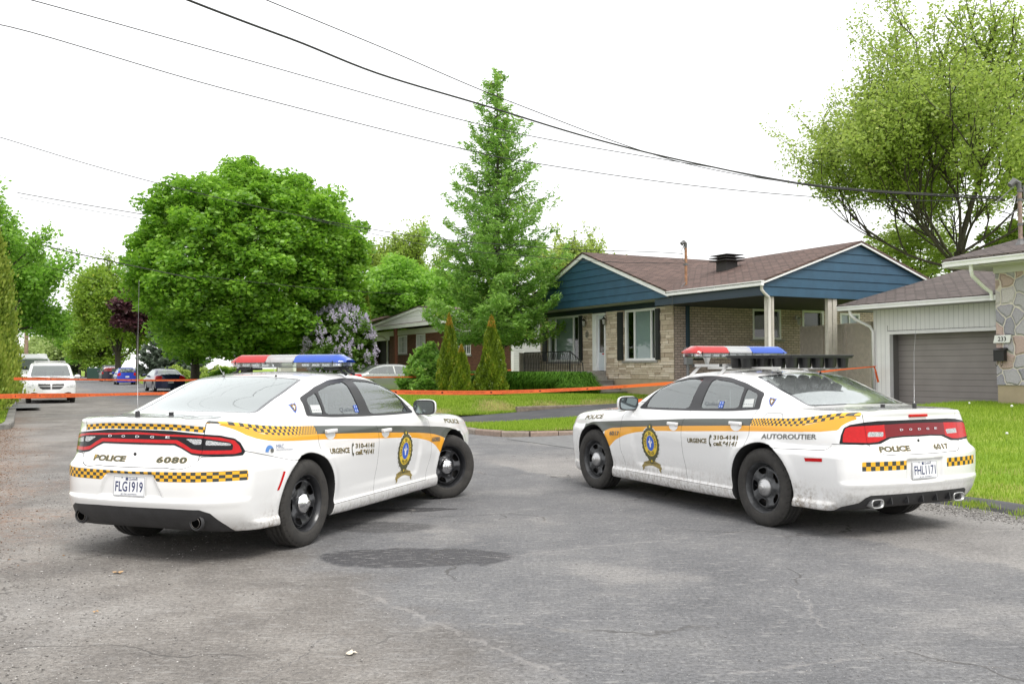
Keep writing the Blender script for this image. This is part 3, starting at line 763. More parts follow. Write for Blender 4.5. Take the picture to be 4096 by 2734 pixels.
    # bumper and boot lid bands
    def bandf(V, y0, y1, z0, z1): x, y, z = ax(V); return np.maximum(np.maximum(y0 - y, y - y1), np.maximum(np.maximum(z0 - z, z - z1), x + .55))
    def uvb(cw, rh, z1):
        return lambda V: np.stack([V[:, 1] / cw, (z1 - V[:, 2]) / rh], 1)
    if var == 0:
        bu = bu.paint(bandf(bu.V, -.868, .868, crv(np.abs(bu.V[:, 1]), [0, .20, .215, .27, .9], [.687, .687, .685, .636, .640]), crv(np.abs(bu.V[:, 1]), [0, .3, .87], [.708, .712, .718])), 4)
        put(bu, 'rear_bumper', PM, P, F, uv=uvb(.036, .0245, .712))
        zt = crv(np.abs(lid.V[:, 1]), [0, .34, .56], [1.066, 1.062, 1.046]); zb = zt - .044
        lid = lid.paint(np.maximum(np.maximum(lid.V[:, 2] - zt, zb - lid.V[:, 2]), lid.V[:, 0] + .86), 4)
        put(lid, 'boot_lid', PM, P, F, uv=lambda V: np.stack([V[:, 1] / .035, (crv(np.abs(V[:, 1]), [0, .34, .56], [1.066, 1.062, 1.046]) - V[:, 2]) / .022], 1))
    else:
        for a, b in ((.207, .68), (-.745, -.277)): bu = bu.paint(bandf(bu.V, a, b, .595, .672), 4)
        put(bu, 'rear_bumper', PM, P, F, uv=uvb(.043, .0385, .672)); put(lid, 'boot_lid', PM, P, F)
    # dark inner shell seen through the gaps and glass
    shells += [bu, lid, hood] + list(doors.values())
    put(TM.cat(shells + ([fuel] if fuel else [])), 'inner_shell', M['liner'], P, F, -.016)
    # ------------------------------------------------ fittings
    for sx, nm in ((0, 0), (3.0, 1)):
        for sg in (-1, 1):
            wheel(P, 0 if sx == 0 else 3.035, sg * .797, sg, steer if sx else 0, var)
    licence_plate(P, 'FLG1919' if var == 0 else 'FHL1171', -1.063 if var == 0 else -1.066, .592 if var == 0 else .582, R(4))
    rear, side = on_rear(F), None
    mb = MB(); mb.ell((XRC(np.array([0.]), np.array([.832]))[0] - .001, 0, .832), (.004, .0145, .0145), 8); mb.build('boot_lock', M['black'], P, smooth=True)
    r2 = on_rear(F, .0035)
    mb = MB()
    if var == 0:
        text_on(mb, 'POLICE', .415, .080, .773, .817, r2, 0, bold=.045, outline=(rear, 1)); mb.build('rear_lettering', [M['olive_ink'], M['gold_ink']], P); mb = MB(); text_on(mb, '6080', -.21, -.468, .773, .820, r2, 0, bold=.045, outline=(rear, 1), space=1.15)
    else:
        text_on(mb, 'POLICE', .485, .125, .750, .796, r2, 0, shear=.25, bold=.045, outline=(rear, 1)); mb.build('rear_lettering', [M['olive_ink'], M['gold_ink']], P); mb = MB(); text_on(mb, '6017', -.16, -.368, .749, .796, r2, 0, shear=.2, bold=.045, outline=(rear, 1), space=1.15)
    mb.build('rear_lettering', [M['olive_ink'], M['gold_ink']], P)
    mb = MB(); r3 = on_rear(F, .009); ya, yb_, za = (.272, -.282, .958) if var == 0 else (.188, -.244, .924)
    for i, ch in enumerate('DODGE'):
        yc = ya + (yb_ - ya) * i / 4; mb = MB(); text_on(mb, ch, yc + .018, yc - .018, za, za + .017, r3, 0, bold=.01); mb.build('maker_letter', M['chrome'], P)
    s1, s2 = {}, {}
    vis = -1 if var == 0 else 1
    for sg in (-1, 1):
        dx = -sg; a_ = on_side(F, sg, .0022); b_ = on_side(F, sg, .0034); mb = MB()
        fx = (lambda x: x) if dx > 0 else (lambda x: 1.40 - x)
        def tx(s, x0, x1, z0, z1, m=0, out=True, slope=0, **k):
            """z0, z1 hold at the rearmost end x0"""
            if dx < 0: x0, x1 = x1, x0; d = slope * (x0 - x1)
            else: d = 0
            mt = MB(); text_on(mt, s, x0, x1, z0 + d, z1 + d, b_, m, outline=(a_, 1) if out else None, slope=slope, **k); mt.build('side_lettering', [M['olive_ink'], M['gold_ink'], M['grey_letter']], P)
        def lo_hi(a, b): a, b = fx(a), fx(b); return (min(a, b), max(a, b))
        q = lo_hi(.315, .632); zb = .727 - .055 * (q[0] - .621); tx('URGENCE', q[0], q[1], zb, zb + .047, slope=-.055, bold=.02)
        q = lo_hi(.742, 1.093); zb = .757 - .055 * (q[0] - .753); tx('310-4141', q[0], q[1], zb, zb + .043, slope=-.055, bold=.02)
        zb = .697 - .055 * (q[0] - .75); tx('cell.*4141', q[0], q[1], zb, zb + .047, slope=-.055, shear=.12, bold=.02)
        # telephone handset
        hs_ = [(-.5, -1), (.05, -.95), (.35, -.45), (.1, -.35), (-.02, -.45), (-.12, 0), (-.02, .45), (.1, .35), (.35, .45), (.05, .95), (-.5, 1)]
        hs2 = [(.35, .98), (.48, .62), (.15, .48), (-.02, .58), (-.12, .2), (-.12, -.2), (-.02, -.58), (.15, -.48), (.48, -.62), (.35, -.98), (-.1, -.95), (-.38, -.5), (-.45, 0), (-.38, .5), (-.1, .95)]
        hc = np.array([(fx(.69) + dx * .042 * u, .750 - .055 * (fx(.69) - .69) + .060 * v) for u, v in hs2])
        bm = __import__('bmesh').new(); import bmesh
        vs = [bm.verts.new((p[0], p[1], 0)) for p in hc]; f = bm.faces.new(vs); bmesh.ops.triangulate(bm, faces=[f]); bm.verts.index_update()
        tri = [tuple(v.index for v in f.verts) for f in bm.faces]; bm.free(); decal(mb, hc, tri, b_, 0)
        tx('POLICE', 2.78, 3.24, .874, .924, slope=-.08, shear=.2 if var else 0, bold=.02)
        tx('6080' if var == 0 else '6017', 2.395, 2.60, .690, .742, out=False, m=2, slope=-.045, bold=.03)
        if var == 1 and sg > 0: tx('AUTOROUTIER', -.65, -.015, .848, .895, out=False, m=2, slope=-.055, bold=.02)
        mb.build('phone_symbol', [M['olive_ink'], M['gold_ink'], M['grey_letter']], P)
    crest(P, F, vis); shield(P, F, vis)
    if var == 0:
        a_ = on_side(F, -1, .0022); b_ = on_side(F, -1, .0034); mb = MB()
        an = np.linspace(R(175), R(20), 12); o_ = [(-.490 + .052 * math.cos(t), .826 + .056 * math.sin(t)) for t in an]; i_ = [(-.475 + .030 * math.cos(t), .824 + .030 * math.sin(t)) for t in an[::-1]]
        decal(mb, np.array(o_ + i_), [(k, k + 1, 22 - k, 23 - k) for k in range(11)], a_, 0, .03); decal(mb, disc(-.462, .838, .020, .018, 16), [tuple(range(16))], b_, 1, .03)
        text_on(mb, 'MRC', -.41, -.315, .850, .882, b_, 2, slope=-.05); text_on(mb, 'BEAUHARNOIS-SALABERRY', -.41, -.205, .833, .843, b_, 2, slope=-.05)
        mb.build('county_sticker', [mat('sticker_blue', (.10, .25, .60), .4), M['grey_letter'], mat('sticker_ink', (.22, .26, .38), .4)], P)
    # window stickers
    for sg in (vis,):
        dx = -sg; c_ = on_side(F, sg, .000); mb = MB()
        x0, x1 = (.66, .90) if dx > 0 else (.93, .71)
        text_on(mb, 'Québec', x0, x1, 1.085, 1.13, c_, 0, slope=-.01)
        for i in (0, 1):
            for j in (0, 1):
                xa = (.905 + i * .034) if dx > 0 else (.70 - i * .034); decal(mb, np.array([(xa, 1.076 + j * .034), (xa + dx * .031, 1.076 + j * .034), (xa + dx * .031, 1.107 + j * .034), (xa, 1.107 + j * .034)]), [(0, 1, 2, 3)], c_, 1)
                decal(mb, disc(xa + dx * .0155, 1.0915 + j * .034, .006, .009, 8), [tuple(range(8))], on_side(F, sg, .0015), 2)
        mb.build('window_sticker', [M['glass_ink'], M['blue_ink'], M['sticker_white']], P); mb = MB()
        pz = [(.21, 1.105), (.355, 1.10), (.355, 1.165), (.21, 1.17)] if var == 0 else [(.21, 1.10), (.345, 1.095), (.345, 1.17), (.22, 1.18)]
        decal(mb, np.array(pz), [(0, 1, 2, 3)], c_, 2)
        text_on(mb, '- - - - -', (.225 if dx > 0 else .34), (.34 if dx > 0 else .225), 1.12, 1.128, on_side(F, sg, .001), 0)
        mb.build('window_sticker', [M['glass_ink'], M['blue_ink'], M['sticker_white']], P)
    # boot and roof numbers
    t1 = on_top(F, .0022); mb = MB(); num = '6080' if var == 0 else '6017'
    V2, F2, A2 = text2d(num, 0, .02); xa, xb = (-.90, -.545)
    U2 = np.stack([xa + V2[:, 1] * (xb - xa), .53 - V2[:, 0] * 1.06], 1); decal(mb, U2, F2, t1, 0, .06)
    xa, xb = .62, 1.02
    mb.build('boot_number', M['soft_grey_ink'], P)
    # mirrors
    for sg in (-1, 1):
        mb = MB(); Tm = (rotm(0, 0, sg * R(-12)), np.array([2.175, sg * .965, 1.072]))
        mb.ell((0, 0, 0), (1, 1, 1), 12, 0); Vv = mb.V[-1]; n_ = np.sign(Vv) * np.abs(Vv) ** .62
        n_[:, 0] = np.where(n_[:, 0] < 0, n_[:, 0] * .35, n_[:, 0]); n_ = n_ * np.array([.085, .125, .083]); mb.V[-1] = n_ @ Tm[0].T + Tm[1]
        mb.tube([(2.17, sg * .82, 1.035), (2.17, sg * .93, 1.035)], [.03, .026], 10, 1)
        o = mb.build('wing_mirror', [M['paint'], M['trim']], P, smooth=True)
        mg = MB(); fr_ = []
        for k, (ry, rz, xx, mm) in enumerate(((.117, .078, -.031, 0), (.100, .064, -.034, 1))):
            a = np.linspace(0, 2 * math.pi, 40, endpoint=False); c, s_ = np.cos(a), np.sin(a)
            pts = np.stack([np.full(40, xx), ry * np.sign(c) * np.abs(c) ** .5, rz * np.sign(s_) * np.abs(s_) ** .5], 1)
            pts = pts @ Tm[0].T + Tm[1]; mg.add(pts, [tuple(range(40))], mm)
        mg.build('mirror_glass', [M['trim'], M['mirror']], o)
    # exhausts
    for sg in (-1, 1):
        mb = MB()
        if var == 0:
            xe_ = XRC(np.array([.55]), np.array([.33]))[0]
            mb.lathe([(.066, .012), (.060, -.006), (.053, -.010), (.048, -.003)], 32, 'x', (xe_ - .012, sg * .553, .330), 2); mb.lathe([(.049, -.004), (.0001, -.004)], 28, 'x', (xe_ - .012, sg * .553, .330), 1); mb.lathe([(.036, -.0045), (.036, -.008), (.039, -.008), (.040, -.0045)], 24, 'x', (xe_ - .012, sg * .550, .327), 3)
        else:
            n = 32; a = np.linspace(0, 2 * math.pi, n, endpoint=False); V0 = []
            for (ry, rz, xx) in ((.060, .031, .10), (.072, .041, .0), (.070, .039, -.006), (.060, .030, -.004), (.056, .027, .03), (.05, .022, .1)):
                c, s_ = np.cos(a), np.sin(a); V0.append(np.stack([np.full(n, -1.005 + xx) + .06 * 0, sg * .505 + ry * np.sign(c) * np.abs(c) ** .6, .308 + rz * np.sign(s_) * np.abs(s_) ** .6], 1))
            V0 = np.vstack(V0); Fc = [(i * n + j, i * n + (j + 1) % n, (i + 1) * n + (j + 1) % n, (i + 1) * n + j) for i in range(5) for j in range(n)]
            mb.add(V0, Fc, 0); mb.add(V0[5 * n:], [tuple(range(n))], 1)
        mb.build('exhaust_tip', [M['chrome_dull'], mat('pipe_hole', (.002, .002, .002), 1, spec=0), M['valance'], M['brake']], P, smooth=True)
    if var == 1:
        mb = MB()
        for y in np.linspace(-.36, .36, 5):
            x = XRC(np.array([y]), np.array([.34]))[0]; mb.extr([(x - .028, y - .004, .30), (x - .012, y - .004, .375), (x + .02, y - .004, .375), (x + .03, y - .004, .29)], (0, .008, 0))
        mb.build('diffuser_fin', M['valance'], P)
        mb = MB(); mb.rbox(-.985, -.962, -.148, .078, 1.038, 1.062, .006); mb.build('brake_light', M['lamp_red'], P)
    # side reflectors
    for sg in (-1, 1):
        mb = MB(); a_ = on_side(F, sg, .004)
        pl = [(-.395, .668), (-.372, .664), (-.44, .523), (-.462, .523)] if var == 0 else [(-.565, .684), (-.752, .694), (-.752, .664), (-.575, .654)]
        decal(mb, np.array(pl), [(0, 1, 2, 3)], a_, 0, .03)
        mb.build('side_reflector', [M['lamp_red'], M['black']], P)
    # antennas
    for y in (.285, -.285): antenna(P, .455, y, TOPC(np.array([.455]), np.array([y]))[0] - .002, .19 if var == 0 else .20, lean=(-.35, (.6 if y > 0 else .25) if var == 0 else .12))
    zb = TOPC(np.array([-.88]), np.array([-.09]))[0]
    ya = .085 if var == 0 else -.095
    mb = MB(); mb.lathe([(.0185, 0), (.0185, .042), (.016, .046), (.006, .05)], 16, 'z', (-.885, ya, zb - .002), 0); mb.tube([(-.885, ya, zb + .04), (-.885, ya, zb + .10)], .0045, 8, 1)
    Ht = 1.08 if var == 0 else .93
    mb.tube([(-.885, ya, zb + .08), (-.89, ya + .0, zb + .5), (-.885, ya + (-.005 if var == 0 else -.06), zb + Ht)], .0016, 6, 1); mb.build('whip_antenna', [M['black'], M['antenna']], P, smooth=True)
    mb = MB(); ya = .13 if var == 0 else .13
    ys_ = -.03 if var == 0 else .03
    mb.lathe([(.022, 0), (.018, .018), (.023, .026), (.02, .03), (.0001, .031)], 18, 'z', (-.70, ys_ * 0 + (-.085 if var == 0 else .095), TOPC(np.array([-.7]), np.array([.05]))[0] - .002), 0); mb.build('antenna_mount', M['black'], P, smooth=True)
    # cabin
    for y in (.38, -.38): seat(P, 'front_seat', 1.35, y - .24, y + .24, .52, 1.12)
    seat(P, 'rear_seat', .32, -.66, .66, .52, 1.06, .3, True, 3)
    mb = MB(); mb.rbox(2.0, 2.35, -.74, .74, .72, .985, .05); mb.rbox(1.92, 2.05, .2, .55, .86, 1.02, .03); mb.box(-.2, 2.3, -.8, .8, .34, .36)
    mb.rbox(-.45, .12, -.68, .68, .95, 1.06, .03)
    mb.build('dashboard', M['seat'], P)
    mb = MB(); a = np.linspace(0, 2 * math.pi, 33); Ts = (rotm(0, R(-62), 0), np.array([1.86, .38, .97]))
    pts = np.stack([np.cos(a) * .185, np.sin(a) * .185, 0 * a], 1) @ Ts[0].T + Ts[1]; mb.tube(pts, .014, 8, cap=False); mb.ell(tuple(Ts[1]), (.03, .06, .05), 6); mb.build('steering_wheel', M['liner'], P, smooth=True)
    if True:
        mb = MB(); mb.box(.78, .80, -.62, .62, .6, 1.25); mb.build('partition', M['partition'], P)
    # light bar
    if var == 0:
        light_bar(P, 1.147, 1.492, .662, 0); mb = MB()
        for sg in (-1, 1):
            for q in (-.05, .05): mb.tube([(1.147 + q, sg * .56, 1.50), (1.147 + q * 1.3, sg * .60, 1.455), (1.147 + q * 1.6, sg * .66, 1.425)], [.016, .012, .014], 8)
            mb.rbox(1.05, 1.25, sg * .5 - .09, sg * .5 + .09, 1.47, 1.494, .008)
        mb.build('light_bar_mount', M['black'], P, smooth=True)
    else:
        light_bar(P, 1.46, 1.585, .68, 1); mb = MB()
        for xx in (1.43, .96):
            mb.box(xx - .022, xx + .022, -.60, .60, 1.487, 1.517, 0)
            for sg in (-1, 1):
                mb.extr([(xx - .035, sg * .655, 1.375), (xx + .035, sg * .655, 1.375), (xx + .028, sg * .52, 1.492), (xx - .028, sg * .52, 1.492)], (0, -sg * .012, .008), 0)
                mb.box(xx - .0225, xx + .0225, sg * .60, sg * .606, 1.4865, 1.5175, 1)
        for y in (.40, -.40): mb.box(.30, 1.42, y - .016, y + .016, 1.462, 1.486, 0); mb.lathe([(.02, 0), (.035, .06), (.045, .075)], 12, 'z', (1.45, y, 1.515), 0)
        mb.build('roof_rack', [M['rack'], M['black']], P)
        for (bx, ya, yb_) in ((.78, .0, .55), (.36, -.49, .34)):
            mb = MB(); mb.rbox(bx - .16, bx + .16, ya, yb_, 1.572, 1.600, .012, 0); mb.rbox(bx - .165, bx + .165, ya - .006, yb_ + .006, 1.590, 1.606, .006, 0)
            n = 3 if yb_ - ya < .7 else 5
            for i in range(n):
                for sx in (-1, 1):
                    mb.lathe([(.062, 1.575), (.050, 1.475), (.044, 1.470), (.0001, 1.470)], 18, 'z', (bx + sx * .08, ya + .07 + (yb_ - ya - .14) * i / (n - 1), 0), 0)
            mb.build('traffic_light_tray', M['tray'], P, smooth=False)
# ---------------------------------------------------------------- materials of the patrol cars
def _paint(dirt):
    def fn(b):
        x, y, z = b.xyz(b.coord()); p = b.coord()
        st = b.n.new('ShaderNodeMapping'); st.inputs['Scale'].default_value = (9, 9, 1.6); b.link(p, st.inputs[0])
        n1 = b.noise(3.0, 6, .65, st.outputs[0]); n2 = b.noise(26, 5, .7); n3 = b.noise(2.2, 3, .5)
        low = b.math('SUBTRACT', 1, b.step(z, .19, .62 if dirt else .42))
        m = b.math('MULTIPLY', b.math('POWER', low, 1.3), b.math('MULTIPLY', b.step(n1, .25, .62), b.step(n2, .2, .8)))
        arch = b.math('SUBTRACT', 1, b.step(b.math('ABSOLUTE', b.math('ADD', x, .50)), .05, .22))
        m = b.math('ADD', m, b.math('MULTIPLY', b.math('MULTIPLY', arch, b.math('SUBTRACT', 1, b.step(z, .25, .55))), b.math('MULTIPLY', b.step(n2, .35, .8), .75)), clamp=True)
        m = b.math('MULTIPLY', m, 1.0 if dirt else .85, clamp=True)
        b.base(b.mix(m, (.82, .82, .815), (.24, .20, .155)))
        b.link(b.math('ADD', .24, b.math('MULTIPLY', m, .5)), b.p.inputs['Roughness'])
        b.p.inputs['Coat Weight'].default_value = 1.0; b.p.inputs['Coat Roughness'].default_value = .05
    return fn
def _chk(b):
    n = b.n.new('ShaderNodeTexChecker'); n.inputs['Scale'].default_value = 1; n.inputs[1].default_value = (.82, .43, .02, 1); n.inputs[2].default_value = (.045, .05, .045, 1)
    uv = b.coord('UV'); ad = b.n.new('ShaderNodeVectorMath'); ad.operation = 'ADD'; ad.inputs[1].default_value = (200.0, 200.0, .5); b.link(uv, ad.inputs[0])
    b.link(ad.outputs[0], n.inputs['Vector']); b.base(n.outputs['Color'])
def _glass(tint, refl, drops=0, a=.5, dc=(.55, .58, .58), fk=1.1):
    def fn(b):
        # dusty automotive glass: part mirror, part see-through
        g = b.n.new('ShaderNodeBsdfGlossy'); g.inputs['Roughness'].default_value = .035; g.inputs['Color'].default_value = (.95, 1, .99, 1)
        t = b.n.new('ShaderNodeBsdfTransparent'); t.inputs[0].default_value = (*tint, 1)
        lw = b.n.new('ShaderNodeFresnel'); lw.inputs[0].default_value = 1.5
        d = b.n.new('ShaderNodeBsdfDiffuse'); d.inputs[0].default_value = (*dc, 1)
        m0 = b.n.new('ShaderNodeMixShader'); m0.inputs[0].default_value = a; b.link(t.outputs[0], m0.inputs[1]); b.link(d.outputs[0], m0.inputs[2])
        m1 = b.n.new('ShaderNodeMixShader'); geo = b.n.new('ShaderNodeNewGeometry'); front = b.math('SUBTRACT', 1, geo.outputs['Backfacing']); b.link(b.math('MULTIPLY', front, b.math('ADD', refl, b.math('MULTIPLY', lw.outputs[0], fk), clamp=True)), m1.inputs[0]); b.link(m0.outputs[0], m1.inputs[1]); b.link(g.outputs[0], m1.inputs[2])
        if drops:
            v = b.voro(95); bp = b.n.new('ShaderNodeBump'); bp.inputs['Strength'].default_value = drops; bp.inputs['Distance'].default_value = .004
            b.link(b.math('SUBTRACT', 1, b.step(v['Distance'], .0, .35)), bp.inputs['Height']); b.link(bp.outputs[0], g.inputs['Normal'])
            b.link(b.math('MULTIPLY', b.math('SUBTRACT', 1, b.step(v['Distance'], .0, .30)), b.step(b.noise(7, 3), .35, .6)), m0.inputs[0]) if False else None
        b.link(m1.outputs[0], b.out.inputs[0])
    return fn
def _tyre(b):
    x, y, z = b.xyz(b.coord()); ang = b.math('ARCTAN2', z, x); rad = b.math('SQRT', b.math('ADD', b.math('MULTIPLY', x, x), b.math('MULTIPLY', z, z)))
    w_ = b.math('ADD', b.math('MULTIPLY', ang, 36), b.math('MULTIPLY', b.math('ABSOLUTE', y), 60))
    tr = b.math('MULTIPLY', b.step(b.math('SINE', w_), .72, .9), b.math('MULTIPLY', b.step(rad, .338, .35), b.step(b.math('ABSOLUTE', y), .035, .05)))
    sw = b.math('MULTIPLY', b.step(b.math('SINE', b.math('MULTIPLY', rad, 620)), .5, .9), b.math('MULTIPLY', b.step(rad, .255, .262), b.math('SUBTRACT', 1, b.step(rad, .272, .28))))
    b.bump(b.math('SUBTRACT', b.math('MULTIPLY', b.noise(180, 3), .12), b.math('ADD', tr, b.math('MULTIPLY', sw, .25))), .9, .006)
    n = b.noise(9, 6, .7); b.base(b.ramp(n, [(.3, (.022, .021, .020)), (.62, (.045, .042, .038)), (.8, (.075, .067, .056))]))
CM = dict(
    paint=mat('white_car_paint', fn=_paint(0)), paint_dirty=mat('white_car_paint_splashed', fn=_paint(1)),
    stripe_dark=mat('stripe_grey_green', (.058, .066, .055), .35, coat=.4), stripe_yellow=mat('stripe_amber', (.80, .36, .018), .35, coat=.3),
    checks=mat('amber_black_checks', rough=.4, fn=_chk), band_checks=mat('amber_black_band', rough=.4, fn=_chk),
    recess=mat('handle_recess', (.62, .62, .62), .35), tyre=mat('tyre_rubber', rough=.85, fn=_tyre),
    rim=mat('rim_black', (.030, .031, .034), .30, .3, var=.3, vscale=12, coat=.3), rim_dirty=mat('rim_dusty', (.075, .077, .080), .5, .4, var=.5, vscale=14),
    black=mat('black_plastic', (.018, .018, .019), .45), brake=mat('brake_steel', (.12, .11, .10), .5, .8), chrome=mat('chrome', (.75, .75, .76), .12, 1), chrome_dull=mat('satin_metal', (.52, .52, .52), .36, .85),
    plate=mat('plate_white', (.78, .79, .80), .4), plate_ink=mat('plate_blue_ink', (.025, .035, .12), .4), grey_ink=mat('dark_grey_ink', (.16, .17, .20), .5),
    white_ink=mat('white_ink', (.8, .8, .8), .4), wreath=mat('wreath_olive', (.085, .085, .04), .5, var=.6, vscale=160), yellow_ink=mat('crest_yellow', (.72, .52, .05), .45), blue_ink=mat('crest_blue', (.045, .13, .55), .4),
    ribbon=mat('ribbon_gold', (.26, .20, .06), .5, var=.4, vscale=60), brown_check=mat('shield_brown', (.25, .14, .04), .5, fn=lambda b: b.base(b.ramp(b.voro(70)['Distance'], [(.3, (.45, .25, .03)), (.45, (.10, .07, .03))]))),
    lens_red=mat('red_dome', fn=_glass((.9, .05, .05), .02, 0, .6, (.62, .035, .035), .8)), lens_clear=mat('clear_dome', fn=_glass((.9, .92, .92), .03, 0, .5, (.62, .62, .62), .8)), lens_blue=mat('blue_dome', fn=_glass((.05, .16, .85), .02, 0, .6, (.045, .13, .62), .8)),
    lens_low=mat('clear_lower_lens', fn=_glass((.86, .89, .90), .03, 0, .12, (.4, .4, .4), .8)), silver=mat('lamp_silver', (.68, .69, .70), .3, .7), lamp_glass=mat('lamp_bead', (.9, .9, .9), .1),
    antenna=mat('antenna_steel', (.45, .45, .46), .35, .8), seat=mat('seat_cloth', (.045, .047, .050), .8), well=mat('wheel_well', (.016, .016, .016), .9, var=.4, vscale=10), trim=mat('window_trim', (.030, .030, .033), .42),
    side_glass=mat('side_glass', fn=_glass((.72, .80, .78), .16, .12, .05)), rear_glass=mat('rear_glass', fn=_glass((.66, .74, .73), .26, .25, .20)), frit=mat('glass_border', (.05, .055, .06), .12, coat=1),
    gloss_black=mat('gloss_black', (.008, .008, .009), .18, spec=.25), lamp_red=mat('red_lens', (.50, .004, .006), .25, spec=.3, coat=.1, var=.12, vscale=40), lamp_dark=mat('dark_red_lens', (.17, .002, .006), .2, spec=.3, coat=.15), lamp_clear=mat('reversing_lens', (.62, .64, .64), .12, .3, fn=lambda b: b.base(b.ramp(b.voro(120)['Distance'], [(.1, (.75, .77, .77)), (.6, (.30, .31, .31))]))),
    valance=mat('valance_plastic', (.032, .032, .034), .6, var=.25, vscale=8, bump=.1, bscale=400), liner=mat('cabin_liner', (.020, .020, .021), .9),
    olive_ink=mat('olive_lettering', (.075, .075, .045), .4), gold_ink=mat('gold_outline', (.55, .36, .05), .4), grey_letter=mat('grey_lettering', (.12, .12, .11), .4), glass_ink=mat('window_lettering', (.16, .18, .20), .5), sticker_white=mat('sticker_white', (.62, .64, .63), .5),
    soft_grey_ink=mat('boot_number_grey', (.30, .31, .31), .3, coat=.6), mirror=mat('mirror_glass', (.24, .28, .29), .04, 1), partition=mat('partition_mesh', (.20, .21, .22), .6, fn=lambda b: b.link(b.math('MULTIPLY', b.math('GREATER_THAN', b.math('FRACT', b.math('MULTIPLY', b.xyz(b.coord())[1], 30)), .5), .8), b.p.inputs['Alpha'])), rack=mat('rack_aluminium', (.60, .60, .59), .45, .35), tray=mat('black_tray', (.012, .012, .013), .35),
)
CAR_L = thing('police_car', 'white patrol car numbered 6080 with black racetrack tail lamp strip, parked at the left', 'police car', (-2.5745, 8.179, 0), 1.2233)
patrol_car(CAR_L, 0, R(-33))
CAR_R = thing('police_car', 'white patrol car numbered 6017 with AUTOROUTIER on its side and black roof trays', 'police car', (3.1469, 9.1702, 0), 2.0258)
patrol_car(CAR_R, 1, R(2))
# ---------------------------------------------------------------- ground, street, lawns
def hgt(t, s):
    """height of the lawns"""
    t = np.asarray(t, float); s = np.asarray(s, float)
    n = .03 * np.sin(t * 1.7 + s * .9) + .02 * np.sin(s * 2.3 - t)
    h1 = .10 + (.40 * sstep(s, 24.9, 26.2) * (1 - .55 * sstep(s, 34, 42))) * sstep(t, 9.4, 12.5) + n * .6
    h2 = .12 + .20 * sstep(t, 10, 19) + n * .3
    h3 = .04 + .58 * sstep(t, 9.0, 19.0) + n * .4
    return np.where(s > 24.6, h1, np.where(s > 16, h2, h3))
def stpatch(name, g, t0, t1, s0, s1, step, zf, m):
    tt = np.arange(t0, t1 + step, step); ss = np.arange(s0, s1 + step, step)
    A, B = np.meshgrid(tt, ss, indexing='ij'); V = np.stack([A.ravel(), B.ravel(), 0 * A.ravel()], 1); k = len(ss)
    i, j = np.meshgrid(np.arange(len(tt) - 1), np.arange(k - 1), indexing='ij'); a = (i * k + j).ravel()
    T = np.vstack([np.stack([a, a + k, a + k + 1], 1), np.stack([a, a + k + 1, a + 1], 1)])
    tm = TM(V, T); 
    if g is not None: tm, _ = tm.clip(g(V[:, 0], V[:, 1]))
    P = tm.V; Z = zf(P[:, 0], P[:, 1]); W_ = P[:, :1] * GW + P[:, 1:2] * GU; W_[:, 2] = Z
    o = new_obj(name, W_, tm.T, m); o['kind'] = 'structure'; return o
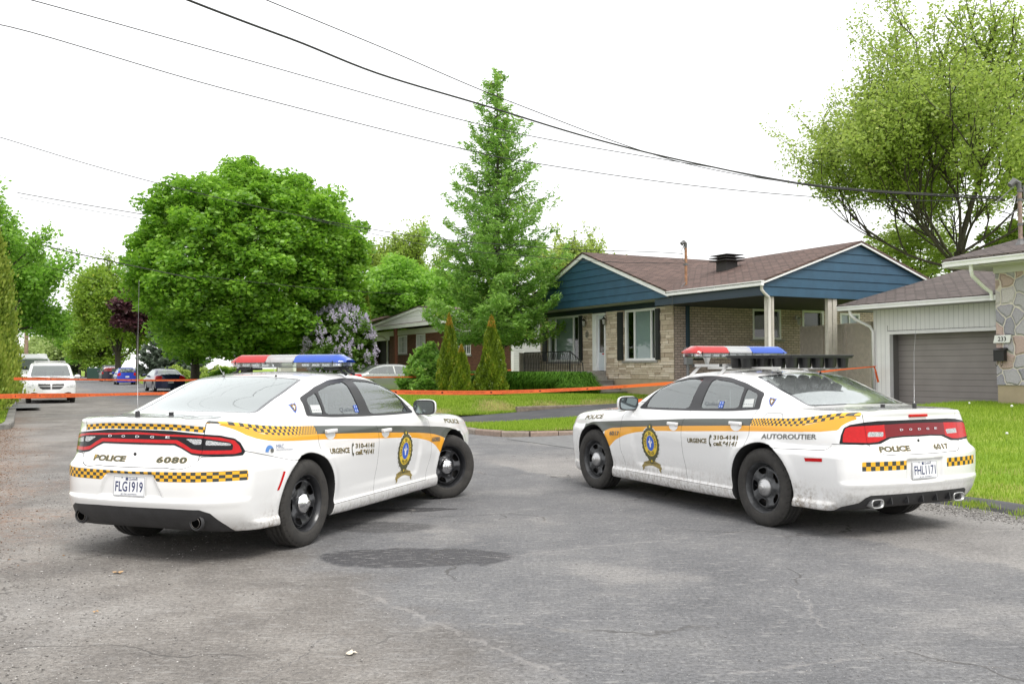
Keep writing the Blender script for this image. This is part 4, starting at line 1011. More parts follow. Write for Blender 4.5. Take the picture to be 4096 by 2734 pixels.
def _asphalt(b):
    p = b.coord(); x, y, z = b.xyz(p)
    t = b.math('ADD', b.math('MULTIPLY', x, float(GW[0])), b.math('MULTIPLY', y, float(GW[1]))); s = b.math('ADD', b.math('MULTIPLY', x, float(GU[0])), b.math('MULTIPLY', y, float(GU[1])))
    big = b.noise(.22, 5, .6); mid = b.noise(1.1, 6, .65); fine = b.noise(38, 4, .7); grit = b.noise(150, 3, .7)
    # base: newer grey mat at the right and in front, worn gravelly surface at the left
    gx = b.math('ADD', t, b.math('MULTIPLY', b.math('SUBTRACT', mid, .5), 2.6)); far = b.math('MULTIPLY', b.step(s, 9, 14), -2.0)
    worn = b.math('SUBTRACT', 1, b.step(b.math('ADD', gx, far), 1.5, 2.5))
    grey = b.ramp(mid, [(.32, (.135, .136, .142)), (.5, (.170, .170, .175)), (.68, (.215, .213, .212))])
    tan = b.ramp(mid, [(.30, (.135, .124, .115)), (.5, (.215, .198, .180)), (.68, (.310, .290, .265))])
    c = b.mix(worn, grey, tan)
    # pale dusty tongues where tyres bring grit in
    dust = b.math('MULTIPLY', b.step(b.noise(.42, 5, .62), .50, .64), b.step(big, .36, .60)); c = b.mix(b.math('MULTIPLY', dust, .60), c, (.345, .330, .312))
    edge = b.math('MULTIPLY', b.step(b.math('ADD', t, b.math('MULTIPLY', b.math('SUBTRACT', b.noise(1.3, 6, .7), .5), .9)), 6.38, 6.55), b.math('SUBTRACT', 1, b.step(s, 12, 15))); c = b.mix(b.math('MULTIPLY', edge, .62), c, b.ramp(mid, [(.3, (.26, .245, .23)), (.7, (.40, .38, .355))]))
    # damp and resurfaced patches
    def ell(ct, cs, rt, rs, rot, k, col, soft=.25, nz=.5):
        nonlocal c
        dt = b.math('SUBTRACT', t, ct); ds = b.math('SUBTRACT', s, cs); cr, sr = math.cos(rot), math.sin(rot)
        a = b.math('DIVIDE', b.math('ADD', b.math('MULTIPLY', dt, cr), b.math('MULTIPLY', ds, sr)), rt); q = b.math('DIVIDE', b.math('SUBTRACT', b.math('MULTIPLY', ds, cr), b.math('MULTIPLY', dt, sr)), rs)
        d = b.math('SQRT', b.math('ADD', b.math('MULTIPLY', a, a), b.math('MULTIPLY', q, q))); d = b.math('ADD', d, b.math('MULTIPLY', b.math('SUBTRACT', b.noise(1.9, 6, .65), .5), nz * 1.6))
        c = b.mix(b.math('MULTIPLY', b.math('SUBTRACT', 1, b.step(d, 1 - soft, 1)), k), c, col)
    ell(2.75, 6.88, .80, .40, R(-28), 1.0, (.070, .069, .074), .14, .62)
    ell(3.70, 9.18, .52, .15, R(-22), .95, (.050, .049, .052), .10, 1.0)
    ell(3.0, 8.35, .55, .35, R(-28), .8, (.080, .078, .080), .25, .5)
    ell(1.3, 15.0, 1.7, 5.0, 0, .35, (.13, .128, .128), .5, .8)
    ell(1.0, 47, 3.4, .5, R(12), .5, (.13, .13, .13), .3, .5); ell(5.2, 58, 2.2, 1.3, R(0), .5, (.34, .33, .32), .3, .5); ell(4, 33, 5, 1.2, R(8), .4, (.15, .15, .152), .4, .7)
    # aggregate: pale stones and dark pits
    v = b.voro(70); vv = b.voro(23)
    st = b.math('MULTIPLY', b.math('SUBTRACT', 1, b.step(v['Distance'], .12, .30)), b.step(b.xyz(v['Color'])[0], .62, .66)); c = b.mix(b.math('MULTIPLY', st, .65), c, (.47, .46, .44))
    st2 = b.math('MULTIPLY', b.math('SUBTRACT', 1, b.step(vv['Distance'], .05, .14)), b.step(b.xyz(vv['Color'])[1], .70, .72)); c = b.mix(b.math('MULTIPLY', st2, .75), c, (.55, .54, .52))
    dk = b.math('MULTIPLY', b.math('SUBTRACT', 1, b.step(b.xyz(v['Color'])[2], .12, .16)), b.math('SUBTRACT', 1, b.step(v['Distance'], .15, .32))); c = b.mix(b.math('MULTIPLY', dk, .7), c, (.06, .058, .055))
    c = b.mix(1.0, c, b.ramp(b.math('ADD', b.math('MULTIPLY', fine, .6), b.math('MULTIPLY', grit, .4)), [(.30, .14), (.5, .5), (.70, .86)]), 'OVERLAY')
    sp = b.n.new('ShaderNodeMapping'); sp.inputs['Rotation'].default_value = (0, 0, R(8)); sp.inputs['Scale'].default_value = (1.0, 3.2, 1); b.link(p, sp.inputs[0])
    fl = b.noise(7, 6, .75, sp.outputs[0]); c = b.mix(b.math('MULTIPLY', b.step(fl, .53, .66), .55), c, (.40, .39, .375)); c = b.mix(b.math('MULTIPLY', b.math('SUBTRACT', 1, b.step(fl, .33, .45)), .5), c, (.12, .118, .118))
    # cracks
    mp = b.n.new('ShaderNodeVectorMath'); mp.operation = 'ADD'; nz = b.n.new('ShaderNodeTexNoise'); nz.inputs['Scale'].default_value = .9; nz.inputs['Detail'].default_value = 6; b.link(p, nz.inputs[0])
    scn = b.n.new('ShaderNodeVectorMath'); scn.operation = 'SCALE'; scn.inputs[3].default_value = 1.3; b.link(nz.outputs[1], scn.inputs[0]); b.link(p, mp.inputs[0]); b.link(scn.outputs[0], mp.inputs[1])
    cr = b.voro(.30, 'DISTANCE_TO_EDGE', mp.outputs[0])['Distance']; k = b.math('MULTIPLY', b.math('SUBTRACT', 1, b.step(cr, .0012, .0045)), b.step(b.noise(.5, 3), .48, .56))
    c = b.mix(b.math('MULTIPLY', k, .75), c, (.085, .080, .075))
    crw = b.math('MULTIPLY', b.math('SUBTRACT', 1, b.step(cr, .003, .012)), b.math('MULTIPLY', b.step(b.noise(.35, 3), .50, .58), b.step(b.noise(9, 4), .42, .6))); c = b.mix(b.math('MULTIPLY', crw, .5), c, (.42, .40, .37))
    nzc = b.n.new('ShaderNodeTexNoise'); nzc.inputs['Scale'].default_value = 2.6; nzc.inputs['Detail'].default_value = 6; nzc.inputs['Roughness'].default_value = .7; b.link(p, nzc.inputs[0]); nx_, ny_, _z = b.xyz(nzc.outputs[1])
    t2 = b.math('ADD', t, b.math('MULTIPLY', b.math('SUBTRACT', nx_, .5), .30)); s2 = b.math('ADD', s, b.math('MULTIPLY', b.math('SUBTRACT', ny_, .5), .30))
    for (ta, sa, tb, sb, wd, dark) in ((3.2, 6.62, 6.1, 6.5, .010, 0), (3.1, 3.55, 3.94, 3.43, .011, 0), (3.94, 3.43, 4.6, 2.7, .008, 1), (4.66, 4.85, 4.07, 3.9, .006, 0), (4.07, 3.9, 3.94, 3.43, .006, 1), (2.0, 6.2, 2.45, 3.0, .012, 0), (3.9, 10.3, 6.0, 10.9, .006, 1), (1.6, 5.2, .2, 3.6, .008, 1)):
        ex, ey = tb - ta, sb - sa; L2 = ex * ex + ey * ey; wx = b.math('SUBTRACT', t2, ta); wy = b.math('SUBTRACT', s2, sa)
        h_ = b.math('DIVIDE', b.math('ADD', b.math('MULTIPLY', wx, ex), b.math('MULTIPLY', wy, ey)), L2, clamp=True); dx = b.math('SUBTRACT', wx, b.math('MULTIPLY', h_, ex)); dy = b.math('SUBTRACT', wy, b.math('MULTIPLY', h_, ey))
        d = b.math('SQRT', b.math('ADD', b.math('MULTIPLY', dx, dx), b.math('MULTIPLY', dy, dy)))
        if dark: c = b.mix(b.math('MULTIPLY', b.math('SUBTRACT', 1, b.step(d, wd * .3, wd)), .8), c, (.06, .057, .055))
        c = b.mix(b.math('MULTIPLY', b.math('SUBTRACT', 1, b.step(d, wd * .8, wd * 2.0)), b.math('MULTIPLY', b.step(b.noise(8, 5, .7), .35, .55), .18 if dark else .34)), c, (.42, .40, .38))
    # orange-brown seed litter in the left gutter
    lit = b.math('MULTIPLY', b.math('SUBTRACT', 1, b.step(b.math('ADD', t, b.math('MULTIPLY', b.math('SUBTRACT', b.noise(.8, 5, .7), .5), 3)), -.6, .7)), b.math('MULTIPLY', b.step(s, 7, 11), b.math('MULTIPLY', b.math('SUBTRACT', 1, b.step(s, 27, 40)), b.step(b.noise(11, 5, .75), .40, .62))))
    c = b.mix(b.math('MULTIPLY', lit, .75), c, b.ramp(fine, [(.35, (.16, .075, .035)), (.65, (.36, .19, .10))]))
    c = b.mix(1.0, c, (.80, .80, .80), 'MULTIPLY'); b.base(c); b.p.inputs['Roughness'].default_value = .82; b.p.inputs['Specular IOR Level'].default_value = .35
    hh = b.math('ADD', b.math('MULTIPLY', b.math('SUBTRACT', 1, b.step(v['Distance'], .1, .45)), .5), b.math('ADD', b.math('MULTIPLY', grit, .6), b.math('MULTIPLY', b.math('SUBTRACT', 0, k), 1.5)))
    b.bump(hh, .55, .006)
def _drive(b):
    b.base(b.mix(.6, b.ramp(b.noise(1.4, 5), [(.3, (.045, .045, .050)), (.7, (.085, .085, .090))]), b.ramp(b.noise(70, 4, .7), [(.35, .3), (.65, .7)]), 'OVERLAY')); b.bump(b.noise(90, 3), .4, .006)
def _soil(b):
    n = b.noise(.7, 5); f = b.noise(25, 5, .7); c = b.mix(b.step(n, .42, .62), b.ramp(f, [(.3, (.13, .22, .025)), (.7, (.24, .36, .05))]), b.ramp(f, [(.3, (.18, .25, .04)), (.7, (.36, .43, .09))]))
    b.base(c); b.bump(f, .5, .03); b.p.inputs['Specular IOR Level'].default_value = .1
ASPH = mat('asphalt', rough=.85, fn=_asphalt); DRV = mat('driveway_asphalt', rough=.8, fn=_drive); SOIL = mat('turf', rough=.95, fn=_soil)
zero = lambda t, s: 0 * t
g0 = MB(); g0.box(-900, 900, -300, 1200, -1.0, -.06); tag(g0.build('ground', SOIL), kind='structure')
def street_g(t, s):
    a = np.maximum(t - 9.35, s - 25.8); b_ = np.maximum(np.abs(t - 4.5) - 4.85, 20 - s)
    fl = np.maximum(np.maximum(17.2 - s + 0 * t, 9 - t), 3) + 1
    island = polysd(t, s, [(9.0, 20.7), (8.85, 18.6), (9.1, 17.75), (10.0, 17.35), (14, 17.2), (14, 20.7)])
    return np.maximum(np.minimum(a, b_), -island)
stpatch('street', street_g, -40, 12, -30, 330, 1.0, zero, ASPH)
# driveways: sheets that climb gently to the houses
stpatch('driveway', lambda t, s: polysd(t, s, [(9.0, 25.1), (9.0, 20.6), (11, 20.8), (22, 20.2), (22, 24.8), (11, 24.8)]), 8.8, 22, 20, 25.5, .4, lambda t, s: .006 + .36 * sstep(t, 9.2, 19), DRV)
stpatch('driveway', lambda t, s: polysd(t, s, [(8.9, 17.6), (8.9, 14.2), (22.8, 14.2), (22.8, 18.7), (20, 18.5), (12, 17.1)]), 8.8, 23, 14, 19, .4, lambda t, s: .007 + .36 * sstep(t, 9.2, 19), mat('driveway_grey', (.16, .16, .16), .85, var=.2))
stpatch('driveway', None, 9.2, 22, 42.2, 46.6, .6, lambda t, s: hgt(t, s) * 0 + .19 + 0 * t, DRV)
stpatch('driveway', None, -9, .2, 37.2, 40.6, .6, lambda t, s: .105 + 0 * t, mat('driveway_grey'))
# lawns
L1 = stpatch('lawn', lambda t, s: np.maximum(24.85 - s, 9.35 - t), 9, 60, 24.6, 330, .5 * 1.0, lambda t, s: hgt(t, s), SOIL) if False else None
def lawn(g, t0, t1, s0, s1, step): return stpatch('lawn', g, t0, t1, s0, s1, step, hgt, SOIL)
lawn(lambda t, s: np.maximum(24.85 - s, 9.33 - t), 9, 46, 24.4, 60, .35)
lawn(lambda t, s: 9.33 - t, 9, 60, 60, 330, 3.0)
lawn(lambda t, s: polysd(t, s, [(9.15, 20.6), (9.0, 18.6), (9.25, 17.85), (10.1, 17.5), (14, 17.3), (20, 18.6), (20.5, 20.2), (11, 20.7)]), 8.6, 21, 17, 21, .2)
lawn(lambda t, s: np.maximum(s - 14.3 + 1.2 * np.exp(-(t - 9.1) * 1.2), 9.1 - t), 8.9, 30, -25, 14.6, .3)
stpatch('lawn', lambda t, s: np.maximum(t + .35 - .9 * np.exp(-(s - 25.6) * .9) * 0, 25.7 - s + 1.5 * np.exp((t + .4) * 1.6)), -45, 0, 25.0, 330, 1.0, lambda t, s: .10 + .0 * t, SOIL)
# kerbs
def kerb(label, pts, w_=.15, hgt_=.13, m=None, blocks=0, cat='kerb'):
    pts = [np.array(p, float) for p in pts]; mb = MB(); P = [pts[0]]
    for a, b_ in zip(pts[:-1], pts[1:]):
        n = max(1, int(np.linalg.norm(b_ - a) / (blocks or 1.5)))
        for i in range(n): P.append(a + (b_ - a) * (i + 1) / n)
    for i in range(len(P) - 1):
        a, b_ = P[i], P[i + 1]; d = (b_ - a) / np.linalg.norm(b_ - a); gap = .008 if blocks else 0; a = a + d * gap; nn = np.array([-d[1], d[0]])
        jit = random.uniform(-.012, .012) if blocks else 0
        q = [ts(*(a - nn * w_ / 2)), ts(*(b_ - nn * w_ / 2)), ts(*(b_ + nn * w_ / 2)), ts(*(a + nn * w_ / 2))]
        top = [(ts(*(a - nn * (w_ / 2 - .02)), hgt_ + jit)), ts(*(b_ - nn * (w_ / 2 - .02)), hgt_ + jit), ts(*(b_ + nn * (w_ / 2 - .02)), hgt_ + jit), ts(*(a + nn * (w_ / 2 - .02)), hgt_ + jit)]
        q = [v + np.array([0, 0, -.03]) for v in q]; mid = [np.array([v[0], v[1], hgt_ - .03 + jit]) for v in q]
        V = q + mid + top; F = [(0, 1, 5, 4), (1, 2, 6, 5), (2, 3, 7, 6), (3, 0, 4, 7), (4, 5, 9, 8), (5, 6, 10, 9), (6, 7, 11, 10), (7, 4, 8, 11), (8, 9, 10, 11)]
        mb.add(V, F, 0, random.random())
    return tag(mb.build('kerb', m), label, cat)
KST = mat('kerb_stone', rough=.9, fn=lambda b: (b.base(b.mix(.5, b.ramp(b.attr('rnd')['Fac'], [(.0, (.17, .165, .155)), (.35, (.27, .20, .16)), (.7, (.24, .215, .185)), (1, (.30, .25, .21))]), b.ramp(b.noise(14, 6, .7), [(.3, .3), (.7, .72)]), 'OVERLAY')), b.bump(b.noise(30, 5), .5, .01)))
KCO = mat('kerb_concrete', rough=.9, fn=lambda b: (b.base(b.ramp(b.noise(6, 6, .7), [(.3, (.14, .135, .125)), (.7, (.27, .26, .24))])), b.bump(b.noise(30, 5), .5, .01)))
kerb('reddish stone kerb blocks round the corner of the grass island', [(9.1, 20.4), (8.95, 18.7), (9.15, 17.9), (9.6, 17.5), (10.2, 17.36), (14, 17.15), (17, 17.2)], .15, .12, KST, .52)
kerb('worn concrete kerb along the right side of the street beyond the driveway', [(9.27, 25.0), (9.27, 60), (9.3, 200)], .15, .12, KCO)
kerb('rounded concrete kerb at the left lawn corner behind the seed litter', [(-1.6, 25.55), (-.75, 25.75), (-.35, 26.3), (-.28, 27.5), (-.28, 36.9)], .22, .14, KCO)
kerb('concrete kerb on the left of the street beside the white minivan', [(-.28, 40.8), (-.28, 200)], .16, .12, KCO)
kerb('old timber edging at the foot of the grassy bank', [(13.2, 24.88), (18.3, 24.98)], .12, .30, mat('old_timber', (.17, .14, .11), .9, var=.35, vscale=9), 0, 'edging')
tm_ = MB()
for i in range(60):
    s0 = -6 + i * .24; 
    a = ts(9.0 + .05 * math.sin(i), s0); b_ = ts(9.0 + .05 * math.sin(i + 1), s0 + .24)
    prof = [(-.22, 0), (-.17, .045), (-.05, .075), (.08, .07), (.2, .05), (.3, 0)]
    for (u0, z0), (u1, z1) in zip(prof[:-1], prof[1:]): tm_.quad(a + GW * u0 + [0, 0, z0], b_ + GW * u0 + [0, 0, z0], b_ + GW * u1 + [0, 0, z1], a + GW * u1 + [0, 0, z1])
tag(tm_.build('kerb', DRV, smooth=True), 'black asphalt kerb along the right lawn beside the rear of the patrol car', 'kerb')
# loose gravel
def pebbles(name, n, fn, size, m, seed=3):
    r = np.random.default_rng(seed); P = fn(r, n); n = len(P); base = np.array([(1, 0, 0), (-1, 0, 0), (0, 1, 0), (0, -1, 0), (0, 0, 1), (0, 0, -1)], float)
    F0 = np.array([(0, 2, 4), (2, 1, 4), (1, 3, 4), (3, 0, 4), (2, 0, 5), (1, 2, 5), (3, 1, 5), (0, 3, 5)])
    sz = size[0] + (size[1] - size[0]) * r.random((n, 1, 1)) ** 3; J = 1 + .35 * (r.random((n, 6, 1)) - .5) * 2
    an = r.random(n) * 6.28; c, s_ = np.cos(an), np.sin(an); V = base[None] * J * sz * np.array([1.2, .85, .55]); x = V[..., 0] * c[:, None] - V[..., 1] * s_[:, None]; y = V[..., 0] * s_[:, None] + V[..., 1] * c[:, None]
    V = np.stack([x + P[:, None, 0], y + P[:, None, 1], V[..., 2] + P[:, None, 2] + sz[..., 0] * .25], -1)
    F = (F0[None] + 6 * np.arange(n)[:, None, None]).reshape(-1, 3)
    o = new_obj(name, V.reshape(-1, 3), F, m, smooth=False, attr={'rnd': ('FACE', np.repeat(r.random(n), 8))}); o['kind'] = 'stuff'; return o
GRV = mat('gravel', rough=.9, fn=lambda b: b.base(b.ramp(b.attr('rnd')['Fac'], [(0, (.08, .075, .07)), (.45, (.20, .19, .18)), (.8, (.33, .31, .29)), (1, (.58, .56, .54))])))
def stp(t, s, z=0): return t[:, None] * GW + s[:, None] * GU + np.stack([0 * t, 0 * t, z + 0 * t], 1)
def f_left(r, n):
    y = 2.6 + 11 * r.random(n) ** 1.6; x = -1.0 - (.25 + .42 * r.random(n)) * y + 1.5 * r.standard_normal(n) * .4; return np.stack([x, y, 0 * x], 1)
pebbles('gravel', 26000, f_left, (.0022, .009), GRV, 1)
pebbles('gravel', 5000, lambda r, n: (lambda y: np.stack([(r.random(n) - .5) * y * 1.15, y, 0 * y], 1))(2.6 + 9 * r.random(n) ** 1.4), (.0016, .006), GRV, 2)
pebbles('gravel', 9000, lambda r, n: stp(8.55 + .17 * r.standard_normal(n), 2.5 + 6.5 * r.random(n)), (.004, .014), GRV, 4)
pebbles('seed_litter', 22000, lambda r, n: stp(-.85 + .40 * r.standard_normal(n), 8 + 19 * r.random(n) ** .8), (.003, .013), mat('litter', rough=.95, fn=lambda b: b.base(b.ramp(b.attr('rnd')['Fac'], [(0, (.07, .04, .022)), (.5, (.17, .095, .05)), (1, (.30, .19, .11))]))), 5)
# fallen dead leaves
LF = mat('dead_leaf', (.46, .30, .16), .8, var=.3, vscale=40)
for i, (x, y, a_, sc_, lb) in enumerate([(-2.88, 6.85, .3, .045, 'curled tan dead leaf on the gravel behind the left patrol car'), (-.845, 4.91, 1.2, .045, 'pale flattened leaf on the asphalt in the foreground'), (-4.35, 7.55, 2.0, .07, 'orange brown leaf lying at the left edge'), (-2.55, 5.75, .9, .022, 'tiny brown leaf in the foreground gravel')]):
    mb = MB(); n = 11; pts = [(sc_ * (1 if k % 2 else .55) * math.cos(6.28 * k / n), sc_ * .7 * (1 if k % 2 else .55) * math.sin(6.28 * k / n), .004 + .012 * math.sin(k * 2.1) ** 2) for k in range(n)]
    pts = [np.array(rotm(0, 0, a_) @ np.array(p)) + np.array([x, y, .002]) for p in pts]; mb.add(pts + [np.mean(pts, 0)], [(k, (k + 1) % n, n) for k in range(n)]); tag(mb.build('fallen_leaf', mat('pale_leaf', (.62, .56, .46), .8, var=.2, vscale=40) if i == 1 else LF), lb, 'leaf')
# grass blades
def _blade(lo, hi, dry=(.55, .48, .22)):
    def fn(b):
        r = b.attr('rnd')['Fac']; d = b.attr('dry')['Fac']; c = b.ramp(r, [(0, lo), (1, hi)]); c = b.mix(b.step(b.math('ADD', d, b.math('MULTIPLY', b.math('SUBTRACT', r, .5), .6)), .45, .75), c, dry)
        df = b.n.new('ShaderNodeBsdfDiffuse'); b.link(c, df.inputs[0]); tl = b.n.new('ShaderNodeBsdfTranslucent'); b.link(c, tl.inputs[0]); m = b.n.new('ShaderNodeMixShader'); m.inputs[0].default_value = .4
        b.link(df.outputs[0], m.inputs[1]); b.link(tl.outputs[0], m.inputs[2]); b.link(m.outputs[0], b.out.inputs[0])
    return fn
BLADE = mat('grass_blade', fn=_blade((.15, .26, .022), (.42, .56, .085)))
def grass(n, fn, h0, h1, wid, seed, dryf=None, m=None):
    r = np.random.default_rng(seed); t, s = fn(r, n); keep = np.isfinite(t); t, s = t[keep], s[keep]; n = len(t)
    z = hgt(t, s) if seed != 95 else .10 + 0 * t; P = stp(t, s, 0); P[:, 2] = z - .01
    h = (h0 + (h1 - h0) * r.random(n)) ; an = r.random(n) * 6.28; ln = (r.random(n) - .2) * .5 * h; la = r.random(n) * 6.28
    w_ = wid * (.6 + .8 * r.random(n)); dx, dy = np.cos(an) * w_, np.sin(an) * w_; tip = P + np.stack([np.cos(la) * ln, np.sin(la) * ln, h], 1)
    V = np.stack([P - np.stack([dx, dy, 0 * dx], 1), P + np.stack([dx, dy, 0 * dx], 1), tip], 1).reshape(-1, 3)
    dry = (dryf(t, s) if dryf is not None else 0 * t)
    o = new_obj('grass', V, np.arange(3 * n).reshape(-1, 3), m or BLADE, smooth=False, attr={'rnd': ('FACE', r.random(n)), 'dry': ('FACE', dry)}); o['kind'] = 'stuff'; return o
def reg(g, t0, t1, s0, s1, bias=1.0):
    def f(r, n):
        t = t0 + (t1 - t0) * r.random(n); s = s0 + (s1 - s0) * r.random(n) ** bias; return np.where(g(t, s) < 0, t, np.nan), s
    return f
patchy = lambda t, s: .30 * np.clip(np.sin(t * .9 + 2 * np.sin(s * .7)) * np.sin(s * 1.1), 0, 1) + .50 * (np.sin(t * 2.1 + 1.3 * np.sin(s * 1.7)) * np.sin(s * 1.3 + .8 * np.sin(t * 2.9)) > .55) * 1.0
grass(230000, reg(lambda t, s: np.maximum(s - 14.3, 9.15 - t), 9.1, 20, 1, 14.3), .035, .085, .0045, 91, lambda t, s: patchy(t, s) * .6 + .55 * (1 - sstep(t, 9.1, 9.8)))
grass(85000, reg(lambda t, s: polysd(t, s, [(9.15, 20.6), (9.0, 18.6), (9.25, 17.85), (10.1, 17.5), (14, 17.3), (18, 18), (18, 20.4), (11, 20.7)]), 8.8, 18, 17, 21), .04, .09, .008, 92, lambda t, s: patchy(t, s) * .7 + .45 * (1 - sstep(s, 17.4, 18.0)))
grass(170000, reg(lambda t, s: 9.4 - t, 9.3, 19, 24.85, 36, 1.5), .04, .10, .009, 93, lambda t, s: .75 * sstep(s, 24.9, 25.2) * (1 - sstep(s, 25.5, 26.1)) * (np.sin(t * 3.1) * .35 + .75) + patchy(t, s) * .4)
grass(26000, reg(lambda t, s: 9.4 - t, 9.3, 16, 36, 90, 1.3), .06, .13, .02, 94)
grass(40000, reg(lambda t, s: np.maximum(t + .4, 25.8 - s + 1.5 * np.exp((t + .4) * 1.6)), -8, -.3, 25.6, 60, 1.5), .05, .11, .009, 95)
# tufts and weeds at edges
grass(9000, lambda r, n: (8.72 + .1 * r.standard_normal(n) + .15 * np.floor(r.random(n) * 2), np.round(r.random(n) * 16) * .7 - 2 + .12 * r.standard_normal(n)), .02, .07, .004, 96, lambda t, s: .35 + 0 * t)
# dandelion clocks in the right lawn
D0 = None
for i, (t_, s_) in enumerate([(13.4, 9.2), (16.5, 11.2), (11.2, 6.8), (15.1, 12.0), (14.0, 11.4), (12.4, 8.0), (17.2, 12.6), (10.1, 6.5)]):
    p = ts(t_, s_, float(hgt(t_, s_)))
    if D0 is None:
        D0 = thing('dandelion', 'white dandelion clock standing in the right lawn', 'dandelion', tuple(p), 0, 'dandelion clocks in the right lawn')
        mb = MB(); mb.tube([(0, 0, 0), (.01, 0, .09), (.012, 0, .15)], .003, 5); mb.build('stem', mat('stem', (.12, .2, .04)), D0)
        mb = MB(); mb.ell((.012, 0, .165), (.022, .022, .02), 7); mb.build('seed_head', mat('seed_head', (.72, .72, .70), .9), D0, smooth=True); d = D0
    else: d = copy_tree(D0)
    d.location = tuple(p); d.rotation_euler = (0, 0, i * 1.3); d.scale = [1 + .15 * math.sin(i * 2)] * 3
# ---------------------------------------------------------------- houses
def _brick(c1, c2, mortar, ax, bw=.24, bh=.085, ms=.012):
    def fn(b):
        x, y, z = b.xyz(b.coord()); a = {'x': x, 'y': y}[ax]; n = b.n.new('ShaderNodeTexBrick'); b.link(b.comb(a, z, 0), n.inputs['Vector'])
        n.inputs['Scale'].default_value = 1; n.inputs['Brick Width'].default_value = bw; n.inputs['Row Height'].default_value = bh; n.inputs['Mortar Size'].default_value = ms; n.inputs['Mortar Smooth'].default_value = .3; n.inputs['Bias'].default_value = 0
        n.inputs['Color1'].default_value = (*c1, 1); n.inputs['Color2'].default_value = (*c2, 1); n.inputs['Mortar'].default_value = (*mortar, 1)
        b.base(b.mix(.45, n.outputs['Color'], b.ramp(b.noise(9, 6, .7), [(.3, .32), (.7, .68)]), 'OVERLAY')); b.bump(b.math('SUBTRACT', 1, n.outputs['Fac']), .6, .012)
    return fn
def _shingle(ax, c=(.165, .105, .088), var=.45):
    def fn(b):
        x, y, z = b.xyz(b.coord()); a = {'x': x, 'y': y}[ax]; n = b.n.new('ShaderNodeTexBrick'); b.link(b.comb(a, b.math('MULTIPLY', z, 1.0), 0), n.inputs['Vector'])
        n.inputs['Scale'].default_value = 1; n.inputs['Brick Width'].default_value = .33; n.inputs['Row Height'].default_value = .047; n.inputs['Mortar Size'].default_value = .014; n.inputs['Mortar Smooth'].default_value = .2
        n.inputs['Color1'].default_value = (*[v * (1 - var * .6) for v in c], 1); n.inputs['Color2'].default_value = (*[v * (1 + var) for v in c], 1); n.inputs['Mortar'].default_value = (*[v * .28 for v in c], 1)
        f = b.mix(.28, n.outputs['Color'], b.ramp(b.noise(5, 6, .7), [(.3, .34), (.7, .64)]), 'OVERLAY')
        b.base(f); b.p.inputs['Roughness'].default_value = .9; b.bump(b.math('SUBTRACT', 1, n.outputs['Fac']), .7, .02)
    return fn
def _cloud(c, v, sc_=5, ro=.7):
    return lambda b: b.base(b.ramp(b.noise(sc_, 6, .65), [(.3, tuple(k * (1 - v) for k in c)), (.7, tuple(k * (1 + v) for k in c))]))
BR_SIDE = mat('grey_brick_side', rough=.9, fn=_brick((.62, .50, .42), (.47, .37, .31), (.22, .19, .17), 'x')); SH_X = mat('shingle_x', fn=_shingle('x')); SH_Y = mat('shingle_y', fn=_shingle('y'))
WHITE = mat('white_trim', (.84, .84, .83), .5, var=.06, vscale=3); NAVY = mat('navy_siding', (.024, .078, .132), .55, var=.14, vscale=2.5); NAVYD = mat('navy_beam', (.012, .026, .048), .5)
FOUND = mat('foundation', (.40, .325, .225), .92, var=.12, vscale=2, bump=.3, bscale=12); CONC = mat('step_concrete', (.30, .285, .26), .92, var=.2, vscale=7, bump=.3, bscale=40); BLACKM = mat('black_iron', (.012, .012, .013), .45); SOFFIT = mat('soffit', (.42, .41, .39), .7); DARK = mat('dark_inside', (.012, .011, .010), .9)
SHUT = mat('shutter_black', (.016, .018, .020), .55); POSTM = mat('post_cream', (.52, .49, .43), .6, var=.12, vscale=8); LATT = mat('lattice_taupe', (.46, .41, .35), .8, var=.15, vscale=8)
def _win(b):
    g = b.n.new('ShaderNodeBsdfGlossy'); g.inputs['Roughness'].default_value = .03; t = b.n.new('ShaderNodeBsdfTransparent'); t.inputs[0].default_value = (.72, .78, .77, 1); m = b.n.new('ShaderNodeMixShader'); f = b.n.new('ShaderNodeFresnel'); f.inputs[0].default_value = 1.5
    geo = b.n.new('ShaderNodeNewGeometry'); b.link(b.math('MULTIPLY', b.math('SUBTRACT', 1, geo.outputs['Backfacing']), b.math('ADD', .05, f.outputs[0])), m.inputs[0]); b.link(t.outputs[0], m.inputs[1]); b.link(g.outputs[0], m.inputs[2]); b.link(m.outputs[0], b.out.inputs[0])
WGL = mat('window_pane', fn=_win); BLIND = mat('blind', rough=.8, fn=lambda b: b.base(b.ramp(b.math('FRACT', b.math('MULTIPLY', b.xyz(b.coord())[2], 28)), [(.0, (.30, .36, .36)), (.75, (.52, .58, .58)), (.9, (.16, .2, .2))])))
def fmap(face, off=0.0):
    """(along, outward, up) to house coordinates; face 'f' looks to -x, 's' looks to -y"""
    if face == 'f': return lambda a, d, z: (-d + off, a, z)
    return lambda a, d, z: (a, -d + off, z)
def fbox(mb, M, a0, a1, d0, d1, z0, z1, m=0, a=None):
    P = [M(p, q, r) for r in (z0, z1) for q in (d0, d1) for p in (a0, a1)]
    mb.add(P, [(0, 1, 3, 2), (4, 6, 7, 5), (0, 4, 5, 1), (2, 3, 7, 6), (0, 2, 6, 4), (1, 5, 7, 3)], m, a)
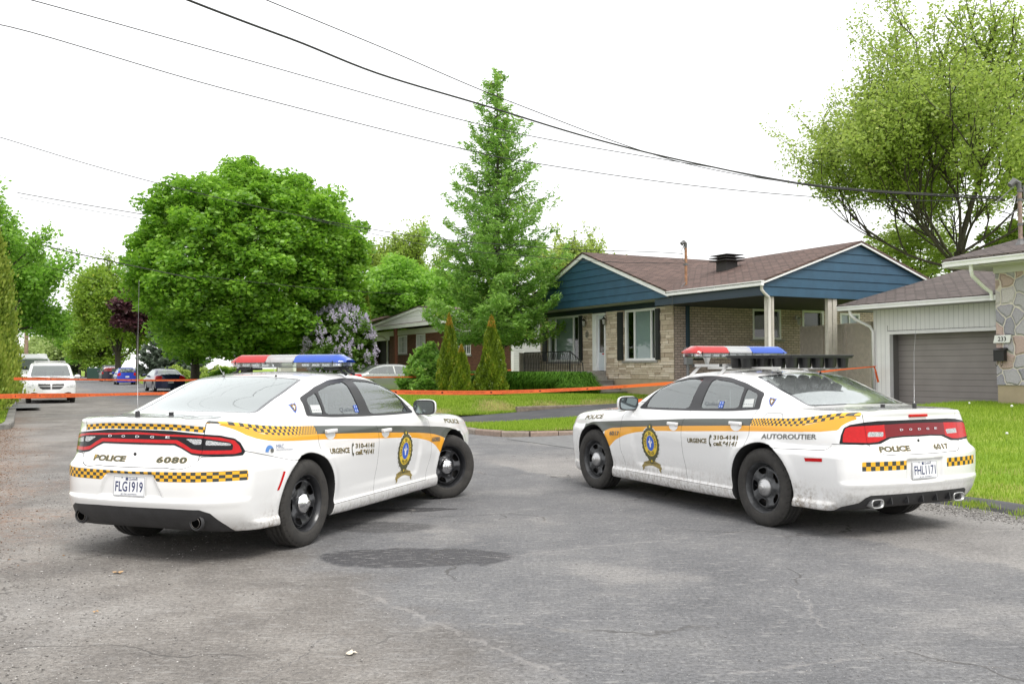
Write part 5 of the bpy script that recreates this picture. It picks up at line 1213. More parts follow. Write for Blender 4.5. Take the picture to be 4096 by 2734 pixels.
def wall(mb, M, a0, a1, z0, z1, holes, m=0, depth=.14, mr=None):
    As = sorted({a0, a1, *[h[0] for h in holes], *[h[1] for h in holes]}); Zs = sorted({z0, z1, *[h[2] for h in holes], *[h[3] for h in holes]})
    for i in range(len(As) - 1):
        for j in range(len(Zs) - 1):
            ca, cz = (As[i] + As[i + 1]) / 2, (Zs[j] + Zs[j + 1]) / 2
            if any(h[0] < ca < h[1] and h[2] < cz < h[3] for h in holes): continue
            mb.quad(M(As[i], 0, Zs[j]), M(As[i + 1], 0, Zs[j]), M(As[i + 1], 0, Zs[j + 1]), M(As[i], 0, Zs[j + 1]), m)
    for h in holes:
        c = [(h[0], h[2]), (h[1], h[2]), (h[1], h[3]), (h[0], h[3])]
        for (p, q), (r, s_) in zip(c, c[1:] + c[:1]): mb.quad(M(p, 0, q), M(r, 0, s_), M(r, -depth, s_), M(p, -depth, q), m if mr is None else mr)
def window(root, M, a0, a1, z0, z1, bars, fw=.07, blind=True, name='window', sill=True, frame=WHITE, rec=.02, grid=0):
    f = MB(); fbox(f, M, a0, a1, -.10, .03 - rec, z0, z0 + fw); fbox(f, M, a0, a1, -.10, .03 - rec, z1 - fw, z1)
    for a in (a0, a1 - fw): fbox(f, M, a, a + fw, -.10, .031 - rec, z0 + fw, z1 - fw)
    for a in bars: fbox(f, M, a - fw * .35, a + fw * .35, -.08, .012 - rec, z0 + fw, z1 - fw)
    if grid:
        xs_ = [a0 + fw] + sorted(bars) + [a1 - fw]
        for p, q in zip(xs_[:-1], xs_[1:]): fbox(f, M, (p + q) / 2 - .008, (p + q) / 2 + .008, -.07, .004 - rec, z0 + fw, z1 - fw)
        for k in range(1, grid + 1): zz = z0 + fw + (z1 - z0 - 2 * fw) * k / (grid + 1); fbox(f, M, a0 + fw, a1 - fw, -.069, .003 - rec, zz - .008, zz + .008)
    o = f.build(name, frame, root)
    g = MB(); g.quad(M(a0 + fw, -.045, z0 + fw), M(a0 + fw, -.045, z1 - fw), M(a1 - fw, -.045, z1 - fw), M(a1 - fw, -.045, z0 + fw)) if M(0, 1, 0)[0] != 0 else g.quad(M(a0 + fw, -.045, z0 + fw), M(a1 - fw, -.045, z0 + fw), M(a1 - fw, -.045, z1 - fw), M(a0 + fw, -.045, z1 - fw)); g.build('pane', WGL, o)
    b = MB(); b.quad(M(a0, -.6, z0), M(a1, -.6, z0), M(a1, -.6, z1), M(a0, -.6, z1)); b.build('room_behind', DARK, o)
    if blind:
        b = MB(); p0, p1 = (bars[0] + .03, bars[-1] - .03) if blind == 'mid' and len(bars) > 1 else (a0 + .05, a1 - .05); b.quad(M(p0, -.09, z0 + .05), M(p1, -.09, z0 + .05), M(p1, -.09, z1 - .05), M(p0, -.09, z1 - .05)); b.build('blind', BLIND, o)
    if sill: s_ = MB(); fbox(s_, M, a0 - .12, a1 + .12, -.02, .075, z0 - .075, z0 - .003); s_.build('sill', CONC, o)
    return o
def slab(mb, poly, th, m=0):
    """roof plane with thickness, poly = top corners"""
    mb.extr(poly, (0, 0, -th), m)
def boards(mb, M, edge, z0, z1, step, lip=.022, m=0):
    """lapped boards inside a gable: edge(z) -> (a0, a1)"""
    z = z0
    while z < z1 - 1e-6:
        zn = min(z + step, z1); a0, a1 = edge(z); b0, b1 = edge(zn)
        if b1 - b0 < 0: b0 = b1 = (b0 + b1) / 2
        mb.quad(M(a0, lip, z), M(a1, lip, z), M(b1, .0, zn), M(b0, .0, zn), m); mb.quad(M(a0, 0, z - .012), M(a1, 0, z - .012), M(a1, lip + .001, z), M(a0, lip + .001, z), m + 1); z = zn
def lantern(root, M, a, z, m=BLACKM, s_=1.0):
    mb = MB(); fbox(mb, M, a - .04, a + .04, 0, .03, z + .12, z + .26); mb.tube([M(a, .02, z + .22), M(a, .10, z + .28), M(a, .15, z + .22)], .01, 6)
    c = M(a, .15, 0); mb.lathe([(.001, z + .24), (.03, z + .20), (.085, z + .15), (.09, z + .135), (.075, z + .13)], 6, 'z', (c[0], c[1], 0)); mb.lathe([(.05, z - .06), (.03, z - .08), (.001, z - .10)], 6, 'z', (c[0], c[1], 0))
    for k in range(6): an = k * math.pi / 3; mb.tube([(c[0] + .075 * math.cos(an), c[1] + .075 * math.sin(an), z + .13), (c[0] + .05 * math.cos(an), c[1] + .05 * math.sin(an), z - .06)], .006, 4)
    mb.lathe([(.065, z + .125), (.043, z - .055)], 6, 'z', (c[0], c[1], 0), 1); mb.build('wall_lamp', [m, mat('lantern_glass', (.5, .5, .46), .2)], root)
def downpipe(root, pts, r=.035, m=WHITE): mb = MB(); mb.tube(pts, r, 8); mb.build('downpipe', m, root, smooth=True)
def gutter(root, M, a0, a1, d0, z0, z1):
    mb = MB(); fbox(mb, M, a0, a1, d0, d0 + .10, z0, z1 - .03); fbox(mb, M, a0 - .01, a1 + .01, d0 - .01, d0 + .125, z1 - .03, z1); mb.build('gutter', WHITE, root)
def plaque(root, M, txt, a0, a1, z0, z1, d, mplate, mink, shape=None, dirn=-1, name='house_number'):
    mb = MB(); pts = shape or [(a0, z0), (a1, z0), (a1, z1), (a0, z1)]; k = len(pts); V = [M(a, d, z) for a, z in pts] + [M(a, d + .015, z) for a, z in pts]
    mb.add(V, [tuple(range(k)), tuple(range(k, 2 * k))] + [(i, (i + 1) % k, k + (i + 1) % k, k + i) for i in range(k)], 0)
    V, F, A = text2d(txt, 0, .02); h_ = (z1 - z0) * .6; w_ = min(h_ * A, (a1 - a0) * .8); ca, cz = (a0 + a1) / 2, (z0 + z1) / 2
    P = [M(ca + dirn * (v[0] - .5) * w_, d + .018, cz + (v[1] - .5) * h_) for v in V]; mb.add(P, F, 1); mb.build(name, [mplate, mink], root)
# ---- the blue gabled bungalow 231
H = thing('bungalow', 'stone fronted bungalow 231 with navy blue gables and brown shingle roof', 'house', (5.39, 30.9, 0), GA)
Mf, Ms = fmap('f'), fmap('s')
holesF = [(4.10, 4.97, 1.33, 3.48), (1.0, 2.87, 1.69, 3.50), (5.95, 8.35, 1.69, 3.50)]
mb = MB(); wall(mb, Mf, 0, 9.05, 1.05, 3.72, holesF); mb.build('front_wall', mat('mortar', (.13, .11, .085), .95), H)
STN = mat('ashlar', rough=.92, fn=lambda b: (b.base(b.mix(.55, b.ramp(b.attr('rnd')['Fac'], [(0, (.44, .35, .255)), (.5, (.60, .50, .38)), (1, (.74, .64, .52))]), b.ramp(b.noise(14, 6, .7), [(.3, .34), (.7, .66)]), 'OVERLAY')), b.bump(b.noise(16, 6, .7), .6, .02)))
mb = MB(); z = 1.05; rr = random.Random(5)
while z < 3.50:
    hgt_ = rr.choice([.07, .09, .12, .15, .17, .085]); z2 = min(z + hgt_, 3.52); a = .0 - rr.random() * .3
    while a < 9.05:
        L_ = rr.uniform(.18, .62) if hgt_ < .13 else rr.uniform(.25, .5); p0, p1 = max(a, .02), min(a + L_, 9.03); segs = [(p0, p1)]
        for h in holesF:
            if h[2] < (z + z2) / 2 < h[3] + .03:
                ns = []
                for q0, q1 in segs:
                    if q1 <= h[0] - .02 or q0 >= h[1] + .02: ns.append((q0, q1)); continue
                    if q0 < h[0] - .02: ns.append((q0, h[0] - .02))
                    if q1 > h[1] + .02: ns.append((h[1] + .02, q1))
                segs = ns
        dd = rr.uniform(.012, .045)
        split = rr.random() < .3 and hgt_ > .11
        for q0, q1 in segs:
            if q1 - q0 < .04: continue
            for (za, zb) in (((z, (z + z2) / 2), ((z + z2) / 2, z2)) if split else ((z, z2),)): fbox(mb, Mf, q0 + .006, q1 - .006, -.02, dd + rr.uniform(-.006, .008), za + .006, zb - .005, 0, rr.random())
        a += L_
    z = z2
mb.build('stone_cladding', STN, H)
mb = MB(); fbox(mb, Mf, -.0, 9.05, -.2, .012, .0, 1.045); fbox(mb, Ms, .013, 9.5, -.2, .012, .0, 1.045); mb.build('foundation', FOUND, H)
holesS = [(3.38, 4.69, 2.42, 3.48), (5.70, 6.75, 1.30, 3.49), (7.6, 8.62, 2.3, 3.43)]
mb = MB(); wall(mb, Ms, .0, 9.5, 1.05, 3.72, holesS); mb.build('side_wall', BR_SIDE, H)
mb = MB(); mb.box(.7, 9.5, .7, 9.05, .2, 3.7); mb.build('inner_block', DARK, H)
mb = MB(); mb.quad((0, 9.05, .2), (9.5, 9.05, .2), (9.5, 9.05, 3.7), (0, 9.05, 3.7)); mb.quad((9.5, 0, .2), (9.5, 9.05, .2), (9.5, 9.05, 3.7), (9.5, 0, 3.7)); mb.build('rear_wall', WHITE, H)
window(H, Mf, 1.0, 2.87, 1.69, 3.50, [1.33, 2.32], .085, 'mid'); window(H, Mf, 5.95, 8.35, 1.69, 3.50, [6.45, 7.85], .085, 'mid'); window(H, Ms, 3.38, 4.69, 2.42, 3.48, [4.05], .07, False); window(H, Ms, 7.6, 8.62, 2.3, 3.43, [8.1], .07, True, sill=False)
for (a, b_) in ((.74, 1.0), (2.93, 3.29), (5.66, 5.93), (8.42, 8.78)):
    mb = MB(); fbox(mb, Mf, a, b_, .04, .065, 1.71, 3.45); 
    for (z0, z1) in ((1.78, 2.5), (2.58, 3.38)): fbox(mb, Mf, a + .05, b_ - .05, .064, .078, z0, z1)
    mb.build('shutter', SHUT, H)
D = MB(); fbox(D, Mf, 4.10, 4.16, -.12, .05, 1.33, 3.48); fbox(D, Mf, 4.70, 4.97, -.12, .05, 1.33, 3.48); fbox(D, Mf, 4.16, 4.70, -.12, .05, 3.40, 3.48); fd = D.build('front_door', WHITE, H)
D = MB(); fbox(D, Mf, 4.16, 4.70, -.12, -.06, 1.34, 3.40, 0)
for (z0, z1) in ((1.42, 1.52), (1.58, 1.93)):
    for (p, q) in ((4.22, 4.40), (4.46, 4.64)): fbox(D, Mf, p, q, -.06, -.052, z0 + .03, z1)
D.build('door_leaf', mat('door_white', (.62, .66, .70), .45), fd)
D = MB(); fbox(D, Mf, 4.20, 4.62, -.061, -.048, 2.02, 3.26, 0); D.build('door_glass', mat('door_glass', (.05, .04, .035), .15, coat=.6), fd)
D = MB(); fbox(D, Mf, 4.32, 4.46, -.058, -.048, 1.94, 1.985, 0); D.build('door_sticker', mat('red_sticker', (.5, .04, .03), .5), fd)
lantern(H, Mf, 5.42, 3.10); lantern(H, Mf, 4.02, 3.10)
plaque(H, Mf, '231', 5.22, 5.46, 2.56, 2.86, .04, mat('plaque_stone', (.36, .32, .26), .8), BLACKM, [(5.24, 2.62), (5.34, 2.56), (5.44, 2.62), (5.46, 2.72), (5.43, 2.8), (5.34, 2.87), (5.25, 2.8), (5.22, 2.72)])
# frieze, gables, soffits
mb = MB(); fbox(mb, Mf, -.02, 9.07, -.02, .05, 3.505, 3.71); fbox(mb, Ms, .0, 9.5, -.02, .05, 3.49, 3.71); mb.build('frieze', NAVYD, H)
mb = MB(); M1 = fmap('f', -.86); e1 = lambda z: (-.80 + max(0, (z - 3.80)) / .35, 9.20 - max(0, (z - 3.80)) / .35)
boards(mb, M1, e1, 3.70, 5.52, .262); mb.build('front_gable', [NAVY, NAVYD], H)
mb = MB(); mb.box(-.84, .0, -.8, 9.2, 3.685, 3.70); mb.build('soffit', SOFFIT, H)
def rake(pts, off, hgt_=.19, th=.05):
    """fascia boards following a gable"""
    mb = MB(); 
    for p, q in zip(pts[:-1], pts[1:]): mb.extr([p, q, (q[0], q[1], q[2] - hgt_), (p[0], p[1], p[2] - hgt_)], off)
    mb.build('fascia', WHITE, H)
rake([(-.95, -.88, 3.90), (-.95, 4.2, 5.68), (-.95, 9.28, 3.90)], (.055, 0, 0))
mb = MB(); slab(mb, [(-.98, -.90, 3.905), (9.9, -.90, 3.905), (9.9, 4.2, 5.69), (-.98, 4.2, 5.69)], .06); slab(mb, [(-.98, 4.2, 5.69), (9.9, 4.2, 5.69), (9.9, 9.30, 3.905), (-.98, 9.30, 3.905)], .06); rf = mb.build('roof', SH_X, H)
mb = MB(); slab(mb, [(-.96, -5.15, 3.875), (3.0, -5.15, 5.215), (3.0, 3.1, 5.215), (-.96, -.78, 3.875)], .06); slab(mb, [(3.0, -5.15, 5.215), (6.96, -5.15, 3.875), (6.96, -.78, 3.875), (3.0, 3.1, 5.215)], .06); rf2 = mb.build('roof', SH_Y, H)
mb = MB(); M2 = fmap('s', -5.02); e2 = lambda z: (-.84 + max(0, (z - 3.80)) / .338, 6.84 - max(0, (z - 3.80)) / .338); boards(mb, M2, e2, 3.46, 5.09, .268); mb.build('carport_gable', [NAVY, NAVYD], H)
rake([(-.94, -5.14, 3.86), (3.0, -5.14, 5.20), (6.94, -5.14, 3.86)], (0, .055, 0), .10)
mb = MB(); mb.box(-.80, -.72, -5.0, .0, 3.47, 3.73); mb.build('carport_beam', mat('navy_metal', (.020, .040, .068), .35), H)
mb = MB(); mb.box(-.72, 6.8, -5.0, -.02, 3.50, 3.52); mb.build('carport_ceiling', mat('ceiling_dark', (.045, .045, .048), .8), H)
M3 = fmap('f', -.80); gutter(H, M3, -5.15, -.85, .06, 3.73, 3.87)
downpipe(H, [(-.90, -5.10, 3.74), (-.90, -5.10, 3.62), (-.80, -5.10, 3.52), (-.62, -5.07, 3.42), (-.58, -5.05, 3.30), (-.58, -5.05, 3.05), (-.58, -5.05, .5)], .042, mat('downpipe_cream', (.60, .58, .53), .6))
for w0 in (-.42, 1.93):
    mb = MB(); mb.box(w0 - .17, w0 - .01, -4.98, -4.86, .3, 3.47); mb.box(w0 + .01, w0 + .17, -5.0, -4.84, .3, 3.47) if w0 > 0 else mb.box(w0 + .01, w0 + .08, -4.98, -4.86, .3, 3.47); mb.build('carport_post', POSTM, H)
mb = MB(); mb.box(1.15, 1.62, -1.25, -.75, 4.3, 4.96, 0)
for k in range(3): mb.extr([(.98 + .05 * (k == 2), -1.42, 4.93 + .09 * k), (1.79 - .05 * (k == 2), -1.42, 4.93 + .09 * k), (1.79 - .05 * (k == 2), -.58, 4.93 + .09 * k), (.98 + .05 * (k == 2), -.58, 4.93 + .09 * k)], (0, 0, .025))
mb.box(1.2, 1.57, -1.2, -.8, 4.96, 5.14); mb.build('chimney_vent', mat('vent_black', (.03, .028, .027), .6), H)
mb = MB(); mb.tube([(-.30, -1, 4.0), (-.30, -1, 5.30)], .045, 10, 0); mb.tube([(-.30, -1, 5.28), (-.31, -1, 5.42), (-.38, -1, 5.47), (-.47, -1, 5.40)], [.045, .06, .07, .06], 10, 1)
mb.tube([(-.36, -1, 5.38), (-.48, -.98, 5.15), (-.42, -1, 4.9), (-.30, -1.05, 4.75)], .010, 6, 1); mb.tube([(-.42, -1, 5.36), (-.25, -1.02, 5.0), (-.34, -1.05, 4.7)], .010, 6, 1); mb.box(-.36, -.24, -1.05, -.95, 4.72, 4.78, 1); mb.tube([(-.3, -1.02, 4.2), (-.55, -1.05, 4.0), (-.85, -1.0, 3.86), (-.86, -1, 3.4)], .012, 6, 1)
mb.build('service_mast', [mat('rusty_pipe', (.30, .16, .09), .8, var=.5, vscale=9), mat('mast_cap', (.13, .13, .13), .5)], H)
mb = MB(); fbox(mb, Ms, .44, .54, .02, .12, 2.12, 3.5, 0); fbox(mb, Ms, .36, .62, .01, .16, 1.55, 2.12, 1); fbox(mb, Ms, .46, .52, .02, .09, .8, 1.55, 1); fbox(mb, Ms, .76, 1.15, .01, .06, 1.70, 1.88, 2); mb.build('electric_meter', [mat('navy_conduit', (.022, .05, .075), .5), mat('meter_grey', (.34, .35, .36), .5), BLACKM], H)
for a in (5.42, 7.1): lantern(H, Ms, a, 3.02, mat('lamp_white', (.5, .5, .48), .5))
D = MB(); fbox(D, Ms, 5.70, 5.78, -.12, .03, 1.3, 3.49); fbox(D, Ms, 6.67, 6.75, -.12, .03, 1.3, 3.49); fbox(D, Ms, 5.78, 6.67, -.12, .03, 3.41, 3.49); sd = D.build('side_door', WHITE, H); D = MB(); fbox(D, Ms, 5.78, 6.67, -.12, -.08, 1.3, 3.41); D.build('door_leaf', mat('screen_door', (.03, .035, .035), .25, coat=.5), sd)
# front steps with an iron railing
ST = thing('front_steps', 'grey concrete steps and landing at the white front door', 'steps', (5.39, 30.9, 0), GA)
mb = MB(); mb.box(-1.35, -.05, 3.95, 8.3, .3, 1.14)
mb.build('landing', CONC, ST)
mb = MB()
for k in range(4): mb.box(-1.3, -.06, 3.95 - .40 * (k + 1), 3.95 - .40 * k - .002 + (.0 if k else -.002), .2, .965 - .185 * k); mb.box(-1.36, -.055, 3.95 - .40 * (k + 1) - .06, 3.95 - .40 * k - .004, .965 - .185 * k, 1.005 - .185 * k)
mb.box(-.85, -.051, 4.05, 5.1, 1.14, 1.32); mb.build('step', CONC, ST)
RL = thing('iron_railing', 'black wrought iron railing beside the front door steps', 'railing', (5.39, 30.9, 0), GA)
mb = MB(); x_ = -1.28
mb.tube([(x_, 8.1, 2.05), (x_, 4.55, 2.05), (x_, 3.7, 1.62), (x_, 3.62, 1.0)], .022, 6)
mb.tube([(x_, 8.1, 1.22), (x_, 4.55, 1.22), (x_, 3.75, .95)], .014, 6)
for y in np.arange(4.6, 8.12, .13):
    mb.tube([(x_, y, 1.22), (x_, y, 2.04)], .010, 5)
    mb.tube([(x_, y, 1.24), (x_, y + .06, 1.8), (x_, y + .13, 2.03)], .008, 5)
for y in (8.1, 6.3, 4.56): mb.tube([(x_, y, 1.14), (x_, y, 2.06)], .018, 6)
for y, a_, b_ in ((4.4, 1.17, 1.97), (4.2, 1.10, 1.87), (4.0, 1.04, 1.77), (3.85, .99, 1.69)): mb.tube([(x_, y, a_), (x_, y, b_)], .010, 5); mb.tube([(x_, y, a_), (x_, y + .12, b_)], .008, 5)
mb.build('railing', BLACKM, RL)
mb = MB()
for z_ in (1.45, 1.62): mb.tube([(x_, 4.6, z_), (x_, 8.1, z_)], .008, 5)
mb.build('crossbar', BLACKM, RL)
# lattice screens
def lattice(label, A, B, z0, z1, ncol=2, sp=.085):
    A = np.array(A, float); B = np.array(B, float); L_ = np.linalg.norm(B - A); a_ = math.atan2(B[1] - A[1], B[0] - A[0]); T_ = thing('lattice_fence', label, 'fence', (A[0], A[1], 0), a_); mb = MB(); H_ = z1 - z0
    for sgn, yy in ((1, .0), (-1, .014)):
        k = -int(H_ / sp) - 1
        while k * sp < L_ + (H_ if sgn < 0 else 0):
            x0 = k * sp; lo, hi = 0, H_
            # line x = x0 + sgn*t (sgn>0) or x0 - t shifted
            if sgn > 0: lo = max(0, -x0); hi = min(H_, L_ - x0); p = (x0 + lo, z0 + lo); q = (x0 + hi, z0 + hi)
            else: x0 = k * sp + H_ * 0; lo = max(0, x0 - L_); hi = min(H_, x0); p = (x0 - lo, z0 + lo); q = (x0 - hi, z0 + hi)
            if hi - lo > .02:
                w_ = .026; n_ = (-(q[1] - p[1]), q[0] - p[0]); ln = math.hypot(*n_); n_ = (n_[0] / ln * w_, n_[1] / ln * w_)
                mb.extr([(p[0] - n_[0], yy, p[1] - n_[1]), (q[0] - n_[0], yy, q[1] - n_[1]), (q[0] + n_[0], yy, q[1] + n_[1]), (p[0] + n_[0], yy, p[1] + n_[1])], (0, .010, 0))
            k += 1
    mb.build('lattice_panel', LATT, T_)
    for i in range(ncol + 1): x0 = L_ * i / ncol; mb = MB(); mb.box(x0 - .045, x0 + .045, -.03, .055, z0 - .3, z1 + .02); mb.build('fence_post', LATT, T_)
    mb = MB(); mb.box(.045, L_ - .045, -.02, .045, z1 - .05, z1 + .01); mb.box(.045, L_ - .045, -.02, .045, z0, z0 + .06); mb.build('fence_rail', LATT, T_); return T_
lattice('tall taupe lattice screen between the carport and the white garage', (9.37, 30.2), (10.35, 26.9), .5, 2.74, 3)
lattice('low brown lattice panel left of the stone front wall', (.35, 38.6), (1.15, 38.95), .5, 2.05, 1)
# ---- white garage
GR = thing('garage', 'white garage with an open door and brown shingle roof joined to the stone house', 'garage', (10.46, 26.0, 0), GA)
VS = mat('white_vertical_siding', rough=.6, fn=lambda b: (b.base(b.mix(b.math('SUBTRACT', 1, b.step(b.math('ABSOLUTE', b.math('SUBTRACT', b.math('FRACT', b.math('DIVIDE', b.xyz(b.coord())[1], .145)), .5)), .02, .07)), b.ramp(b.noise(3, 4), [(.3, (.80, .80, .79)), (.7, (.86, .86, .85))]), (.55, .55, .55))), None))
mb = MB(); wall(mb, Mf, -3.6, .47, .1, 3.05, [(-3.3, 0, .05, 2.43)], 0, .0); mb.quad((0, .47, .1), (6, .47, .1), (6, .47, 3.05), (0, .47, 3.05)); mb.build('front_wall', VS, GR)
mb = MB(); fbox(mb, Mf, -.09, 0, -.12, .02, .1, 2.43); fbox(mb, Mf, -3.3, -.09, -.12, .02, 2.35, 2.43); mb.build('door_frame', WHITE, GR)
HS = lambda nm, c, st_: mat(nm, rough=.6, fn=lambda b: (b.base(b.mix(b.math('SUBTRACT', 1, b.step(b.math('FRACT', b.math('DIVIDE', b.xyz(b.coord())[2], st_)), .0, .12)), b.ramp(b.noise(2, 5), [(.3, tuple(k * .92 for k in c)), (.7, tuple(k * 1.06 for k in c))]), tuple(k * .35 for k in c))), b.bump(b.math('FRACT', b.math('DIVIDE', b.xyz(b.coord())[2], st_)), .6, .02)))
mb = MB(); mb.box(.42, .46, -3.3, -.02, .30, 2.6); mb.build('garage_door', HS('grey_siding', (.31, .285, .265), .158), GR)
mb = MB(); mb.box(.0, .42, -.02, .0, .1, 2.6); mb.box(.0, .42, -3.35, -3.3, .1, 2.6); mb.box(0, .42, -3.3, -.02, 2.44, 2.46); mb.box(.46, .5, -3.3, 0, 0, .35); mb.build('door_recess', mat('recess_grey', (.20, .19, .18), .8), GR)
mb = MB(); mb.box(-.62, 0, -3.8, 1.1, 3.05, 3.07); mb.build('soffit', SOFFIT, GR); gutter(GR, fmap('f', -.62), -3.8, 1.12, 0, 3.05, 3.17)
mb = MB(); slab(mb, [(-.72, -3.9, 3.20), (4.6, -3.9, 4.46), (4.6, 1.15, 4.46), (-.72, 1.15, 3.20)], .05); slab(mb, [(4.6, -3.9, 4.46), (9.5, -3.9, 3.3), (9.5, 1.15, 3.3), (4.6, 1.15, 4.46)], .05); mb.build('roof', mat('shingle_grey_brown', fn=_shingle('y', (.155, .125, .115), .35)), GR)
mb = MB(); mb.extr([(-.6, 1.10, 3.06), (-.6, 1.10, 3.17), (4.6, 1.10, 4.40), (9.4, 1.1, 3.2), (9.4, 1.1, 3.06)], (0, .02, 0)); mb.build('gable_board', WHITE, GR)
downpipe(GR, [(-.66, .72, 3.06), (-.66, .70, 2.93), (-.55, .64, 2.80), (-.12, .50, 2.60), (-.06, .44, 2.45), (-.06, .44, .55), (-.16, .44, .45)], .045)
# ---- fieldstone house 233
SHs = thing('stone_house', 'grey and pink fieldstone house 233 at the right edge', 'house', (10.9, 21.0, 0), GA)
def _field(b):
    x, y, z = b.xyz(b.coord()); p = b.comb(y, b.math('MULTIPLY', z, .92), b.math('MULTIPLY', x, .0)); nz = b.n.new('ShaderNodeTexNoise'); nz.inputs['Scale'].default_value = 2.2; nz.inputs['Detail'].default_value = 3; b.link(p, nz.inputs[0]); sv = b.n.new('ShaderNodeVectorMath'); sv.operation = 'SCALE'; sv.inputs[3].default_value = .22; b.link(nz.outputs[1], sv.inputs[0]); ad = b.n.new('ShaderNodeVectorMath'); ad.operation = 'ADD'; b.link(p, ad.inputs[0]); b.link(sv.outputs[0], ad.inputs[1])
    e = b.voro(3.3, 'DISTANCE_TO_EDGE', ad.outputs[0], .72)['Distance']; v = b.voro(3.3, 'F1', ad.outputs[0], .72); c = b.ramp(b.xyz(v['Color'])[0], [(0, (.31, .30, .34)), (.24, (.43, .41, .44)), (.48, (.54, .50, .50)), (.68, (.48, .36, .33)), (.84, (.38, .36, .40))], 'CONSTANT')
    c = b.mix(.6, c, b.ramp(b.noise(40, 5, .75), [(.3, .3), (.7, .7)]), 'OVERLAY'); k = b.step(e, .016, .032); b.base(b.mix(k, (.66, .60, .51), c)); b.bump(b.math('ADD', b.math('MULTIPLY', b.step(e, .04, .14), 1), b.math('MULTIPLY', b.noise(14, 5), .35)), .9, .03)
FST = mat('fieldstone', rough=.9, fn=_field)
mb = MB(); wall(mb, Mf, -8, 0, 1.05, 3.68, [(-6.3, -3.6, 1.9, 3.3)]); mb.build('front_wall', FST, SHs)
rr = random.Random(9)
mb = MB(); mb.quad((0, 0, 1.05), (2.2, 0, 1.05), (2.2, 0, 3.68), (0, 0, 3.68)); mb.build('side_wall', mat('fieldstone_side', (.3, .29, .28), .9, var=.3), SHs)
window(SHs, Mf, -6.3, -3.6, 1.9, 3.3, [-4.95], .08)
mb = MB(); fbox(mb, Mf, -8, -.0, -.2, -.03, .0, 1.05); mb.build('foundation', FOUND, SHs); mb = MB(); mb.box(.3, 7, -8, -.05, .2, 3.6); mb.build('inner_block', DARK, SHs)
mb = MB(); mb.box(-.6, 2.2, -8.6, .7, 3.70, 3.72); fbox(mb, Mf, -8, .02, .0, .04, 3.55, 3.70); mb.build('soffit', mat('soffit_white', (.62, .61, .58), .6), SHs); gutter(SHs, fmap('f', -.62), -8.8, .75, 0, 3.73, 3.85)
mb = MB(); slab(mb, [(-.74, -9, 3.90), (3.4, -9, 5.05), (3.4, -.4, 5.05), (-.74, .80, 3.90)], .05); slab(mb, [(-.74, .80, 3.90), (3.4, -.4, 5.05), (7.5, .8, 3.9), (7.5, .8, 3.88)], .05) ; mb.build('roof', mat('shingle_grey_brown'), SHs)
gutter(SHs, fmap('s', .80), -.6, 6.5, -.1, 3.73, 3.85)
downpipe(SHs, [(-.66, .12, 3.74), (-.66, .12, 3.62), (-.60, .14, 3.50), (-.25, .12, 3.26), (-.06, .07, 3.14), (-.05, .05, 3.0), (-.05, .05, 2.95)], .045)
plaque(SHs, Mf, '233', -.38, .01, 1.99, 2.16, .05, mat('plaque_white', (.74, .74, .73), .5), BLACKM, [(-.36, 1.99), (.03, 1.99), (-.01, 2.16), (-.40, 2.16)])
mb = MB(); fbox(mb, Mf, -.27, -.02, .03, .14, 1.58, 1.82); mb.extr([Mf(-.28, .0, 1.82), Mf(-.28, .16, 1.82), Mf(-.28, .02, 1.88)], (0, .27, 0)); 
for a in (-.08, -.2): mb.tube([Mf(a, .08, 1.58), Mf(a, .08, 1.50), Mf(a, .12, 1.47), Mf(a, .15, 1.51)], .007, 5)
mx_ = mb.build('mailbox', BLACKM, None); mx_.location = (10.9, 21.0, 0); mx_.rotation_euler = (0, 0, GA); tag(mx_, 'black wall mailbox under the number 233', 'mailbox')
mb = MB(); mb.tube([(.3, -.42, 4.1), (.3, -.42, 5.42)], .045, 10, 0); mb.tube([(.3, -.42, 5.4), (.29, -.40, 5.55), (.2, -.36, 5.60), (.1, -.32, 5.5)], [.045, .065, .075, .06], 10, 1)
mb.tube([(.2, -.38, 5.5), (-.15, -.2, 5.15), (-.2, -.2, 4.95), (.1, -.35, 4.85), (.3, -.42, 5.0)], .012, 6, 1); mb.tube([(.25, -.4, 5.3), (.0, -.3, 5.0), (-.1, -.25, 4.8), (.15, -.38, 4.75)], .010, 6, 1)
mb.tube([(.35, -.47, 5.5), (.38, -.5, 4.8), (.34, -.46, 4.15)], .014, 6, 1)
for z_ in (5.35, 5.15, 4.6): mb.lathe([(.06, z_), (.06, z_ + .05)], 10, 'z', (.3, -.42, 0), 1)
mb.lathe([(.12, 4.16), (.06, 4.26), (.05, 4.30)], 12, 'z', (.3, -.42, 0), 1); mb.build('service_mast', [mat('pipe_grey', (.30, .22, .18), .7, var=.4, vscale=9), mat('mast_cap')], SHs)
# ---- brown brick bungalow beyond the larch
BH = thing('bungalow', 'brown brick bungalow with white trim half hidden behind the larch', 'house', (.01, 42.36, 0), GA)
holesB = [(13.06, 14.5, 2.27, 3.33), (10.3, 11.65, 2.27, 3.33), (4.4, 6.2, 2.1, 3.33)]
mb = MB(); wall(mb, Mf, 0, 16.0, .3, 3.42, holesB); mb.build('front_wall', mat('brown_brick', rough=.9, fn=_brick((.185, .075, .045), (.13, .05, .03), (.07, .04, .03), 'y', .22, .075, .01)), BH)
for a, b_, c, d in holesB: window(BH, Mf, a, b_, c, d, [a + (b_ - a) / 3, a + 2 * (b_ - a) / 3], .07, False, grid=2)
mb = MB(); mb.quad((0, 0, .3), (9, 0, .3), (9, 0, 3.9), (0, 0, 3.9)); mb.poly([(0, 0, 3.9), (9, 0, 3.9), (4.5, 0, 4.6)]); mb.build('side_wall', HS('white_lap_siding', (.70, .70, .71), .11), BH)
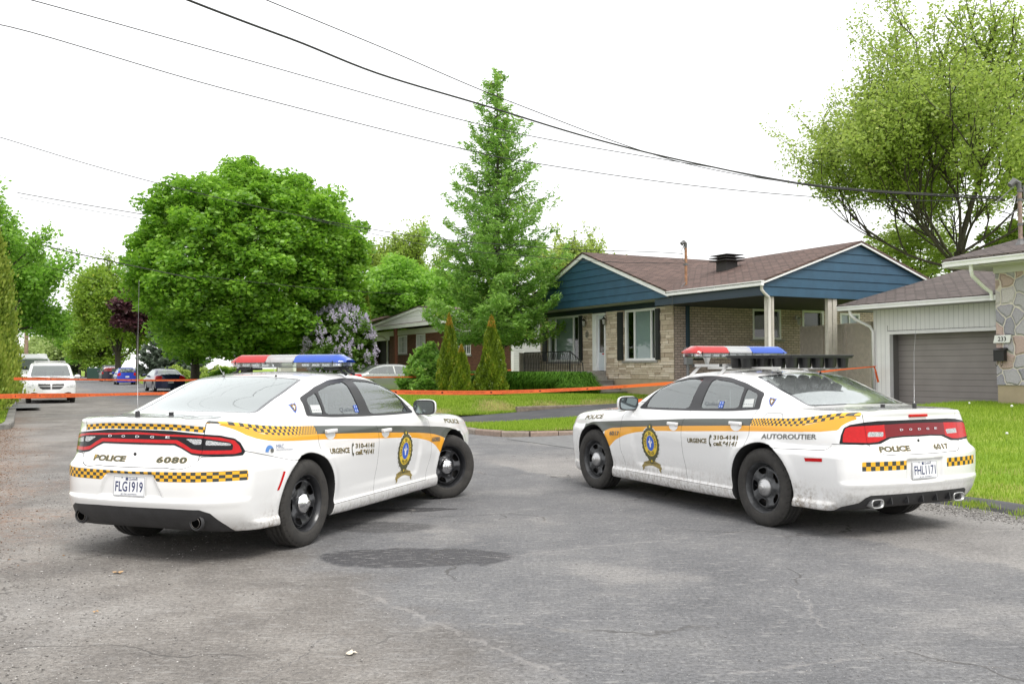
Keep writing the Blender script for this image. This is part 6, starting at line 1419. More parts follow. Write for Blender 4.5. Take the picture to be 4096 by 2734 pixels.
mb = MB(); fbox(mb, Ms, -.06, .06, -.02, .03, .3, 3.9); mb.build('corner_board', WHITE, BH)
mb = MB(); mb.box(.5, 9, .3, 19.4, .2, 3.6); mb.build('inner_block', DARK, BH)
mb = MB(); fbox(mb, Mf, 0, 16.0, -.02, .04, 3.36, 3.66); fbox(mb, Mf, 15.95, 19.6, -.05, .0, 3.12, 3.66); mb.build('soffit', VS, BH)
mb = MB(); fbox(mb, Mf, 19.3, 19.6, -3, .0, .2, 3.3); fbox(mb, Mf, 16, 19.3, -3.1, -3.0, .2, 3.3); mb.build('carport_wall', mat('carport_brown', (.07, .04, .03), .9), BH)
M5 = fmap('f', -1.0); gutter(BH, M5, -.6, 19.9, 0, 3.68, 3.86)
mb = MB(); slab(mb, [(-1.1, -.7, 3.90), (-1.1, 20, 3.90), (4.5, 20, 4.70), (4.5, -.7, 4.70)], .06); slab(mb, [(4.5, -.7, 4.70), (4.5, 20, 4.70), (10, 20, 3.9), (10, -.7, 3.9)], .06); mb.build('roof', SH_Y, BH)
mb = MB(); eg = lambda z: (.6 + (z - 3.9) / .0875, 17.4 - (z - 3.9) / .0875); boards(mb, fmap('f', -.9), eg, 3.92, 4.60, .34, .01); mb.build('front_gable', [VS, SOFFIT], BH)
mb = MB()
for p, q in (((-.97, 17.7, 3.95), (-.97, 9.0, 4.72)), ((-.97, 9.0, 4.72), (-.97, .3, 3.95))): mb.extr([p, q, (q[0], q[1], q[2] - .16), (p[0], p[1], p[2] - .16)], (.05, 0, 0))
mb.build('fascia', WHITE, BH)
mb = MB(); slab(mb, [(-1.0, 17.8, 3.97), (-1.0, 9.0, 4.76), (5, 9.0, 4.76), (5, 17.8, 3.97)], .05); slab(mb, [(-1.0, 9.0, 4.76), (-1.0, .2, 3.97), (5, .2, 3.97), (5, 9.0, 4.76)], .05); mb.build('roof', SH_X, BH)
downpipe(BH, [(-1.05, 16.6, 3.7), (-1.0, 16.5, 3.5), (-.3, 16.2, 3.3), (-.08, 16.12, 3.1), (-.08, 16.12, .4)], .05)
mb = MB(); fbox(mb, Mf, 12.35, 12.6, .85, 1.0, .3, 3.68); mb.build('porch_post', mat('brown_post', (.15, .055, .03), .7), BH)
# ---- far house with a white porch rail behind the maple
FH = thing('house', 'far brick house with a white porch railing behind the tree trunks', 'house', tuple(ts(19.5, 72, 0)), GA)
holesX = [(2.0, 3.4, 2.0, 3.2), (-3.2, -1.8, 2.0, 3.2)]
mb = MB(); wall(mb, Mf, -6, 9, .3, 3.6, holesX); mb.build('front_wall', mat('far_brick', rough=.9, fn=_brick((.28, .15, .11), (.20, .10, .07), (.16, .13, .11), 'y')), FH)
for a, b_, c, d in holesX: window(FH, Mf, a, b_, c, d, [(a + b_) / 2], .07, False)
mb = MB(); mb.quad((0, -6, .3), (9, -6, .3), (9, -6, 3.6), (0, -6, 3.6)); mb.box(.5, 9, -5.7, 9, .2, 3.5, 0); mb.build('side_wall', mat('far_brick'), FH)
mb = MB(); slab(mb, [(-.8, -6.6, 3.6), (-.8, 9.6, 3.6), (4.5, 9.6, 5.3), (4.5, -6.6, 5.3)], .08); slab(mb, [(4.5, -6.6, 5.3), (4.5, 9.6, 5.3), (9.8, 9.6, 3.6), (9.8, -6.6, 3.6)], .08); mb.build('roof', SH_Y, FH)
mb = MB(); mb.box(-2.2, 0, -5.5, -1.0, .2, .95); mb.build('porch', CONC, FH); mb = MB()
for y in np.arange(-5.4, -1.0, .22): mb.box(-2.2, -2.17, y, y + .03, .95, 1.75)
mb.box(-2.22, -2.15, -5.5, -1.0, 1.75, 1.82); mb.build('porch_railing', WHITE, FH); mb = MB(); mb.box(-2.3, -2.1, -1.1, -.9, .3, 3.5); mb.box(-2.3, -2.1, -5.6, -5.4, .3, 3.5); mb.build('porch_post', WHITE, FH)
# ---------------------------------------------------------------- trees and shrubs
def at(px, py, Y):
    """world point at depth Y on the sight line of a pixel of the 4096 px wide photo (used to size trees)"""
    f = 3733.0; du, dv = px - 2048, py - 1367; cr, sr = math.cos(-.0036), math.sin(-.0036); a = du * cr + dv * sr; b = -du * sr + dv * cr
    d = np.array([a / f, 1, -b / f]); cp, sp = math.cos(.0265), math.sin(.0265); q = np.array([d[0], d[1] * cp - d[2] * sp, d[1] * sp + d[2] * cp]); q = q * Y / q[1]; q[2] += CAMH; return q
def _leaf(lo, hi, tr=.35, yl=None):
    def fn(b):
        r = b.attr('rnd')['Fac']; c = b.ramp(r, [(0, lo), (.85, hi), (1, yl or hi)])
        df = b.n.new('ShaderNodeBsdfDiffuse'); b.link(c, df.inputs[0]); tl = b.n.new('ShaderNodeBsdfTranslucent'); b.link(c, tl.inputs[0]); g = b.n.new('ShaderNodeBsdfGlossy'); g.inputs['Roughness'].default_value = .45
        m = b.n.new('ShaderNodeMixShader'); m.inputs[0].default_value = tr; b.link(df.outputs[0], m.inputs[1]); b.link(tl.outputs[0], m.inputs[2])
        m2 = b.n.new('ShaderNodeMixShader'); m2.inputs[0].default_value = .035; b.link(m.outputs[0], m2.inputs[1]); b.link(g.outputs[0], m2.inputs[2]); b.link(m2.outputs[0], b.out.inputs[0])
    return fn
LM = dict(maple=mat('leaf_maple', fn=_leaf((.06, .20, .014), (.34, .60, .055), .5, (.54, .64, .10))), pale=mat('leaf_pale', fn=_leaf((.20, .32, .04), (.42, .55, .09), .55)), spring=mat('leaf_spring', fn=_leaf((.22, .33, .05), (.50, .62, .14), .55, (.60, .60, .20))),
          olive=mat('leaf_olive', fn=_leaf((.15, .27, .025), (.33, .48, .06), .55, (.60, .54, .10))), purple=mat('leaf_purple', fn=_leaf((.035, .014, .020), (.10, .035, .045), .2)), spruce=mat('needle_blue', fn=_leaf((.06, .09, .06), (.17, .21, .16), .15)),
          larch=mat('needle_larch', fn=_leaf((.11, .26, .035), (.36, .60, .11), .55, (.52, .54, .12))), cedar=mat('cedar_scale', fn=_leaf((.026, .070, .005), (.20, .29, .016), .28, (.46, .27, .04))), hedge=mat('hedge_cedar', fn=_leaf((.055, .12, .010), (.27, .38, .045), .4, (.40, .40, .08))),
          lilac=mat('leaf_lilac', fn=_leaf((.06, .14, .018), (.18, .32, .045), .4)), flower=mat('lilac_flower', fn=_leaf((.48, .42, .58), (.80, .75, .88), .4)), far=mat('leaf_far', fn=_leaf((.24, .34, .10), (.44, .54, .20), .5)), bed=mat('leaf_bed', fn=_leaf((.05, .15, .015), (.16, .34, .04), .45)), dark=mat('leaf_dark', fn=_leaf((.025, .045, .02), (.06, .085, .035), .1)), green=mat('leaf_green', fn=_leaf((.15, .34, .03), (.36, .62, .09), .6)))
BARK = mat('bark', rough=.95, fn=lambda b: (b.base(b.ramp(b.noise(12, 6, .7), [(.3, (.030, .025, .020)), (.7, (.085, .072, .058))])), b.bump(b.noise(30, 5), .6, .02))); BARK2 = mat('bark_grey', rough=.95, fn=lambda b: b.base(b.ramp(b.noise(9, 6, .7), [(.3, (.05, .045, .04)), (.7, (.14, .125, .11))])))
def leaf_mesh(name, C, size, m, parent, r, flat=.35, elong=1.5, clump=None, droop=0, N=None):
    n = len(C); sz = size * (.6 + .8 * r.random(n))[:, None]
    a = r.standard_normal((n, 3)); a[:, 2] *= flat; a /= np.linalg.norm(a, axis=1)[:, None]
    if droop: a[:, 2] -= droop; a /= np.linalg.norm(a, axis=1)[:, None]
    c = r.standard_normal((n, 3)); b = np.cross(a, c); b /= np.maximum(np.linalg.norm(b, axis=1), 1e-6)[:, None]
    V = np.stack([C - a * sz * elong * .5, C + b * sz * .42 - a * sz * .05, C + a * sz * elong * .5, C - b * sz * .42 - a * sz * .05], 1).reshape(-1, 3)
    rnd = r.random(n) * .6 + (.4 * clump if clump is not None else .2)
    return new_obj(name, V, np.arange(4 * n).reshape(-1, 4), m, parent, smooth=False, attr={'rnd': ('FACE', rnd)})
def limb(mb, p, q, r0, r1, r, n=5, wob=.06, sides=7):
    p = np.array(p, float); q = np.array(q, float); L_ = np.linalg.norm(q - p); t = np.linspace(0, 1, n)[:, None]; P = p + (q - p) * t
    P[1:-1] += r.standard_normal((n - 2, 3)) * wob * L_ * .5; P[:, 2] += .10 * L_ * np.sin(np.pi * t[:, 0]) * .5; mb.tube(P, np.linspace(r0, r1, n), sides); return P
def round_tree(name, label, base, top, rx, ry, zlo, kind, leaf=.14, n=60000, ncl=260, trunk=.22, seed=1, off=(0, 0), hollow=.55, cr=.9, bark=None, cat='tree', group=None, fork=None, shape=1.0, flat=.35, limbs=34, lmp=.10):
    """broad leaved tree: trunk, limbs reaching into clumps of leaves spread over the crown"""
    r = np.random.default_rng(seed); T_ = thing(name, label, cat, tuple(base), 0, group); b0 = np.array(base, float); zc = (zlo + top) / 2 - b0[2]; rz = (top - zlo) / 2; c = np.array([off[0], off[1], zc])
    # clumps
    d = r.standard_normal((ncl * 3, 3)); d /= np.linalg.norm(d, axis=1)[:, None]; rad = hollow + (1 - hollow) * r.random(len(d)) ** .6; K = d * rad[:, None]
    lump = 1 + lmp * np.sin(d[:, 0] * 5 + seed) * np.cos(d[:, 2] * 4 + d[:, 1] * 5) + .05 * r.standard_normal(len(d)); K = K * lump[:, None]
    K[:, 2] = np.where(K[:, 2] < 0, K[:, 2] * shape, K[:, 2]); K = K[:ncl]; w = np.array([rx, ry, rz]); P = c + K * w
    fz = fork if fork is not None else max(.3, (zlo - b0[2]) + .15 * rz); mb = MB()
    mb.tube([(0, 0, -.1), (.03, 0, fz * .5), (off[0] * .15, off[1] * .15, fz), (off[0] * .5, off[1] * .5, fz + rz * .7)], [trunk * 1.35, trunk, trunk * .8, trunk * .3], 12)
    for i in range(min(limbs, ncl)):
        q = P[i]; s_ = np.array([off[0] * .15, off[1] * .15, fz * .8 + r.random() * min(rz * .8, max(.2, q[2] - fz) * .7)]); limb(mb, s_, q, trunk * .34, trunk * .05, r, 5, .08, 5)
    mb.build('trunk', bark or BARK, T_, smooth=True)
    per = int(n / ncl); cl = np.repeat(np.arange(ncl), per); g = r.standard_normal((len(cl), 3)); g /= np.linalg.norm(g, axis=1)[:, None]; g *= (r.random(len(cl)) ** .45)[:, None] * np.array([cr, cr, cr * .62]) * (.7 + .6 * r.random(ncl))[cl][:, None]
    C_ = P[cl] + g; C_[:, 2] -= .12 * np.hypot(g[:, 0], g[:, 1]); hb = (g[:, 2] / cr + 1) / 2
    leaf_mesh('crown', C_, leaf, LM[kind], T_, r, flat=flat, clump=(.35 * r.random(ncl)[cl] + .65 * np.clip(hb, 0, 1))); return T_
def branching_tree(name, label, base, h0, levels, kind, leaf, spread, length, seed, trunk=.24, per=26, cat='tree', up=.55, decay=.74, kids=(5, 4, 4, 3), box=None, cl_r=.34, thinl=1.0, tl=2, el0=.35, el1=.7):
    """open spring crown: limbs fork several times and carry small leaves along the twigs"""
    r = np.random.default_rng(seed); T_ = thing(name, label, cat, tuple(base)); mb = MB(); tips = []
    mb.tube([(0, 0, -.1), (.05, 0, h0 * .5), (0, 0, h0)], [trunk * 1.3, trunk, trunk * .9], 12)
    def grow(p, d, L_, rad, lv):
        n = 5; P = [p]; v = d.copy()
        for i in range(n): v = v + r.standard_normal(3) * .10 + np.array([0, 0, .05 * up]); v /= np.linalg.norm(v); P.append(P[-1] + v * L_ / n)
        rr_ = np.linspace(rad, rad * .55, n + 1); mb.tube(P, rr_, 6 if rad > .04 else 4, cap=False)
        if lv >= levels - tl:
            for i in range(1, n + 1): tips.append(P[i])
        if lv >= levels: return
        for k in range(kids[min(lv, len(kids) - 1)]):
            i = r.integers(2, n + 1) if k else n; a = r.standard_normal(3); a -= a.dot(v) * v; a /= np.linalg.norm(a); nd = v * (1 - spread * .35) + a * spread * (.7 + .6 * r.random()); nd[2] += up * .25; nd /= np.linalg.norm(nd)
            grow(P[i], nd, L_ * decay * (.8 + .4 * r.random()), rad * (.62 if k else .72), lv + 1)
    for k in range(kids[0]):
        a = 6.283 * k / kids[0] + r.random() * .8; el = el0 + el1 * r.random(); d = np.array([math.cos(a) * math.cos(el), math.sin(a) * math.cos(el), math.sin(el) + .25]); d /= np.linalg.norm(d)
        grow(np.array([0, 0, h0 * (.75 + .25 * k / kids[0])]), d, length * (.85 + .3 * r.random()), trunk * .55 * thinl, 1)
    grow(np.array([0, 0, h0]), np.array([.05, 0, 1.]), length * 1.05, trunk * .6, 1)
    mb.build('trunk', BARK, T_, smooth=True); Tp = np.array(tips); cl = np.repeat(np.arange(len(Tp)), per); g = r.standard_normal((len(cl), 3)) * cl_r * .55
    leaf_mesh('crown', Tp[cl] + g, leaf, LM[kind], T_, r, flat=.6, elong=1.3, clump=r.random(len(Tp))[cl]); return T_, len(cl)
def conifer(name, label, base, H_, prof, kind, seed, n_wh=46, leaf=.12, per=40, droop=.25, trunk=.16, cat='tree', sparse=0, elong=2.6, z0=.08, tier=7, group=None, sag=.12, irr=.72, thin=0.0, lat=.26):
    """trunk with whorls of drooping boughs; prof(u) gives the bough length at height fraction u"""
    r = np.random.default_rng(seed); T_ = thing(name, label, cat, tuple(base), 0, group); mb = MB(); mb.tube([(0, 0, -.1), (.02, 0, H_ * .5), (0, 0, H_)], [trunk, trunk * .6, .015], 8); Ps = []; CL = []
    for i in range(n_wh):
        u = z0 + (1 - z0) * (i / (n_wh - 1)) ** .92; k = tier if u < .85 else 4
        for j in range(k):
            L_ = prof(u) * (irr + (1.32 - irr) * r.random()); a = 6.283 * (j + r.random() * .8) / k + i * .7; z = H_ * u + .1 * r.standard_normal(); m = 7
            t = np.linspace(0, 1, m); x = L_ * t; zz = z - droop * L_ * t + (droop + sag) * L_ * t ** 2.2; P = np.stack([np.cos(a) * x, np.sin(a) * x, zz], 1); P[1:] += r.standard_normal((m - 1, 3)) * .04 * L_
            mb.tube(P, np.linspace(.022 + .012 * (1 - u), .005, m), 4, cap=False); cnt = int(per * (L_ / 2.0 + .3) * (1 - thin * sstep(u, .15, .6))); tt = (r.random(cnt) ** .7) * .92 + .08; idx = np.clip((tt * (m - 1)).astype(int), 0, m - 2); fr = tt * (m - 1) - idx
            Q = P[idx] * (1 - fr[:, None]) + P[idx + 1] * fr[:, None]; wv = lat * L_ * (1 - tt * .55) * r.standard_normal(cnt) * .6; nx, ny = -math.sin(a), math.cos(a); Q = Q + np.stack([nx * wv, ny * wv, -.10 * np.abs(wv) - .16 * r.random(cnt) * (1 if droop else .3)], 1); Ps.append(Q); CL.append(np.full(cnt, r.random()))
    mb.build('trunk', BARK2, T_, smooth=True); C_ = np.vstack(Ps); CL = np.concatenate(CL); rep = 4; C_ = np.repeat(C_, rep, 0) + r.standard_normal((len(C_) * rep, 3)) * .06; CL = np.repeat(CL, rep)
    leaf_mesh('crown', C_, leaf, LM[kind], T_, r, flat=.5, elong=elong, clump=CL, droop=droop); return T_
def column(name, label, base, H_, R_, kind, seed, n=14000, leaf=.07, group=None, trunk=.04, cat='cedar', point=.85, lumps=0, wild=0.0):
    """columnar cedar: upright sprays over a narrow cone"""
    r = np.random.default_rng(seed); T_ = thing(name, label, cat, tuple(base), 0, group); mb = MB(); mb.tube([(0, 0, -.1), (0, 0, H_ * .9)], [trunk, .01], 6); mb.build('trunk', BARK2, T_)
    u = r.random(n) ** 1.15; lump_ = (np.sin(u * 23 + seed) * np.sin(r.integers(0, 9, n) * .7 + u * 40)) * wild;  a = r.random(n) * 6.283; prof = np.minimum(1, (u + .03) / .14) ** .6 * (1 - u) ** point; rad = R_ * prof * ((.62 + .42 * r.random(n) ** .5) if wild else (.80 + .22 * r.random(n))) * (1 + .16 * np.sin(a * 3 + u * 9 + seed) + .10 * np.sin(a * 7 - u * 21) + lump_ * .35 + wild * .35 * r.standard_normal(n))
    C_ = np.stack([np.cos(a) * rad, np.sin(a) * rad, u * H_ * (1 + .015 * r.standard_normal(n))], 1)
    sz = leaf * (.6 + .8 * r.random(n))[:, None]; up_ = np.stack([np.cos(a) * .35 + .25 * r.standard_normal(n), np.sin(a) * .35 + .25 * r.standard_normal(n), np.ones(n)], 1); up_ /= np.linalg.norm(up_, axis=1)[:, None]; b = np.cross(up_, r.standard_normal((n, 3))); b /= np.linalg.norm(b, axis=1)[:, None]
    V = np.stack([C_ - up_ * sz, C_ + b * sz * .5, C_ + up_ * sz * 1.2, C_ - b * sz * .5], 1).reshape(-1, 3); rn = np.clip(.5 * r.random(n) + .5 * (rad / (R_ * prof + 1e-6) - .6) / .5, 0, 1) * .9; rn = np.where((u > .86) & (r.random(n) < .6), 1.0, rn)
    new_obj('crown', V, np.arange(4 * n).reshape(-1, 4), LM[kind], T_, smooth=False, attr={'rnd': ('FACE', rn)}); return T_
def gz(p):
    t = p[0] * GW[0] + p[1] * GW[1]; s = p[0] * GU[0] + p[1] * GU[1]
    return float(hgt(t, s)) if t > 9.2 else (.1 if t < -.4 else 0)
def spot(px, Y, py=1500): p = at(px, py, Y); return (p[0], p[1], gz(p))
def zat(py, Y): return float(at(2048, py, Y)[2])
# the great round maple left of centre
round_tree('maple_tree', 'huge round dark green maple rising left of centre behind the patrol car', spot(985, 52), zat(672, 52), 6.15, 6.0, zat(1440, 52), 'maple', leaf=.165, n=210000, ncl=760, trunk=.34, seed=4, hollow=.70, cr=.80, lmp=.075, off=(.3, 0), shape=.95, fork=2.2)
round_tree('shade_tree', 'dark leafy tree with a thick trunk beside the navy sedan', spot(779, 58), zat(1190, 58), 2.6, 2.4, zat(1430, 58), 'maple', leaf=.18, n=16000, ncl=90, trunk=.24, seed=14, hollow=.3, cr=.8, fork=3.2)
conifer('blue_spruce', 'dark grey green spruce behind the navy sedan', spot(700, 74), 7.4, lambda u: 2.9 * (1 - u) ** .75, 'spruce', 21, 26, .16, 46, .3, .24, z0=.14, elong=2.0)
round_tree('purple_tree', 'small dark purple leaved tree between the green trees', spot(548, 84), zat(1150, 84), 1.9, 1.8, zat(1320, 84), 'purple', leaf=.22, n=14000, ncl=80, trunk=.12, seed=15, hollow=.3, cr=.8)
branching_tree('olive_tree', 'tall olive green street tree left of the great maple', spot(470, 98), 3.2, 4, 'olive', .24, .45, 3.3, 22, trunk=.3, per=34, cl_r=.9, kids=(6, 4, 4, 3), thinl=.7, up=.9)
round_tree('street_tree', 'low mid green tree with yellow tints behind the blue hatchback', spot(400, 122), zat(1215, 122), 4.6, 4, zat(1465, 122), 'olive', leaf=.28, n=20000, ncl=110, trunk=.2, seed=16, hollow=.3, cr=1.2)
round_tree('street_tree', 'mid green tree standing over the maroon minivan', spot(345, 150), zat(1250, 150), 4.4, 4, zat(1455, 150), 'green', leaf=.32, n=14000, ncl=90, trunk=.2, seed=17, hollow=.3, cr=1.3)
branching_tree('bare_tree', 'thin leaning half bare tree at the far end of the street', spot(318, 150), 2.5, 4, 'far', .20, .7, 3.4, 31, trunk=.2, per=5, cl_r=.6, kids=(5, 4, 3, 3))
round_tree('dark_spruce', 'dark low evergreen beside the far crosswalk sign', spot(312, 165), zat(1400, 165), 2.4, 2, zat(1483, 165), 'dark', leaf=.3, n=6000, ncl=60, trunk=.15, seed=18, hollow=.2, cr=.8)
for i, (px, Y, top, rx, lb) in enumerate([(255, 190, 1330, 5, 'pale green far tree left of the bare tree'), (215, 230, 1320, 6.5, 'hazy pale tree in the middle of the far street end'), (175, 270, 1345, 8, 'hazy green tree behind the white vans'), (120, 210, 1385, 5, 'pale shrub like tree over the white van roof')]):
    round_tree('distant_tree', lb, spot(px, Y), zat(top, Y), rx, 5, zat(1468, Y) + .5, 'far', leaf=.42, n=9000, ncl=70, trunk=.2, seed=40 + i, hollow=.25, cr=1.7, group=None)
# left side
branching_tree('maple_tree', 'bright green maple leaning over the white minivan at the left', spot(-35, 47), 3.2, 4, 'green', .14, .62, 1.95, 51, trunk=.2, per=22, cl_r=.5, kids=(5, 4, 4, 3), up=.35, thinl=.7)
branching_tree('ash_tree', 'light green tree top showing above the cedar at the left edge', spot(-130, 35), 4.6, 4, 'green', .11, .5, 1.6, 52, trunk=.15, per=16, cl_r=.32, kids=(5, 4, 4, 3), up=1.1, thinl=.7)
for i, (px, Y, top, R_, lb) in enumerate([(-190, 28, 700, 1.35, 'tall yellow green cedar hedge tree at the left frame edge'), (-72, 31, 850, 1.0, 'yellow green cedar hedge tree with a brown patch at the left'), (-15, 34.5, 1130, .70, 'lower cedar hedge bush beside the left driveway'), (-150, 25.5, 1130, .95, 'nearest cedar hedge bush touching the left frame edge')]):
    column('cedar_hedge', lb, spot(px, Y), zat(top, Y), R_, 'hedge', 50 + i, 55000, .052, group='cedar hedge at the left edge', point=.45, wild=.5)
# behind the houses
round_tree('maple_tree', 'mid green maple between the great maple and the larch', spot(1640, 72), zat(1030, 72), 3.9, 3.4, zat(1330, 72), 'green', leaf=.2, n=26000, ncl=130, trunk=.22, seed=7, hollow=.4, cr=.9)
branching_tree('poplar_tree', 'pale upright poplar behind the gap left of the larch', spot(1575, 88), 5.2, 4, 'pale', .18, .42, 3.3, 33, trunk=.22, per=12, cl_r=.45, kids=(6, 4, 4, 3), up=1.6)
round_tree('maple_tree', 'second green maple low behind the brown bungalow roof', spot(1790, 80), zat(1085, 80), 3.4, 3.2, zat(1330, 80), 'green', leaf=.2, n=16000, ncl=90, trunk=.2, seed=8, hollow=.4, cr=.9)
for px, top, lb in ((1425, 1165, 'narrow cedar top above the lilac, the left one'), (1462, 1172, 'narrow cedar top above the lilac, the right one')): column('cedar', lb, spot(px, 55), zat(top, 55), .42, 'hedge', 60 + px, 7000, .12, point=.5)
branching_tree('ash_tree', 'thin yellow green tree above the roof right of the larch', spot(2262, 62), 4.4, 4, 'spring', .15, .5, 2.2, 34, trunk=.14, per=9, cl_r=.3, kids=(5, 4, 3, 3), up=1.0)
branching_tree('ash_tree', 'sparse tree top showing over the middle of the brown roof', spot(2395, 62), 4.9, 4, 'spring', .14, .6, 1.9, 35, trunk=.12, per=6, cl_r=.25, kids=(5, 4, 3, 3), up=1.0)
# the tall open tree at the right
BT, nl = branching_tree('silver_maple', 'very tall open crowned tree in fresh leaf behind the houses at the right', spot(3845, 46), 6.6, 5, 'spring', .125, .50, 3.85, 83, trunk=.27, tl=1, per=14, cl_r=.46, el0=.10, el1=1.0, kids=(11, 4, 4, 3, 2), up=.8, decay=.76, thinl=.55)
round_tree('maple_tree', 'green tree filling in behind the garage roof', spot(3655, 52), zat(885, 52), 2.9, 2.4, zat(1180, 52), 'spring', leaf=.13, n=11000, ncl=150, trunk=.16, seed=9, hollow=.3, cr=.7)
round_tree('maple_tree', 'green tree behind the stone house roof at the right edge', spot(4080, 50), zat(880, 50), 2.6, 2.5, zat(1180, 50), 'pale', leaf=.16, n=14000, ncl=90, trunk=.16, seed=10, hollow=.3, cr=.7)
# larch in front of the bungalow
def lprof(u): return float(crv(np.array([u]), [0, .10, .20, .33, .45, .60, .75, .88, 1.0], [2.1, 2.5, 2.85, 2.55, 2.25, 1.75, 1.25, .90, .28])[0])
conifer('larch_tree', 'tall feathery larch in front of the stone bungalow', spot(1992, 36), zat(300, 36) - spot(1992, 36)[2], lprof, 'larch', 23, 44, .060, 105, .16, .15, z0=.165, elong=2.8, tier=8, sag=.26, irr=.38, thin=.74, lat=.15)
LB = conifer('larch_shrub', 'low bushy larch boughs beside the silver car', spot(1715, 37.5), 1.75, lambda u: 1.25 * (1 - u) ** .5, 'larch', 24, 16, .085, 120, .15, .06, z0=.10, elong=2.4, tier=9, sag=.1)
for i, (px, Y, py, top, R_, lb) in enumerate([(1797, 33.2, 1560, 1262, .50, 'tall narrow cedar with a rusty tip, left of the pair'), (1846, 31.6, 1562, 1385, .42, 'shorter cone shaped cedar in front of the tall one'), (1968, 32.0, 1560, 1270, .60, 'broad cone shaped cedar with an orange tip beside the daylily bed')]):
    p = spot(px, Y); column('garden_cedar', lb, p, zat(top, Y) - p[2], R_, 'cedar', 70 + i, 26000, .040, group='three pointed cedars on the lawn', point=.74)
# lilac
LP = spot(1362, 50.5)
LI = round_tree('lilac_bush', 'rounded lilac bush covered in pale purple flowers', LP, zat(1222, 50.5), 1.78, 1.7, .2, 'lilac', leaf=.12, n=34000, ncl=220, trunk=.05, seed=12, hollow=.5, cr=.42, cat='lilac', fork=.4, limbs=14)
r = np.random.default_rng(77); n = 620; d = r.standard_normal((n, 3)); d /= np.linalg.norm(d, axis=1)[:, None]; d = d[d[:, 2] > -.75]; n = len(d); zc = (zat(1222, 50.5) + .2) / 2 - LP[2]; rz = (zat(1222, 50.5) - .2) / 2
Pk = np.array([0, 0, zc]) + d * np.array([2.02, 1.95, rz * 1.07]) * (.9 + .12 * r.random(n))[:, None]; cl = np.repeat(np.arange(n), 30); u = r.random(len(cl)); g = r.standard_normal((len(cl), 3)) * (.055 * (1 - u * .75))[:, None]; g[:, 2] = u * .22 - .05
leaf_mesh('flower', Pk[cl] + g * 1.25, .062, LM['flower'], LI, r, flat=1, elong=1.1)['kind'] = 'stuff'
# shrubs further off
for i, (px, Y, rx, top, lb, kd) in enumerate([(715, 66, 1.0, 1462, 'round yellow green shrub left of the two trunks', 'spring'), (868, 66, 1.3, 1455, 'yellow green shrub by the far porch railing', 'spring'), (905, 60, 1.2, 1475, 'dark clipped shrub in front of the far porch', 'maple'), (1555, 50, .35, 1495, 'small upright yellow shrub behind the silver car', 'hedge'), (2105, 36.5, .9, 1535, 'leafy green shrub at the foot of the larch', 'bed')]):
    p = spot(px, Y); round_tree('shrub', lb, p, zat(top, Y), rx, rx * .8, p[2] - .1, kd, leaf=.12, n=5000, ncl=50, trunk=.03, seed=80 + i, hollow=.4, cr=.32, cat='shrub', fork=.15, limbs=5)
# daylily bed before the house
r = np.random.default_rng(5); n = 26000; y = 2.6 + 10.4 * r.random(n); x = -2.5 + 1.35 * r.random(n) - .25 * np.sin(y); hh = (.42 + .42 * r.random(n)) * (1 - .55 * sstep(y, 3.6, 2.6)); a = r.random(n) * 6.283; ln = .28 * r.random(n) + .12
B = np.stack([x, y, 0 * x], 1); m1 = B + np.stack([np.cos(a) * ln * .5, np.sin(a) * ln * .5, hh], 1); e1_ = B + np.stack([np.cos(a) * ln * 1.5, np.sin(a) * ln * 1.5, hh * .72], 1); w_ = np.stack([-np.sin(a) * .016, np.cos(a) * .016, 0 * a], 1)
V = np.stack([B - w_, B + w_, m1 + w_, m1 - w_, e1_], 1); V = V.reshape(-1, 3); F = np.vstack([np.array([[0, 1, 2], [0, 2, 3], [3, 2, 4]]) + 5 * k for k in range(0)] or [np.zeros((0, 3), int)]); F = (np.array([[0, 1, 2], [0, 2, 3], [3, 2, 4]])[None] + 5 * np.arange(n)[:, None, None]).reshape(-1, 3)
Wv = V[:, :1] * GW + V[:, 1:2] * GU + np.array([5.39, 30.9, 0]); Wv[:, 2] = V[:, 2] + .48
o = new_obj('flower_bed', Wv, F, LM['bed'], smooth=False, attr={'rnd': ('FACE', np.repeat(r.random(n), 3))}); o['kind'] = 'stuff'
